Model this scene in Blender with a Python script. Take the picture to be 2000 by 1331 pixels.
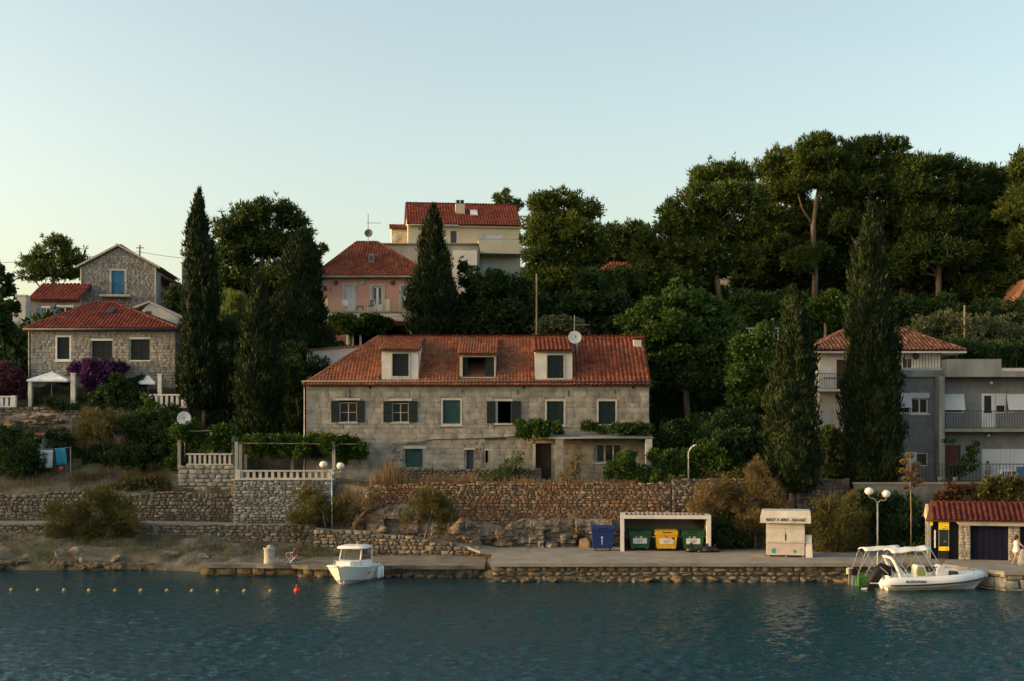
import bpy, math, random
import numpy as np
from mathutils import Vector, Matrix

for _o in list(bpy.data.objects):
    bpy.data.objects.remove(_o)
SC = bpy.context.scene
COL = SC.collection
R = math.radians

# ------------------------------------------------------------------ camera, sky, sun, exposure
FP, YH, HC = 2550.0, 850.0, 8.4          # focal length in photo pixels, horizon row, eye height above the sea
cam = bpy.data.cameras.new("camera")
cam.sensor_width = 36.0
cam.lens = FP / 2000 * 36.0
cam.shift_y = (YH - 665.5) / 2000.0
cam.clip_start, cam.clip_end = 0.5, 6000
camo = bpy.data.objects.new("camera", cam)
COL.objects.link(camo)
camo.location = (0, 0, HC)
camo.rotation_euler = (R(90), 0, 0)
SC.camera = camo

SUN_EL, SUN_AZ = 7.0, 264.0              # azimuth in degrees clockwise from +Y: the sun stands far left, a little behind the eye
world = bpy.data.worlds.new("World")
SC.world = world
world.use_nodes = True
wn = world.node_tree
wn.nodes.clear()
sky = wn.nodes.new("ShaderNodeTexSky")
sky.sky_type = 'NISHITA'
sky.sun_disc = False
sky.sun_elevation = R(SUN_EL)
sky.sun_rotation = R(SUN_AZ)
sky.altitude = 0
sky.air_density = 0.82
sky.dust_density = 4.0
sky.ozone_density = 0.05
bg = wn.nodes.new("ShaderNodeBackground")
bg.inputs[1].default_value = 0.15
wo = wn.nodes.new("ShaderNodeOutputWorld")
tint = wn.nodes.new("ShaderNodeMix"); tint.data_type = 'RGBA'; tint.blend_type = 'MULTIPLY'; tint.inputs[0].default_value = 1.0
tint.inputs[7].default_value = (1.03, 1.045, 1.0, 1)          # white balance of the picture
wn.links.new(sky.outputs[0], tint.inputs[6]); wn.links.new(tint.outputs[2], bg.inputs[0])
wn.links.new(bg.outputs[0], wo.inputs[0])

sl = bpy.data.lights.new("sun", 'SUN')
sl.energy = 0.8
sl.angle = R(0.6)
sl.color = (1.0, 0.6, 0.3)
so = bpy.data.objects.new("sun", sl)
COL.objects.link(so)
_d = Vector((math.sin(R(SUN_AZ)) * math.cos(R(SUN_EL)), math.cos(R(SUN_AZ)) * math.cos(R(SUN_EL)), math.sin(R(SUN_EL))))
so.rotation_euler = _d.to_track_quat('Z', 'Y').to_euler()
so.location = (-60, -20, 60)

SC.view_settings.view_transform = 'Standard'
SC.view_settings.look = 'None'
SC.view_settings.exposure = 1.62
SC.view_settings.gamma = 1.0
SC.view_settings.use_curve_mapping = False
SC.render.engine = 'CYCLES'
SC.cycles.use_denoising = True
try:
    SC.cycles.denoiser = 'OPENIMAGEDENOISE'
except Exception:
    pass
SC.cycles.max_bounces = 6
SC.cycles.diffuse_bounces = 2
SC.cycles.transparent_max_bounces = 6

# ------------------------------------------------------------------ helpers
def PX(px, Y): return (px - 1000.0) / FP * Y
def PZ(py, Y): return HC + (YH - py) / FP * Y
def P(px, py, Y): return (PX(px, Y), Y, PZ(py, Y))

ORG = {}
def org(o): return ORG.get(o.name, (0, 0, 0)) if o is not None else (0, 0, 0)

def tag(o, label, cat, group=None):
    o["label"] = label
    o["category"] = cat
    if group: o["group"] = group
    return o

def thing(name, label, cat, loc=(0, 0, 0), rotz=0.0, group=None, world=True):
    o = bpy.data.objects.new(name, None)
    COL.objects.link(o)
    o.empty_display_size = 0.2
    o.location = loc
    o.rotation_euler = (0, 0, rotz)
    if world: ORG[o.name] = tuple(loc)
    return tag(o, label, cat, group)

def link(me, name, parent=None, kind=None):
    o = bpy.data.objects.new(name, me)
    COL.objects.link(o)
    if parent is not None:
        o.parent = parent
        ORG[o.name] = org(parent)
    if kind: o["kind"] = kind
    return o

def np_mesh(name, V, F, mat, smooth=False):
    """V n x 3, F m x k (all faces of one size)"""
    V = np.asarray(V, dtype=np.float32); F = np.asarray(F, dtype=np.int32)
    me = bpy.data.meshes.new(name)
    n, (m, k) = len(V), F.shape
    me.vertices.add(n); me.vertices.foreach_set("co", V.ravel())
    me.loops.add(m * k); me.loops.foreach_set("vertex_index", F.ravel())
    me.polygons.add(m)
    me.polygons.foreach_set("loop_start", np.arange(0, m * k, k, dtype=np.int32))
    me.polygons.foreach_set("loop_total", np.full(m, k, dtype=np.int32))
    if smooth: me.polygons.foreach_set("use_smooth", np.ones(m, dtype=bool))
    me.update(calc_edges=True)
    if mat: me.materials.append(mat)
    return me

class MB:
    def __init__(s): s.v, s.f = [], []
    def add(s, vs, fs):
        b = len(s.v)
        s.v += [tuple(p) for p in vs]
        s.f += [tuple(b + i for i in f) for f in fs]
        return s
    def box(s, x0, x1, y0, y1, z0, z1):
        return s.add([(x0, y0, z0), (x1, y0, z0), (x1, y1, z0), (x0, y1, z0), (x0, y0, z1), (x1, y0, z1), (x1, y1, z1), (x0, y1, z1)],
                     [(0, 3, 2, 1), (4, 5, 6, 7), (0, 1, 5, 4), (1, 2, 6, 5), (2, 3, 7, 6), (3, 0, 4, 7)])
    def bbox(s, x0, x1, y0, y1, z0, z1, b=0.02):
        """box with its vertical edges and top chamfered"""
        pts = [(x0 + b, y0), (x1 - b, y0), (x1, y0 + b), (x1, y1 - b), (x1 - b, y1), (x0 + b, y1), (x0, y1 - b), (x0, y0 + b)]
        cx, cy = (x0 + x1) / 2, (y0 + y1) / 2
        v = [(x, y, z0) for x, y in pts] + [(x, y, z1 - b) for x, y in pts]
        v += [(x - math.copysign(min(b, abs(x - cx)), x - cx), y - math.copysign(min(b, abs(y - cy)), y - cy), z1) for x, y in pts]
        f = [tuple(range(7, -1, -1)), tuple(range(16, 24))]
        for r in (0, 8):
            for i in range(8):
                j = (i + 1) % 8
                f.append((r + i, r + j, r + 8 + j, r + 8 + i))
        return s.add(v, f)
    def quad(s, a, b, c, d): return s.add([a, b, c, d], [(0, 1, 2, 3)])
    def tri(s, a, b, c): return s.add([a, b, c], [(0, 1, 2)])
    def prism(s, pts, d):
        """polygon pts (3D, planar) extruded by vector d"""
        n = len(pts)
        q = [(p[0] + d[0], p[1] + d[1], p[2] + d[2]) for p in pts]
        return s.add(list(pts) + q, [tuple(range(n)), tuple(range(2 * n - 1, n - 1, -1))] + [(i, i + n, (i + 1) % n + n, (i + 1) % n) for i in range(n)])
    def tube(s, pts, r, n=6, cap=True):
        pts = [Vector(p) for p in pts]
        rs = r if isinstance(r, (list, tuple)) else [r] * len(pts)
        rings, vs, fs = [], [], []
        for i, p in enumerate(pts):
            t = (pts[min(i + 1, len(pts) - 1)] - pts[max(i - 1, 0)])
            t = t.normalized() if t.length > 1e-6 else Vector((0, 0, 1))
            a = t.orthogonal() if abs(t.z) > 0.95 else Vector((0, 0, 1)).cross(t)
            if abs(t.z) > 0.95: a = Vector((1, 0, 0)) - t * t.x
            a.normalize(); b = t.cross(a)
            for k in range(n):
                w = 2 * math.pi * k / n
                vs.append(p + (a * math.cos(w) + b * math.sin(w)) * rs[i])
        for i in range(len(pts) - 1):
            for k in range(n):
                fs.append((i * n + k, i * n + (k + 1) % n, (i + 1) * n + (k + 1) % n, (i + 1) * n + k))
        if cap:
            fs.append(tuple(range(n - 1, -1, -1)))
            fs.append(tuple(range((len(pts) - 1) * n, len(pts) * n)))
        return s.add(vs, fs)
    def lathe(s, prof, c=(0, 0, 0), n=16, sx=1.0, sy=1.0):
        vs, fs = [], []
        for r, z in prof:
            for k in range(n):
                w = 2 * math.pi * k / n
                vs.append((c[0] + r * sx * math.cos(w), c[1] + r * sy * math.sin(w), c[2] + z))
        for i in range(len(prof) - 1):
            for k in range(n):
                fs.append((i * n + k, i * n + (k + 1) % n, (i + 1) * n + (k + 1) % n, (i + 1) * n + k))
        fs.append(tuple(range(n - 1, -1, -1)))
        fs.append(tuple(range((len(prof) - 1) * n, len(prof) * n)))
        return s.add(vs, fs)
    def ball(s, c, rx, ry=None, rz=None, n=12, m=8):
        ry = ry or rx; rz = rz or rx
        prof = [(max(1e-3, math.sin(math.pi * i / m)), -math.cos(math.pi * i / m)) for i in range(m + 1)]
        vs, fs = [], []
        for r, z in prof:
            for k in range(n):
                w = 2 * math.pi * k / n
                vs.append((c[0] + rx * r * math.cos(w), c[1] + ry * r * math.sin(w), c[2] + rz * z))
        for i in range(m):
            for k in range(n):
                fs.append((i * n + k, i * n + (k + 1) % n, (i + 1) * n + (k + 1) % n, (i + 1) * n + k))
        return s.add(vs, fs)
    def xf(s, M):
        s.v = [tuple(M @ Vector(p)) for p in s.v]; return s
    def build(s, name, mat, parent=None, smooth=False, kind=None, base=True):
        V = s.v
        loc = None
        if parent is not None:
            o = org(parent)
            V = [(x - o[0], y - o[1], z - o[2]) for x, y, z in V]
        elif base and V:
            xs, ys, zs = zip(*V)
            loc = ((min(xs) + max(xs)) / 2, (min(ys) + max(ys)) / 2, min(zs))
            V = [(x - loc[0], y - loc[1], z - loc[2]) for x, y, z in V]
        me = bpy.data.meshes.new(name)
        me.from_pydata(V, [], s.f)
        me.update()
        if smooth: me.polygons.foreach_set("use_smooth", [True] * len(me.polygons))
        me.materials.append(mat)
        ob = link(me, name, parent, kind)
        if loc:
            ob.location = loc
            ORG[ob.name] = loc
        return ob

def fix_normals(ob):
    import bmesh
    bm = bmesh.new(); bm.from_mesh(ob.data)
    bmesh.ops.recalc_face_normals(bm, faces=bm.faces[:])
    bm.to_mesh(ob.data); bm.free()
    return ob

# ------------------------------------------------------------------ materials
MATS = {}
def _nt(name):
    m = bpy.data.materials.new(name)
    m.use_nodes = True
    nt = m.node_tree
    return m, nt, nt.nodes["Principled BSDF"], nt.nodes["Material Output"]

def _ramp(nt, cols, interp='LINEAR'):
    r = nt.nodes.new("ShaderNodeValToRGB")
    r.color_ramp.interpolation = interp
    e = r.color_ramp.elements
    while len(e) < len(cols): e.new(0.5)
    for i, c in enumerate(cols):
        e[i].position = i / max(1, len(cols) - 1)
        e[i].color = (c[0], c[1], c[2], 1)
    return r

def _noise(nt, scale, detail=4, rough=0.6, coord="Position", sc=(1, 1, 1)):
    if coord == "Position":
        g = nt.nodes.new("ShaderNodeNewGeometry"); src = g.outputs["Position"]
    else:
        g = nt.nodes.new("ShaderNodeTexCoord"); src = g.outputs[coord]
    mp = nt.nodes.new("ShaderNodeMapping"); mp.inputs["Scale"].default_value = sc
    nt.links.new(src, mp.inputs["Vector"])
    n = nt.nodes.new("ShaderNodeTexNoise")
    n.inputs["Scale"].default_value = scale
    n.inputs["Detail"].default_value = detail
    n.inputs["Roughness"].default_value = rough
    nt.links.new(mp.outputs[0], n.inputs["Vector"])
    return n

def _stretch(nt, sock, lo, hi):
    m = nt.nodes.new("ShaderNodeMapRange")
    m.inputs["From Min"].default_value = lo; m.inputs["From Max"].default_value = hi
    nt.links.new(sock, m.inputs["Value"])
    return m.outputs["Result"]

def _rand(nt):
    """a number of its own for every loose piece, in shared meshes and joined ones alike"""
    g = nt.nodes.new("ShaderNodeNewGeometry"); o = nt.nodes.new("ShaderNodeObjectInfo")
    a = nt.nodes.new("ShaderNodeMath"); a.operation = 'ADD'
    nt.links.new(g.outputs["Random Per Island"], a.inputs[0]); nt.links.new(o.outputs["Random"], a.inputs[1])
    f = nt.nodes.new("ShaderNodeMath"); f.operation = 'FRACT'
    nt.links.new(a.outputs[0], f.inputs[0])
    return f.outputs[0]

def mat(name, cols, rough=0.8, nscale=2.0, detail=5, lo=0.35, hi=0.65, bump=0.0, bscale=25.0, bdist=0.02, pieces=False, metal=0.0,
        spec=0.3, sc=(1, 1, 1), dirt=None, dscale=0.6, dlo=0.5, dhi=0.75, coat=0.0):
    if name in MATS: return MATS[name]
    m, nt, b, out = _nt(name)
    if isinstance(cols[0], (int, float)): cols = [tuple(c * 0.85 for c in cols), tuple(min(1, c * 1.12) for c in cols)]
    n = _noise(nt, nscale, detail, sc=sc)
    if pieces:
        r = _ramp(nt, cols); nt.links.new(_rand(nt), r.inputs[0])
        v = nt.nodes.new("ShaderNodeMix"); v.data_type = 'RGBA'; v.blend_type = 'MULTIPLY'; v.inputs[0].default_value = 1.0
        g = _ramp(nt, [(0.62, 0.62, 0.62), (1.25, 1.22, 1.18)])
        nt.links.new(_stretch(nt, n.outputs["Fac"], lo, hi), g.inputs[0])
        nt.links.new(r.outputs[0], v.inputs[6]); nt.links.new(g.outputs[0], v.inputs[7])
        colour = v.outputs[2]
    else:
        r = _ramp(nt, cols)
        nt.links.new(_stretch(nt, n.outputs["Fac"], lo, hi), r.inputs[0])
        colour = r.outputs[0]
    if dirt:
        n3 = _noise(nt, dscale, 6, 0.65)
        mx = nt.nodes.new("ShaderNodeMix"); mx.data_type = 'RGBA'
        nt.links.new(_stretch(nt, n3.outputs["Fac"], dlo, dhi), mx.inputs[0])
        nt.links.new(colour, mx.inputs[6]); mx.inputs[7].default_value = (*dirt, 1)
        colour = mx.outputs[2]
    nt.links.new(colour, b.inputs["Base Color"])
    b.inputs["Roughness"].default_value = rough
    b.inputs["Metallic"].default_value = metal
    b.inputs["Specular IOR Level"].default_value = spec
    if coat: b.inputs["Coat Weight"].default_value = coat
    if bump:
        n2 = _noise(nt, bscale, 6, 0.65, sc=sc)
        bp = nt.nodes.new("ShaderNodeBump"); bp.inputs["Strength"].default_value = bump; bp.inputs["Distance"].default_value = bdist
        nt.links.new(n2.outputs["Fac"], bp.inputs["Height"]); nt.links.new(bp.outputs[0], b.inputs["Normal"])
    MATS[name] = m
    return m

def leafmat(name, cols, trans=0.25, rough=0.6):
    if name in MATS: return MATS[name]
    m, nt, b, out = _nt(name)
    n = _noise(nt, 0.8, 3)
    a = nt.nodes.new("ShaderNodeMath"); a.operation = 'ADD'
    s = nt.nodes.new("ShaderNodeMath"); s.operation = 'MULTIPLY'; s.inputs[1].default_value = 0.45
    nt.links.new(_rand(nt), s.inputs[0])
    s2 = nt.nodes.new("ShaderNodeMath"); s2.operation = 'MULTIPLY'; s2.inputs[1].default_value = 0.55
    nt.links.new(_stretch(nt, n.outputs["Fac"], 0.3, 0.7), s2.inputs[0])
    nt.links.new(s.outputs[0], a.inputs[0]); nt.links.new(s2.outputs[0], a.inputs[1])
    r = _ramp(nt, cols); nt.links.new(a.outputs[0], r.inputs[0])
    nt.links.new(r.outputs[0], b.inputs["Base Color"])
    b.inputs["Roughness"].default_value = rough
    b.inputs["Specular IOR Level"].default_value = 0.15
    t = nt.nodes.new("ShaderNodeBsdfTranslucent")
    nt.links.new(r.outputs[0], t.inputs["Color"])
    mx = nt.nodes.new("ShaderNodeMixShader"); mx.inputs[0].default_value = trans
    nt.links.new(b.outputs[0], mx.inputs[1]); nt.links.new(t.outputs[0], mx.inputs[2])
    nt.links.new(mx.outputs[0], out.inputs["Surface"])
    MATS[name] = m
    return m

def glassmat(name, col=(0.02, 0.025, 0.03), rough=0.05):
    if name in MATS: return MATS[name]
    m, nt, b, out = _nt(name)
    b.inputs["Base Color"].default_value = (*col, 1)
    b.inputs["Roughness"].default_value = rough
    b.inputs["Specular IOR Level"].default_value = 0.5
    MATS[name] = m
    return m

M_ashlar = mat("ashlar", [(0.26, 0.248, 0.222), (0.298, 0.285, 0.257), (0.318, 0.305, 0.276), (0.275, 0.263, 0.236)], 0.9, 1.3, bump=0.5, bscale=9, bdist=0.03, pieces=True, dirt=(0.17, 0.158, 0.13), dscale=0.9, dlo=0.52, dhi=0.85)
M_mortar = mat("mortar", [(0.18, 0.17, 0.145), (0.3, 0.285, 0.245)], 0.95, 1.2, bump=0.5, bscale=12)
M_rubble = mat("rubble", [(0.15, 0.125, 0.098), (0.235, 0.2, 0.16), (0.295, 0.252, 0.2), (0.19, 0.148, 0.108), (0.25, 0.19, 0.135)], 0.92, 3, bump=0.7, bscale=14, bdist=0.04, pieces=True)
M_rubble_red = mat("rubble_red", [(0.164, 0.107, 0.066), (0.295, 0.197, 0.123), (0.246, 0.139, 0.082), (0.328, 0.246, 0.164), (0.221, 0.164, 0.115)], 0.92, 3, bump=0.7, bscale=14, bdist=0.04, pieces=True, dirt=(0.3, 0.13, 0.06), dscale=0.35, dlo=0.5, dhi=0.75)
M_gap = mat("joint_earth", [(0.1, 0.083, 0.062), (0.18, 0.152, 0.118)], 0.97, 4, bump=0.6)
M_greystone = mat("grey_stone", [(0.25, 0.238, 0.218), (0.31, 0.297, 0.272), (0.35, 0.335, 0.305), (0.28, 0.265, 0.24)], 0.9, 3, bump=0.5, bscale=14, pieces=True)
M_quaystone = mat("quay_stone", [(0.096, 0.076, 0.052), (0.216, 0.176, 0.12), (0.288, 0.248, 0.184), (0.16, 0.128, 0.088)], 0.85, 3, bump=0.8, bscale=12, bdist=0.05, pieces=True)
M_weed = mat("waterline_rock", [(0.03, 0.024, 0.016), (0.12, 0.09, 0.05), (0.2, 0.14, 0.07)], 0.6, 2.5, bump=0.9, bscale=9, bdist=0.06)
M_rock = mat("rock", [(0.1, 0.08, 0.06), (0.22, 0.18, 0.14), (0.32, 0.27, 0.215)], 0.92, 1.6, bump=1.0, bscale=5, bdist=0.12, dirt=(0.33, 0.19, 0.1), dscale=0.7, dlo=0.5, dhi=0.7)
M_earth = mat("earth", [(0.07, 0.058, 0.04), (0.14, 0.118, 0.088), (0.2, 0.172, 0.13)], 0.97, 0.9, 7, bump=1.0, bscale=3.5, bdist=0.15, dirt=(0.05, 0.06, 0.025), dscale=0.35, dlo=0.45, dhi=0.7)
M_concrete = mat("concrete", [(0.2, 0.18, 0.152), (0.3, 0.27, 0.232)], 0.9, 0.8, 7, bump=0.4, bscale=16, dirt=(0.18, 0.16, 0.13), dscale=0.5)
M_asphalt = mat("path_surface", [(0.17, 0.155, 0.135), (0.27, 0.25, 0.22)], 0.93, 0.9, 7, bump=0.4, bscale=20, dirt=(0.3, 0.26, 0.2), dscale=0.4)
M_tile = mat("roof_tile", [(0.15, 0.04, 0.022), (0.23, 0.06, 0.03), (0.29, 0.085, 0.042), (0.18, 0.046, 0.025), (0.25, 0.078, 0.045)], 0.85, 1.2, bump=0.3, bscale=30, pieces=True, dirt=(0.1, 0.06, 0.04), dscale=0.7, dlo=0.56, dhi=0.8)
M_tile_old = mat("roof_tile_old", [(0.19, 0.06, 0.03), (0.275, 0.086, 0.04), (0.33, 0.115, 0.056), (0.22, 0.066, 0.035), (0.25, 0.1, 0.062)], 0.88, 1.0, bump=0.3, bscale=30, pieces=True, dirt=(0.17, 0.1, 0.065), dscale=0.8, dlo=0.5, dhi=0.72)
M_tile_red = mat("roof_tile_red", [(0.15, 0.034, 0.024), (0.24, 0.056, 0.034), (0.19, 0.042, 0.028)], 0.8, 1.5, bump=0.3, bscale=30, pieces=True)
M_tile_brown = mat("roof_tile_brown", [(0.11, 0.05, 0.032), (0.18, 0.08, 0.05), (0.24, 0.12, 0.076), (0.14, 0.058, 0.036)], 0.88, 1.2, bump=0.3, bscale=30, pieces=True, dirt=(0.08, 0.06, 0.045), dscale=0.8, dlo=0.5, dhi=0.75)
M_under = mat("roof_bed", (0.12, 0.06, 0.035), 0.9)
M_white = mat("white_plaster", [(0.48, 0.47, 0.44), (0.62, 0.61, 0.58)], 0.85, 0.8, 6, bump=0.2, dirt=(0.4, 0.38, 0.33), dscale=0.9, dlo=0.52, dhi=0.85)
M_whitepaint = mat("white_paint", [(0.58, 0.57, 0.55), (0.7, 0.69, 0.67)], 0.55, 1.5)
M_stonetrim = mat("stone_trim", [(0.36, 0.345, 0.305), (0.5, 0.48, 0.43)], 0.85, 2, bump=0.3)
M_pink = mat("pink_plaster", [(0.5, 0.26, 0.2), (0.58, 0.315, 0.25)], 0.9, 0.6, 6, bump=0.15, dirt=(0.42, 0.27, 0.21), dscale=0.4, dlo=0.5, dhi=0.8)
M_cream = mat("cream_plaster", [(0.52, 0.45, 0.32), (0.6, 0.525, 0.385)], 0.9, 0.5, 6, bump=0.15, dirt=(0.42, 0.37, 0.28), dscale=0.3, dlo=0.5, dhi=0.8)
M_greyplaster = mat("grey_plaster", [(0.17, 0.175, 0.178), (0.25, 0.25, 0.248)], 0.9, 1.0, 7, bump=0.25, sc=(1, 1, 0.3), dirt=(0.13, 0.128, 0.12), dscale=0.7, dlo=0.5, dhi=0.75)
M_gutter = mat("gutter_zinc", [(0.07, 0.072, 0.07), (0.12, 0.12, 0.115)], 0.7, 3)
M_greycon = mat("weathered_concrete", [(0.2, 0.195, 0.18), (0.36, 0.345, 0.315)], 0.92, 0.7, 7, bump=0.35, sc=(1, 1, 0.4))
M_shutter = mat("dark_green_shutter", [(0.005, 0.013, 0.013), (0.009, 0.021, 0.02)], 0.6, 3)
M_shutter_t = mat("teal_shutter", [(0.012, 0.045, 0.0465), (0.0225, 0.0675, 0.0675)], 0.65, 3)
M_blueshut = mat("blue_shutter", [(0.035, 0.16, 0.3), (0.06, 0.22, 0.38)], 0.6, 3)
M_blackwood = mat("dark_wood", [(0.02, 0.016, 0.013), (0.05, 0.04, 0.03)], 0.75, 4)
M_wood = mat("weathered_wood", [(0.16, 0.12, 0.085), (0.28, 0.22, 0.16)], 0.85, 3, sc=(1, 1, 0.2))
M_glass = glassmat("window_glass")
M_metal = mat("grey_metal", [(0.3, 0.31, 0.31), (0.42, 0.43, 0.43)], 0.45, 3, metal=0.6)
M_iron = mat("dark_iron", (0.03, 0.03, 0.032), 0.5)
M_dish = mat("dish_grey", (0.62, 0.62, 0.6), 0.5)
M_darkdish = mat("dish_dark", (0.11, 0.095, 0.1), 0.6)
M_shutgrey = mat("roller_blind", [(0.52, 0.53, 0.55), (0.6, 0.61, 0.63)], 0.65, 1)
M_bark = mat("bark", [(0.1, 0.07, 0.05), (0.2, 0.15, 0.11)], 0.95, 3, bump=0.8, bscale=8, sc=(1, 1, 0.3))
M_barkpale = mat("bark_pale", [(0.13, 0.1, 0.075), (0.22, 0.175, 0.135)], 0.95, 3, bump=0.8, bscale=8, sc=(1, 1, 0.3))
M_hill = mat("hillside", [(0.03, 0.035, 0.016), (0.06, 0.06, 0.03), (0.1, 0.085, 0.05)], 0.98, 0.7, 7, bump=1.0, bscale=3, bdist=0.2)
L_pine = leafmat("pine_needles", [(0.026, 0.045, 0.011), (0.062, 0.095, 0.018), (0.16, 0.18, 0.034)])
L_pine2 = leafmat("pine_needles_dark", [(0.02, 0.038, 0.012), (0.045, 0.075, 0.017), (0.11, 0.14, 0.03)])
L_cyp = leafmat("cypress_sprays", [(0.005, 0.013, 0.006), (0.014, 0.028, 0.009), (0.044, 0.062, 0.018)], 0.12)
L_cyp2 = leafmat("cypress_sprays_olive", [(0.006, 0.014, 0.006), (0.018, 0.032, 0.01), (0.058, 0.074, 0.02)], 0.12)
L_broad = leafmat("broad_leaves", [(0.026, 0.055, 0.014), (0.052, 0.1, 0.02), (0.1, 0.16, 0.034)])
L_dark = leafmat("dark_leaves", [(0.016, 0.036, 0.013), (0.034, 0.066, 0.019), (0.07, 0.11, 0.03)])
L_vine = leafmat("vine_leaves", [(0.0263, 0.0562, 0.009), (0.0488, 0.0938, 0.0135), (0.09, 0.1312, 0.0225)])
L_olive = leafmat("olive_leaves", [(0.07, 0.085, 0.04), (0.12, 0.135, 0.065), (0.16, 0.17, 0.085)])
L_tam = leafmat("tamarisk_fronds", [(0.06, 0.06, 0.018), (0.105, 0.1, 0.03), (0.16, 0.14, 0.045)])
L_tamred = leafmat("tamarisk_fronds_brown", [(0.1, 0.075, 0.03), (0.16, 0.12, 0.05), (0.2, 0.15, 0.07)])
L_dry = leafmat("dry_grass", [(0.15, 0.09, 0.045), (0.24, 0.16, 0.085), (0.3, 0.21, 0.12)])
L_purple = leafmat("bougainvillea", [(0.06, 0.018, 0.075), (0.12, 0.035, 0.14), (0.03, 0.045, 0.02)])
L_mauve = leafmat("bougainvillea_mauve", [(0.07, 0.024, 0.045), (0.11, 0.038, 0.065), (0.04, 0.045, 0.02)])
L_redleaf = leafmat("red_leaves", [(0.08, 0.035, 0.02), (0.12, 0.055, 0.03), (0.06, 0.06, 0.024)])
L_palm = leafmat("reed_leaves", [(0.1, 0.15, 0.035), (0.16, 0.21, 0.05), (0.2, 0.25, 0.08)])
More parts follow.
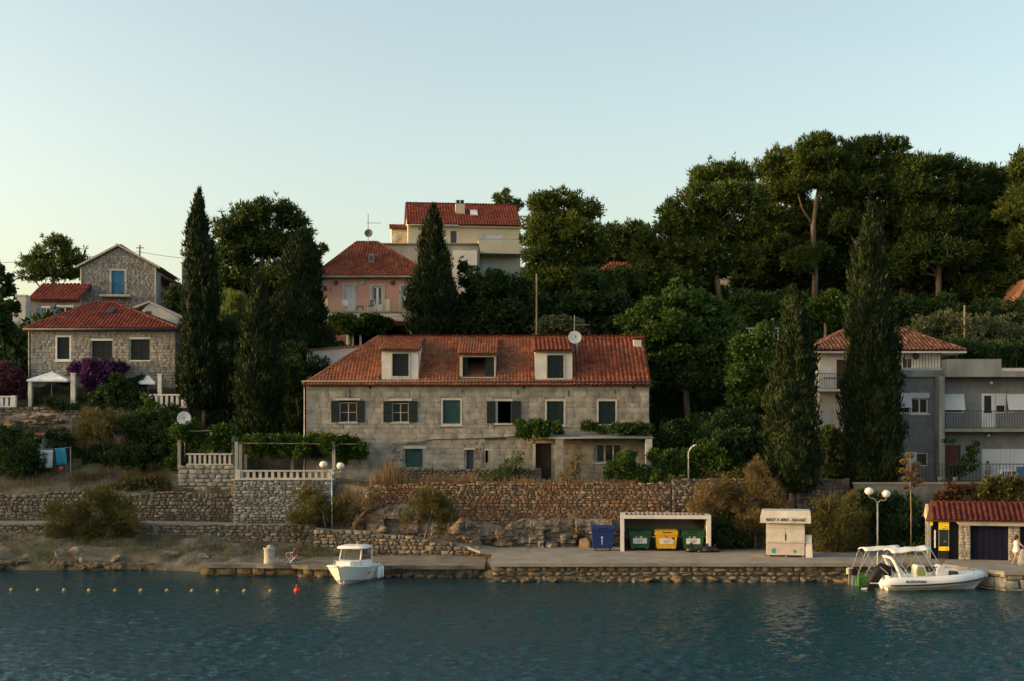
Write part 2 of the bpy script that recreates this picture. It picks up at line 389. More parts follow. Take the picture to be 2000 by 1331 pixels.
# ------------------------------------------------------------------ terrain
# cross sections of the shore and hill: for each X the same chain of (Y, z) points
_CT = [
 (-72, [(40,-5),(64,-1.4),(66,0.6),(70,4),(74,7),(78,9.5),(82,11.5),(86,13),(92,15.5),(97.4,17),(107,20.0),(122,22),(140,24),(190,27),(400,31),(1500,30)]),  # unseen headland, this row and the next, raised to shade the left bank
 (-58, [(50,-5),(72,-1.4),(74,0.4),(76,2.4),(79,4.6),(82,6.5),(85,8),(88,9.5),(94,12),(97.4,13.4),(107,17.5),(122,19),(140,22),(190,27),(400,31),(1500,30)]),
 (-46, [(55,-5),(79.5,-1.4),(80.8,0.15),(83.2,1.15),(86.02,2.0),(86.4,2.5),(89.3,2.55),(89.7,4.3),(97.75,9.3),(98.25,10.4),(107,16.0),(122,17),(140,22),(190,27),(400,31),(1500,30)]),
 (-36, [(55,-5),(80.2,-1.4),(81.5,0.2),(83.4,1.15),(86.02,2.0),(86.4,2.5),(89.3,2.55),(89.7,4.3),(97.75,9.3),(98.25,10.4),(107,16.0),(122,17.5),(140,23),(190,28),(400,31),(1500,30)]),
 (-28, [(55,-5),(80.2,-1.4),(81.4,0.3),(83.4,1.3),(86.02,2.05),(86.4,2.5),(89.3,2.55),(89.7,4.3),(97.75,9.3),(98.25,10.4),(107,16.0),(122,18),(140,24),(190,29),(400,31),(1500,30)]),
 (-23.4, [(55,-5),(80.2,-1.4),(81.6,0.2),(83.6,1.1),(86.02,1.95),(86.4,2.48),(89.3,2.5),(89.7,4.3),(95.5,7.6),(98.2,9.6),(107,16.0),(122,18.5),(140,24.5),(190,29),(400,31),(1500,30)]),
 (-22.8, [(55,-5),(80.2,-1.4),(81.6,0.2),(83.6,1.1),(86.02,1.95),(86.4,2.46),(89.3,2.48),(90.55,4.5),(91.0,6.2),(98.2,9.0),(107,15.0),(122,18.8),(140,24.5),(190,29),(400,31),(1500,30)]),
 (-19.2, [(55,-5),(79.0,-1.4),(80.4,0.2),(83.0,0.95),(86.02,1.75),(86.4,2.4),(89.2,2.44),(90.45,4.5),(90.9,6.2),(98.2,8.8),(110,14),(122,19.2),(140,25),(190,29),(400,31),(1500,30)]),
 (-18.7, [(55,-5),(77.8,-2.0),(78.6,0.2),(82.6,0.8),(86.02,1.6),(86.4,2.38),(88.3,2.4),(88.8,5.2),(93.0,5.5),(99,8.8),(110,14.6),(122,19.4),(140,25),(190,29),(400,31),(1500,30)]),
 (-13.15, [(55,-5),(77.8,-2.0),(78.6,0.2),(82.6,0.7),(86.02,1.2),(86.4,2.38),(88.3,2.4),(88.8,5.2),(93.0,5.5),(99,8.8),(110,14.6),(122,19.4),(140,25),(190,29),(400,31),(1500,30)]),
 (-12.9, [(55,-5),(77.2,-2.0),(78.0,0.2),(82.5,0.6),(85.45,0.9),(85.85,2.14),(88.2,2.2),(88.8,5.2),(93.0,5.5),(100,8.6),(108,14.8),(122,20),(140,25.5),(190,30),(400,31),(1500,30)]),
 (-12.2, [(55,-5),(77.2,-2.0),(78.0,0.2),(82.5,0.6),(85.3,0.9),(85.65,2.12),(88.2,2.2),(88.8,5.2),(93.0,5.5),(100,8.6),(108,14.8),(122,20),(140,25.5),(190,30),(400,31),(1500,30)]),
 (-9.6, [(55,-5),(77.2,-2.0),(77.9,0.2),(81,0.58),(84.8,0.62),(85.15,2.05),(86.95,2.1),(87.4,4.9),(91,5.1),(101,7.5),(107.6,15.0),(122,20.5),(140,26),(190,30),(400,31),(1500,30)]),
 (-1.6, [(55,-5),(77.0,-2.0),(77.7,0.2),(80,0.56),(83.25,0.6),(83.6,1.05),(86.65,1.1),(87.1,4.95),(91,5.1),(101,7.5),(107.6,15.0),(122,21),(140,26.5),(190,30),(400,31),(1500,30)]),
 (-1.2, [(55,-5),(75.3,-3.0),(75.8,0.5),(78,0.9),(81,0.92),(83.6,0.94),(86.65,0.96),(87.1,4.95),(91,5.1),(101,7.5),(107.6,15.0),(122,21),(140,26.5),(190,30),(400,31),(1500,30)]),
 (10.0, [(55,-5),(75.3,-3.0),(75.8,0.5),(78,0.9),(81,0.92),(83.4,0.94),(86.4,0.96),(86.85,4.95),(91,5.1),(100,8.0),(108,15.0),(122,21),(140,26),(190,30),(400,31),(1500,30)]),
 (10.6, [(55,-5),(75.3,-3.0),(75.8,0.5),(78,0.9),(81,0.92),(83.4,0.94),(86.4,0.96),(86.85,5.2),(92,5.5),(100,9.0),(108,15.4),(122,20.5),(140,25.5),(190,30),(400,31),(1500,30)]),
 (22.0, [(55,-5),(75.3,-3.0),(75.8,0.5),(78,0.9),(81,0.92),(83.4,0.94),(86.3,0.96),(86.75,5.2),(92,5.5),(100,9.0),(110,16.0),(122,20.5),(140,25.5),(190,30),(400,31),(1500,30)]),
 (24.5, [(55,-5),(75.3,-3.0),(75.8,0.5),(78,0.9),(80,0.92),(82,0.94),(84.6,0.96),(85.1,5.0),(90,5.3),(101,8.0),(110,16.0),(122,20.5),(140,25.5),(190,30),(400,31),(1500,30)]),
 (36, [(55,-5),(75.3,-3.0),(75.8,0.5),(78,0.9),(80,0.92),(82,0.94),(84.6,0.96),(85.1,5.0),(90,5.3),(101,8.0),(110,16.0),(122,20.5),(140,25.5),(190,30),(400,31),(1500,30)]),
 (75, [(55,-5),(75.3,-3.0),(75.8,0.5),(78,0.9),(80,0.92),(82,0.94),(84.6,0.96),(85.1,5.0),(90,5.3),(101,8.0),(110,16.0),(122,20.5),(140,25.5),(190,30),(400,31),(1500,30)]),
]
_CX = np.array([c[0] for c in _CT], float)
_CK = np.array([[k for k in c[1]] for c in _CT], float)     # columns x keys x 2
def section(x):
    return np.stack([[np.interp(x, _CX, _CK[:, k, 0]), np.interp(x, _CX, _CK[:, k, 1])] for k in range(_CK.shape[1])])
def gz(x, y):
    s = section(x)
    return float(np.interp(y, s[:, 0], s[:, 1]))

def vnoise(x, y, seed=0):
    """smooth value noise on a grid, numpy arrays in"""
    xi, yi = np.floor(x).astype(int), np.floor(y).astype(int)
    fx, fy = x - xi, y - yi
    fx, fy = fx * fx * (3 - 2 * fx), fy * fy * (3 - 2 * fy)
    def h(a, b):
        n = (a * 374761393 + b * 668265263 + seed * 974711) & 0x7fffffff
        n = ((n ^ (n >> 13)) * 1274126177) & 0x7fffffff
        return ((n ^ (n >> 16)) & 0xffff) / 65535.0
    return (h(xi, yi) * (1 - fx) + h(xi + 1, yi) * fx) * (1 - fy) + (h(xi, yi + 1) * (1 - fx) + h(xi + 1, yi + 1) * fx) * fy

_SUB = [4, 5, 8, 8, 3, 4, 3, 14, 3, 10, 10, 8, 8, 5, 3]
_AMP = [0.1, 0.35, 0.6, 0.55, 0.03, 0.0, 0.03, 0.7, 0.25, 0.7, 0.9, 1.0, 1.5, 2.0, 2.0]
def build_ground():
    xs = np.concatenate([np.array([-900, -500, -300, -180, -120, -90]), np.arange(-72, 75.01, 0.42), np.array([90, 120, 180, 300, 500, 900])])
    V, ncol = [], 0
    for x in xs:
        s = section(float(np.clip(x, -72, 75)))
        col = []
        for k in range(len(s) - 1):
            for i in range(_SUB[k]):
                t = i / _SUB[k]
                y = s[k, 0] + (s[k + 1, 0] - s[k, 0]) * t
                z = s[k, 1] + (s[k + 1, 1] - s[k, 1]) * t
                a = _AMP[k] * (math.sin(math.pi * t) if k not in (2,) else max(0.35, math.sin(math.pi * t)))
                if k == 2 and x > -1.5: a = 0
                if k in (3,) and x > -13: a = 0
                if k == 7 and x > -23: a *= 0.2
                if a:
                    xa, ya = np.array([x * 0.9]), np.array([y * 0.9])
                    z += a * (float(vnoise(xa, ya, 3)[0]) - 0.5 + 0.6 * (float(vnoise(xa * 2.7, ya * 2.7, 5)[0]) - 0.5))
                col.append((x, y, z))
        col.append((x, s[-1, 0], s[-1, 1]))
        ncol = len(col)
        V += col
    nx = len(xs)
    idx = np.arange(nx * ncol).reshape(nx, ncol)
    F = np.stack([idx[:-1, :-1].ravel(), idx[1:, :-1].ravel(), idx[1:, 1:].ravel(), idx[:-1, 1:].ravel()], 1)
    o = link(np_mesh("ground", V, F, M_earth, True), "ground", None, "structure")
    o.data.materials.append(M_hill)
    rows = np.tile((np.arange(ncol - 1) >= sum(_SUB[:8]) + 2).astype(np.int32), nx - 1)
    o.data.polygons.foreach_set("material_index", rows)
    return o
build_ground()

# ------------------------------------------------------------------ water
def build_water():
    m, nt, b, out = _nt("sea_water")
    b.inputs["Base Color"].default_value = (0.001, 0.03, 0.038, 1)
    b.inputs["Roughness"].default_value = 0.06
    b.inputs["IOR"].default_value = 1.33
    n = _noise(nt, 5.5, 4, 0.65, sc=(0.5, 1.0, 1))
    bp = nt.nodes.new("ShaderNodeBump"); bp.inputs["Strength"].default_value = 1.0; bp.inputs["Distance"].default_value = 0.075
    nt.links.new(n.outputs["Fac"], bp.inputs["Height"]); nt.links.new(bp.outputs[0], b.inputs["Normal"])
    x = np.arange(-33, 33.01, 0.145); y = np.arange(43, 84.01, 0.095)
    X, Y = np.meshgrid(x, y, indexing="ij")
    rng = np.random.default_rng(11)
    Z = np.zeros_like(X)
    gust = vnoise(X / 9.0, Y / 6.0, 21) * 0.6 + vnoise(X / 3.3, Y / 2.6, 22) * 0.4
    for i in range(60):
        lam = 0.32 * (5.0 ** rng.random())
        a = rng.normal(math.pi * 0.5, 0.8)
        k = 2 * math.pi / lam
        Z += 0.0105 * lam * np.sin(k * (X * math.cos(a) + Y * math.sin(a)) + rng.random() * 6.28) * (0.4 if lam > 0.9 else 1.15)
    Z *= 0.2 + 0.95 * gust
    edge = np.clip((84 - Y) / 30.0, 0.2, 1.2)
    Z *= edge
    nx, ny = X.shape
    V = np.stack([X.ravel(), Y.ravel(), Z.ravel()], 1)
    idx = np.arange(nx * ny).reshape(nx, ny)
    F = np.stack([idx[:-1, :-1].ravel(), idx[1:, :-1].ravel(), idx[1:, 1:].ravel(), idx[:-1, 1:].ravel()], 1)
    # the open sea around the rippled bay
    b0 = len(V)
    xs = [-900, x[0], x[-1], 900]; ys = [-900, y[0], y[-1], 84.5]
    W, G = [], []
    for i in range(3):
        for j in range(3):
            if i == 1 and j == 1: continue
            k = b0 + len(W)
            W += [(xs[i], ys[j], 0), (xs[i + 1], ys[j], 0), (xs[i + 1], ys[j + 1], 0), (xs[i], ys[j + 1], 0)]
            G.append((k, k + 1, k + 2, k + 3))
    o = link(np_mesh("water", np.concatenate([V, np.array(W)]), np.concatenate([F, np.array(G)]), m, True), "water", None, "structure")
build_water()

# ------------------------------------------------------------------ masonry
_UNIT = {}
def unit_stones(matl, n=7, pillow=0.12, jit=0.06, seed=1):
    key = (matl.name, round(pillow, 3), round(jit, 3))
    if key in _UNIT: return _UNIT[key]
    rnd = random.Random(seed)
    out = []
    for k in range(n):
        j = lambda s: rnd.uniform(-s, s)
        c = [(-.5, -.5), (.5, -.5), (.5, .5), (-.5, .5)]
        mid = [(x + (j(jit) - jit * 0.6) * (1 if x > 0 else -1), z + (j(jit) - jit * 0.6) * (1 if z > 0 else -1)) for x, z in c]
        V = [(x, 0.5, z) for x, z in mid] + [(x, -0.5 + pillow * 1.5 + j(jit), z) for x, z in mid]
        V += [(x * (0.95 - pillow * 0.7) + j(jit * 0.5), -0.5 + j(pillow) * 0.8, z * (0.93 - pillow) + j(jit * 0.5)) for x, z in mid]
        F = [(8, 9, 10, 11)]
        for r in (0, 4):
            for i in range(4):
                q = (i + 1) % 4
                F.append((r + i, r + q, r + 4 + q, r + 4 + i))
        V = np.array(V); F = np.array(F)
        out.append((np_mesh("stone", V, F, matl), V, F))
    _UNIT[key] = out
    return out

def masonry(parent, u0, u1, v0, v1, yf, ch, ln, depth, matl, openings=(), gap=0.02, nind=300, jit=0.06, pillow=0.12, rot=0.0, seed=1, top=None, bottom=None, name="stone", protr=0.03):
    """stones laid in courses on the wall face y = yf (local), looking towards -y"""
    rnd = random.Random(seed)
    units = unit_stones(matl, pillow=pillow, jit=jit)
    L = []
    z = v0
    while z < v1 - 0.3 * ch[0]:
        h = rnd.uniform(*ch)
        if z + h > v1 - 0.5 * ch[0]: h = v1 - z
        spans = [(u0, u1)]
        for (a, b, c, d) in openings:
            if z + h > c + 0.03 and z < d - 0.03:
                new = []
                for (p, q) in spans:
                    if b <= p or a >= q: new.append((p, q)); continue
                    if a > p: new.append((p, a))
                    if b < q: new.append((b, q))
                spans = new
        for (p, q) in spans:
            u = p
            while u < q - 1e-4:
                w = rnd.uniform(*ln)
                if u + w > q - 0.55 * ln[0]: w = q - u
                if w > gap * 2:
                    hh = h * (1 + (rnd.uniform(-0.18, 0.12) if rot else 0))
                    cu, cz = u + w / 2, z + h / 2
                    if (top is None or cz < top(cu)) and (bottom is None or cz > bottom(cu)):
                        if rot > 0.03 and rnd.random() < 0.28:
                            f = rnd.uniform(0.35, 0.65)
                            L.append((cu, z + h * f / 2, w - gap, h * f - gap, rnd.uniform(-protr, protr), rnd.uniform(-rot, rot), rnd.randrange(len(units))))
                            z2, hh, cz = z, h * (1 - f), z + h * (1 + f) / 2
                        L.append((cu, cz, w - gap, hh - gap, rnd.uniform(-protr, protr), rnd.uniform(-rot, rot), rnd.randrange(len(units))))
                u += w
        z += h
    L.sort(key=lambda s: -s[2] * s[3])
    ov = org(parent)
    for (cu, cz, w, h, d, a, k) in L[:nind]:
        o = bpy.data.objects.new(name, units[k][0])
        COL.objects.link(o)
        o.parent = parent
        o.location = (cu - ov[0], yf + depth / 2 + d - ov[1], cz - ov[2])
        o.scale = (w, depth, h)
        o.rotation_euler = (0, a, 0)
    rest = L[nind:]
    if rest:
        VV, FF, b = [], [], 0
        for (cu, cz, w, h, d, a, k) in rest:
            V = units[k][1] * np.array([w, depth, h])
            ca, sa = math.cos(a), math.sin(a)
            V = np.stack([V[:, 0] * ca + V[:, 2] * sa, V[:, 1], -V[:, 0] * sa + V[:, 2] * ca], 1)
            VV.append(V + np.array([cu - ov[0], yf + depth / 2 + d - ov[1], cz - ov[2]])); FF.append(units[k][2] + b); b += 12
        link(np_mesh("small_" + name, np.concatenate(VV), np.concatenate(FF), matl), "small_" + name, parent, "stuff")
    return L

def stone_wall(name, label, a, b, z0, z1, ch, ln, matl, thick=0.55, nind=300, top=None, cap=True, rot=0.04, seed=1, group=None, jit=0.07, pillow=0.1, bottom=None, gap=0.02, core=None):
    """free standing or retaining wall of stones from a to b (x, y); its face looks towards the eye"""
    dx, dy = b[0] - a[0], b[1] - a[1]
    n = math.hypot(dx, dy)
    t = thing(name, label, "wall", (a[0], a[1], z0), math.atan2(dy, dx), group, world=False)
    H = z1 - z0
    mb = MB()
    N = max(2, int(n / 0.6))
    tf = top or (lambda u: H)
    vs, fs = [], []
    for i in range(N + 1):
        u = n * i / N
        h = tf(u) - 0.06
        vs += [(u, 0.12, -0.25), (u, 0.12, h), (u, thick, h), (u, thick, -0.25)]
    for i in range(N):
        k = i * 4
        for q in range(3):
            fs.append((k + q, k + 4 + q, k + 5 + q, k + 1 + q))
    fs += [(0, 1, 2, 3), (4 * N + 3, 4 * N + 2, 4 * N + 1, 4 * N)]
    mb.add(vs, fs).build("core", core or M_gap, t)
    masonry(t, 0, n, -0.1, H, 0.0, ch, ln, 0.3, matl, (), gap, nind, jit, pillow, rot, seed, top=top, bottom=bottom)
    if cap:
        rnd = random.Random(seed + 5)
        units = unit_stones(matl, pillow=pillow, jit=jit)
        u = 0.0
        while u < n - 0.15:
            w = min(rnd.uniform(ln[0], ln[1] * 1.2), n - u)
            o = bpy.data.objects.new("coping_stone", units[rnd.randrange(len(units))][0])
            COL.objects.link(o); o.parent = t
            hh = rnd.uniform(0.1, 0.2)
            o.location = (u + w / 2, thick / 2, tf(u + w / 2) + hh / 2 - 0.08)
            o.scale = (w * 0.97, thick * rnd.uniform(0.95, 1.08), hh)
            o.rotation_euler = (rnd.uniform(-0.05, 0.05), rnd.uniform(-0.06, 0.06), rnd.uniform(-0.05, 0.05))
            u += w
    return t

# ------------------------------------------------------------------ roofs of barrel tiles
_TU = {}
def tile_unit(matl, w, l, bulge):
    key = (matl.name, round(w, 3), round(l, 3), bulge)
    if key in _TU: return _TU[key]
    V, F = [], []
    prof = [(-0.5, 0.0), (-0.33, 0.55), (-0.1, 1.0), (0.14, 0.8), (0.34, 0.15), (0.5, 0.0)]
    for v, lift in ((0.0, 0.05), (l * 1.12, 0.0)):
        for (u, h) in prof: V.append((u * w, v, h * bulge + lift))
    for (u, h) in prof: V.append((u * w, 0.0, h * bulge + 0.05 - 0.045))
    n = len(prof)
    for i in range(n - 1):
        F.append((i, i + 1, n + i + 1, n + i))
        F.append((2 * n + i, 2 * n + i + 1, i + 1, i))
    V, F = np.array(V), np.array(F)
    _TU[key] = (np_mesh("tile", V, F, matl), V, F)
    return _TU[key]

def roof_plane(parent, A, B, C, D, matl, w=0.24, l=0.36, bulge=0.07, nind=0, seed=1, skip=None, thick=0.1, ridge=True):
    """tiled slope: A, B eave left and right, C, D top right and left (parent's frame; C may equal D)"""
    A, B, C, D = (Vector(p) for p in (A, B, C, D))
    U = (B - A).normalized()
    Nn = U.cross((D - A)).normalized()
    if Nn.z < 0: Nn = -Nn
    Vv = Nn.cross(U).normalized()
    if Vv.z < 0: Vv = -Vv
    mb = MB()
    q = [A, B, C, D] if (C - D).length > 1e-3 else [A, B, C]
    n = len(q)
    o2 = [p - Nn * thick for p in q]
    mb.add([tuple(p) for p in q] + [tuple(p) for p in o2], [tuple(range(n)), tuple(range(2 * n - 1, n - 1, -1))] + [(i, (i + 1) % n, (i + 1) % n + n, i + n) for i in range(n)])
    off = org(parent)
    mb.v = [(p[0] + off[0], p[1] + off[1], p[2] + off[2]) for p in mb.v]
    rf = mb.build("roof", M_under, parent)
    du, dv = (D - A).dot(U), (D - A).dot(Vv)
    cu, cv = (C - A).dot(U), (C - A).dot(Vv)
    bu = (B - A).dot(U)
    H = max(dv, cv)
    rnd = random.Random(seed)
    me, TV, TF = tile_unit(matl, w, l, bulge)
    tl = []
    j = 0
    v = -0.08
    while v < H - 0.12:
        vm = v + l / 2
        t1 = min(1, max(0, vm / dv)) if dv > 0 else 0
        t2 = min(1, max(0, vm / cv)) if cv > 0 else 0
        lo, hi = du * t1, bu + (cu - bu) * t2
        k0, k1 = math.ceil((lo) / w), math.floor((hi) / w)
        for k in range(k0, k1):
            u = (k + 0.5) * w
            if skip and skip(u, vm): continue
            tl.append((u + rnd.uniform(-.008, .008), v + rnd.uniform(-.012, .012), rnd.uniform(-.02, .02), rnd.uniform(0, .012)))
        v += l
        j += 1
    base = Matrix((U, Vv, Nn)).transposed()
    step = max(1, len(tl) // nind) if nind else 0
    rest = []
    for i, (u, v, a, dz) in enumerate(tl):
        pos = A + U * u + Vv * v + Nn * (0.012 + dz)
        if i < nind:
            o = bpy.data.objects.new("tile", me)
            COL.objects.link(o); o.parent = rf
            o.matrix_local = Matrix.Translation(pos) @ (base @ Matrix.Rotation(a, 3, 'Z')).to_4x4()
        else: rest.append((pos, a))
    if rest:
        pos = np.array([tuple(p) for p, a in rest]); an = np.array([a for p, a in rest])
        B3 = np.array(base)
        ca, sa = np.cos(an)[:, None], np.sin(an)[:, None]
        X = TV[None, :, 0] * ca - TV[None, :, 1] * sa; Yv = TV[None, :, 0] * sa + TV[None, :, 1] * ca
        T = np.stack([X, Yv, np.broadcast_to(TV[None, :, 2], X.shape)], 2) @ B3.T + pos[:, None, :]
        F = (TF[None] + (np.arange(len(pos)) * len(TV))[:, None, None]).reshape(-1, 4)
        link(np_mesh("tile_rows", T.reshape(-1, 3), F, matl), "tile_rows", rf, "stuff")
    return rf

def ridge_tiles(parent, a, b, matl, r=0.13, l=0.4, name="ridge_tile", seed=1):
    a, b = Vector(a), Vector(b)
    d = b - a; n = max(1, int(d.length / l)); d /= n
    rnd = random.Random(seed)
    T = d.normalized(); S = T.cross(Vector((0, 0, 1))).normalized(); W = S.cross(T)
    if W.z < 0: W = -W
    V, F = [], []
    for i, (t, rr) in enumerate(((0.0, 1.12), (1.1, 0.92))):
        for k in range(6):
            w = math.pi * k / 5
            V.append((math.cos(w) * r * rr, t * l, math.sin(w) * r * rr * 0.8))
    for k in range(5): F.append((k, k + 1, 7 + k, 6 + k))
    me = np_mesh(name, V, F, matl)
    base = Matrix((S, T, W)).transposed().to_4x4()
    for i in range(n):
        o = bpy.data.objects.new(name, me); COL.objects.link(o); o.parent = parent
        o.matrix_local = Matrix.Translation(a + d * i) @ base @ Matrix.Rotation(rnd.uniform(-.04, .04), 4, 'Z') @ Matrix.Diagonal((1, d.length / l, 1, 1))

# ------------------------------------------------------------------ foliage
def leaf_quads(pts, axis, lw, rng, flat=None):
    """kite shaped leaves at pts, long axis along axis; lw = (length, width) with 40 % spread"""
    n = len(pts)
    L = lw[0] * (0.6 + 0.8 * rng.random((n, 1))); W = lw[1] * (0.6 + 0.8 * rng.random((n, 1)))
    ax = axis / np.maximum(1e-6, np.linalg.norm(axis, axis=1, keepdims=True))
    rv = rng.normal(size=(n, 3))
    sd = np.cross(ax, rv); sd /= np.maximum(1e-6, np.linalg.norm(sd, axis=1, keepdims=True))
    a = pts - ax * L * 0.3
    V = np.stack([a, pts + sd * W * 0.5, pts + ax * L * 0.7, pts - sd * W * 0.5], 1).reshape(-1, 3)
    F = np.arange(4 * n).reshape(n, 4)
    return V, F

def sphere_dirs(n, rng):
    d = rng.normal(size=(n, 3))
    return d / np.linalg.norm(d, axis=1, keepdims=True)

def clump_points(blobs, rng, sub=12, subr=(0.26, 0.42), dens=26.0, updn=0.15, inner=0.3, flat=0.75, out=1.0, spread=0.0):
    """leaf places and axes: each blob (c, (rx, ry, rz)) carries smaller clumps on its surface, each clump leaves on its own"""
    PT, AX = [], []
    for (c, r) in blobs:
        c = np.array(c); r = np.array(r)
        m = float(np.cbrt(np.prod(r)))
        k = max(5, int(sub * (0.5 + 0.5 * m)))
        d = sphere_dirs(k, rng)
        d[:, 2] = np.where(d[:, 2] < -0.35, d[:, 2] * 0.5, d[:, 2])
        rad = (0.42 + 0.5 * rng.random((k, 1)) ** 0.6)
        far = rng.random((k, 1)) < 0.16
        rad = np.where(far, rng.uniform(0.95, 1.22, (k, 1)), rad)
        cc = c + d * r * rad
        for i in range(k):
            rr = m * rng.uniform(*subr) * (0.6 if far[i, 0] else 1.0)
            n = max(8, int(dens * 4 * math.pi * rr * rr))
            dd = sphere_dirs(n, rng)
            q = rr * (1 - inner * rng.random((n, 1)) ** 1.5) * (1 + spread * rng.normal(size=(n, 1)))
            q = q * np.where(rng.random((n, 1)) < 0.1, rng.uniform(1.1, 1.7, (n, 1)), 1.0)
            PT.append(cc[i] + dd * q * np.array([1, 1, flat]))
            AX.append(dd * out + rng.normal(size=(n, 3)) * 0.45 + np.array([0, 0, updn]) + d[i] * 0.35)
    return np.concatenate(PT), np.concatenate(AX)

def px_blobs(bl, Y, rng, dy=0.8, depth=0.9):
    out = []
    for b in bl:
        px, py, rx, ry = b[:4]
        y = Y + (b[4] if len(b) > 4 else rng.uniform(-dy, dy))
        k = y / FP
        out.append(((PX(px, y), y, PZ(py, y)), (rx * k, min(rx, ry * 1.3) * k * depth, ry * k)))
    return out

def plant(name, label, cat, Y, blobs, leaf, lw, trunk=None, bark=None, group=None, dens=26, sub=12, subr=(0.26, 0.42), seed=1, updn=0.15, flat=0.75, dy=0.8, depth=0.9,
          inner=0.3, part="crown", limbs=True, trunk_base=None, spread=0.0, stems=0, out=1.0, grow=1.0):
    rng = np.random.default_rng(seed)
    B = [(c, tuple(q * grow for q in r)) for c, r in px_blobs(blobs, Y, rng, dy, depth)]
    lowest = min(B, key=lambda b: b[0][2] - b[1][2])
    if trunk:
        pts = []
        for i, t in enumerate(trunk):
            y = Y + (t[3] if len(t) > 3 else 0)
            pts.append(P(t[0], t[1], y))
        base = pts[0]
        g = gz(base[0], base[1])
        if trunk_base is None and base[2] > g: base = (base[0], base[1], g - 0.1); pts.insert(0, base)
    else:
        x, y = lowest[0][0], lowest[0][1]
        base = (x, y, min(gz(x, y), lowest[0][2] - lowest[1][2] * 0.6) if stems else lowest[0][2] - lowest[1][2])
    t = thing(name, label, cat, base, 0, group)
    if trunk:
        rad = [trunk[0][2]] * (len(pts) - len(trunk)) + [q[2] for q in trunk]
        mb = MB().tube(pts, rad, 8)
        tr = mb.build("trunk", bark or M_bark, t, True)
        if limbs:
            for (c, r) in B:
                k = min(range(len(pts)), key=lambda i: (Vector(pts[i]) - Vector(c)).length + (2.0 if pts[i][2] > c[2] else 0))
                p = Vector(pts[k]); q = Vector(c)
                if (q - p).length < 0.4: continue
                mid = p.lerp(q, 0.5) + Vector((rng.uniform(-.2, .2), rng.uniform(-.2, .2), -0.12 * (q - p).length + 0.2))
                r0 = max(0.035, rad[k] * 0.5)
                MB().tube([p, mid, q, q + (q - mid) * 0.35], [r0, r0 * 0.75, r0 * 0.5, 0.015], 6).build("limb", bark or M_bark, tr, True)
    if stems:
        for (c, r) in B[:stems]:
            q = Vector(c); p = Vector((c[0] + rng.uniform(-.3, .3) * r[0], c[1], gz(c[0], c[1]) - 0.1))
            p = p.lerp(Vector(base), 0.5) if (p - Vector(base)).length < 3 else p
            p.z = min(gz(p.x, p.y) - 0.05, p.z)
            MB().tube([p, p.lerp(q, 0.5) + Vector((rng.uniform(-.15, .15), 0, 0)), q], [0.06, 0.045, 0.015], 5).build("stem", bark or M_bark, t, True)
    pt, ax = clump_points(B, rng, sub, subr, dens, updn, inner, flat, out, spread)
    V, F = leaf_quads(pt - np.array(base), ax, lw, rng)
    link(np_mesh(part, V, F, leaf), part, t)
    return t

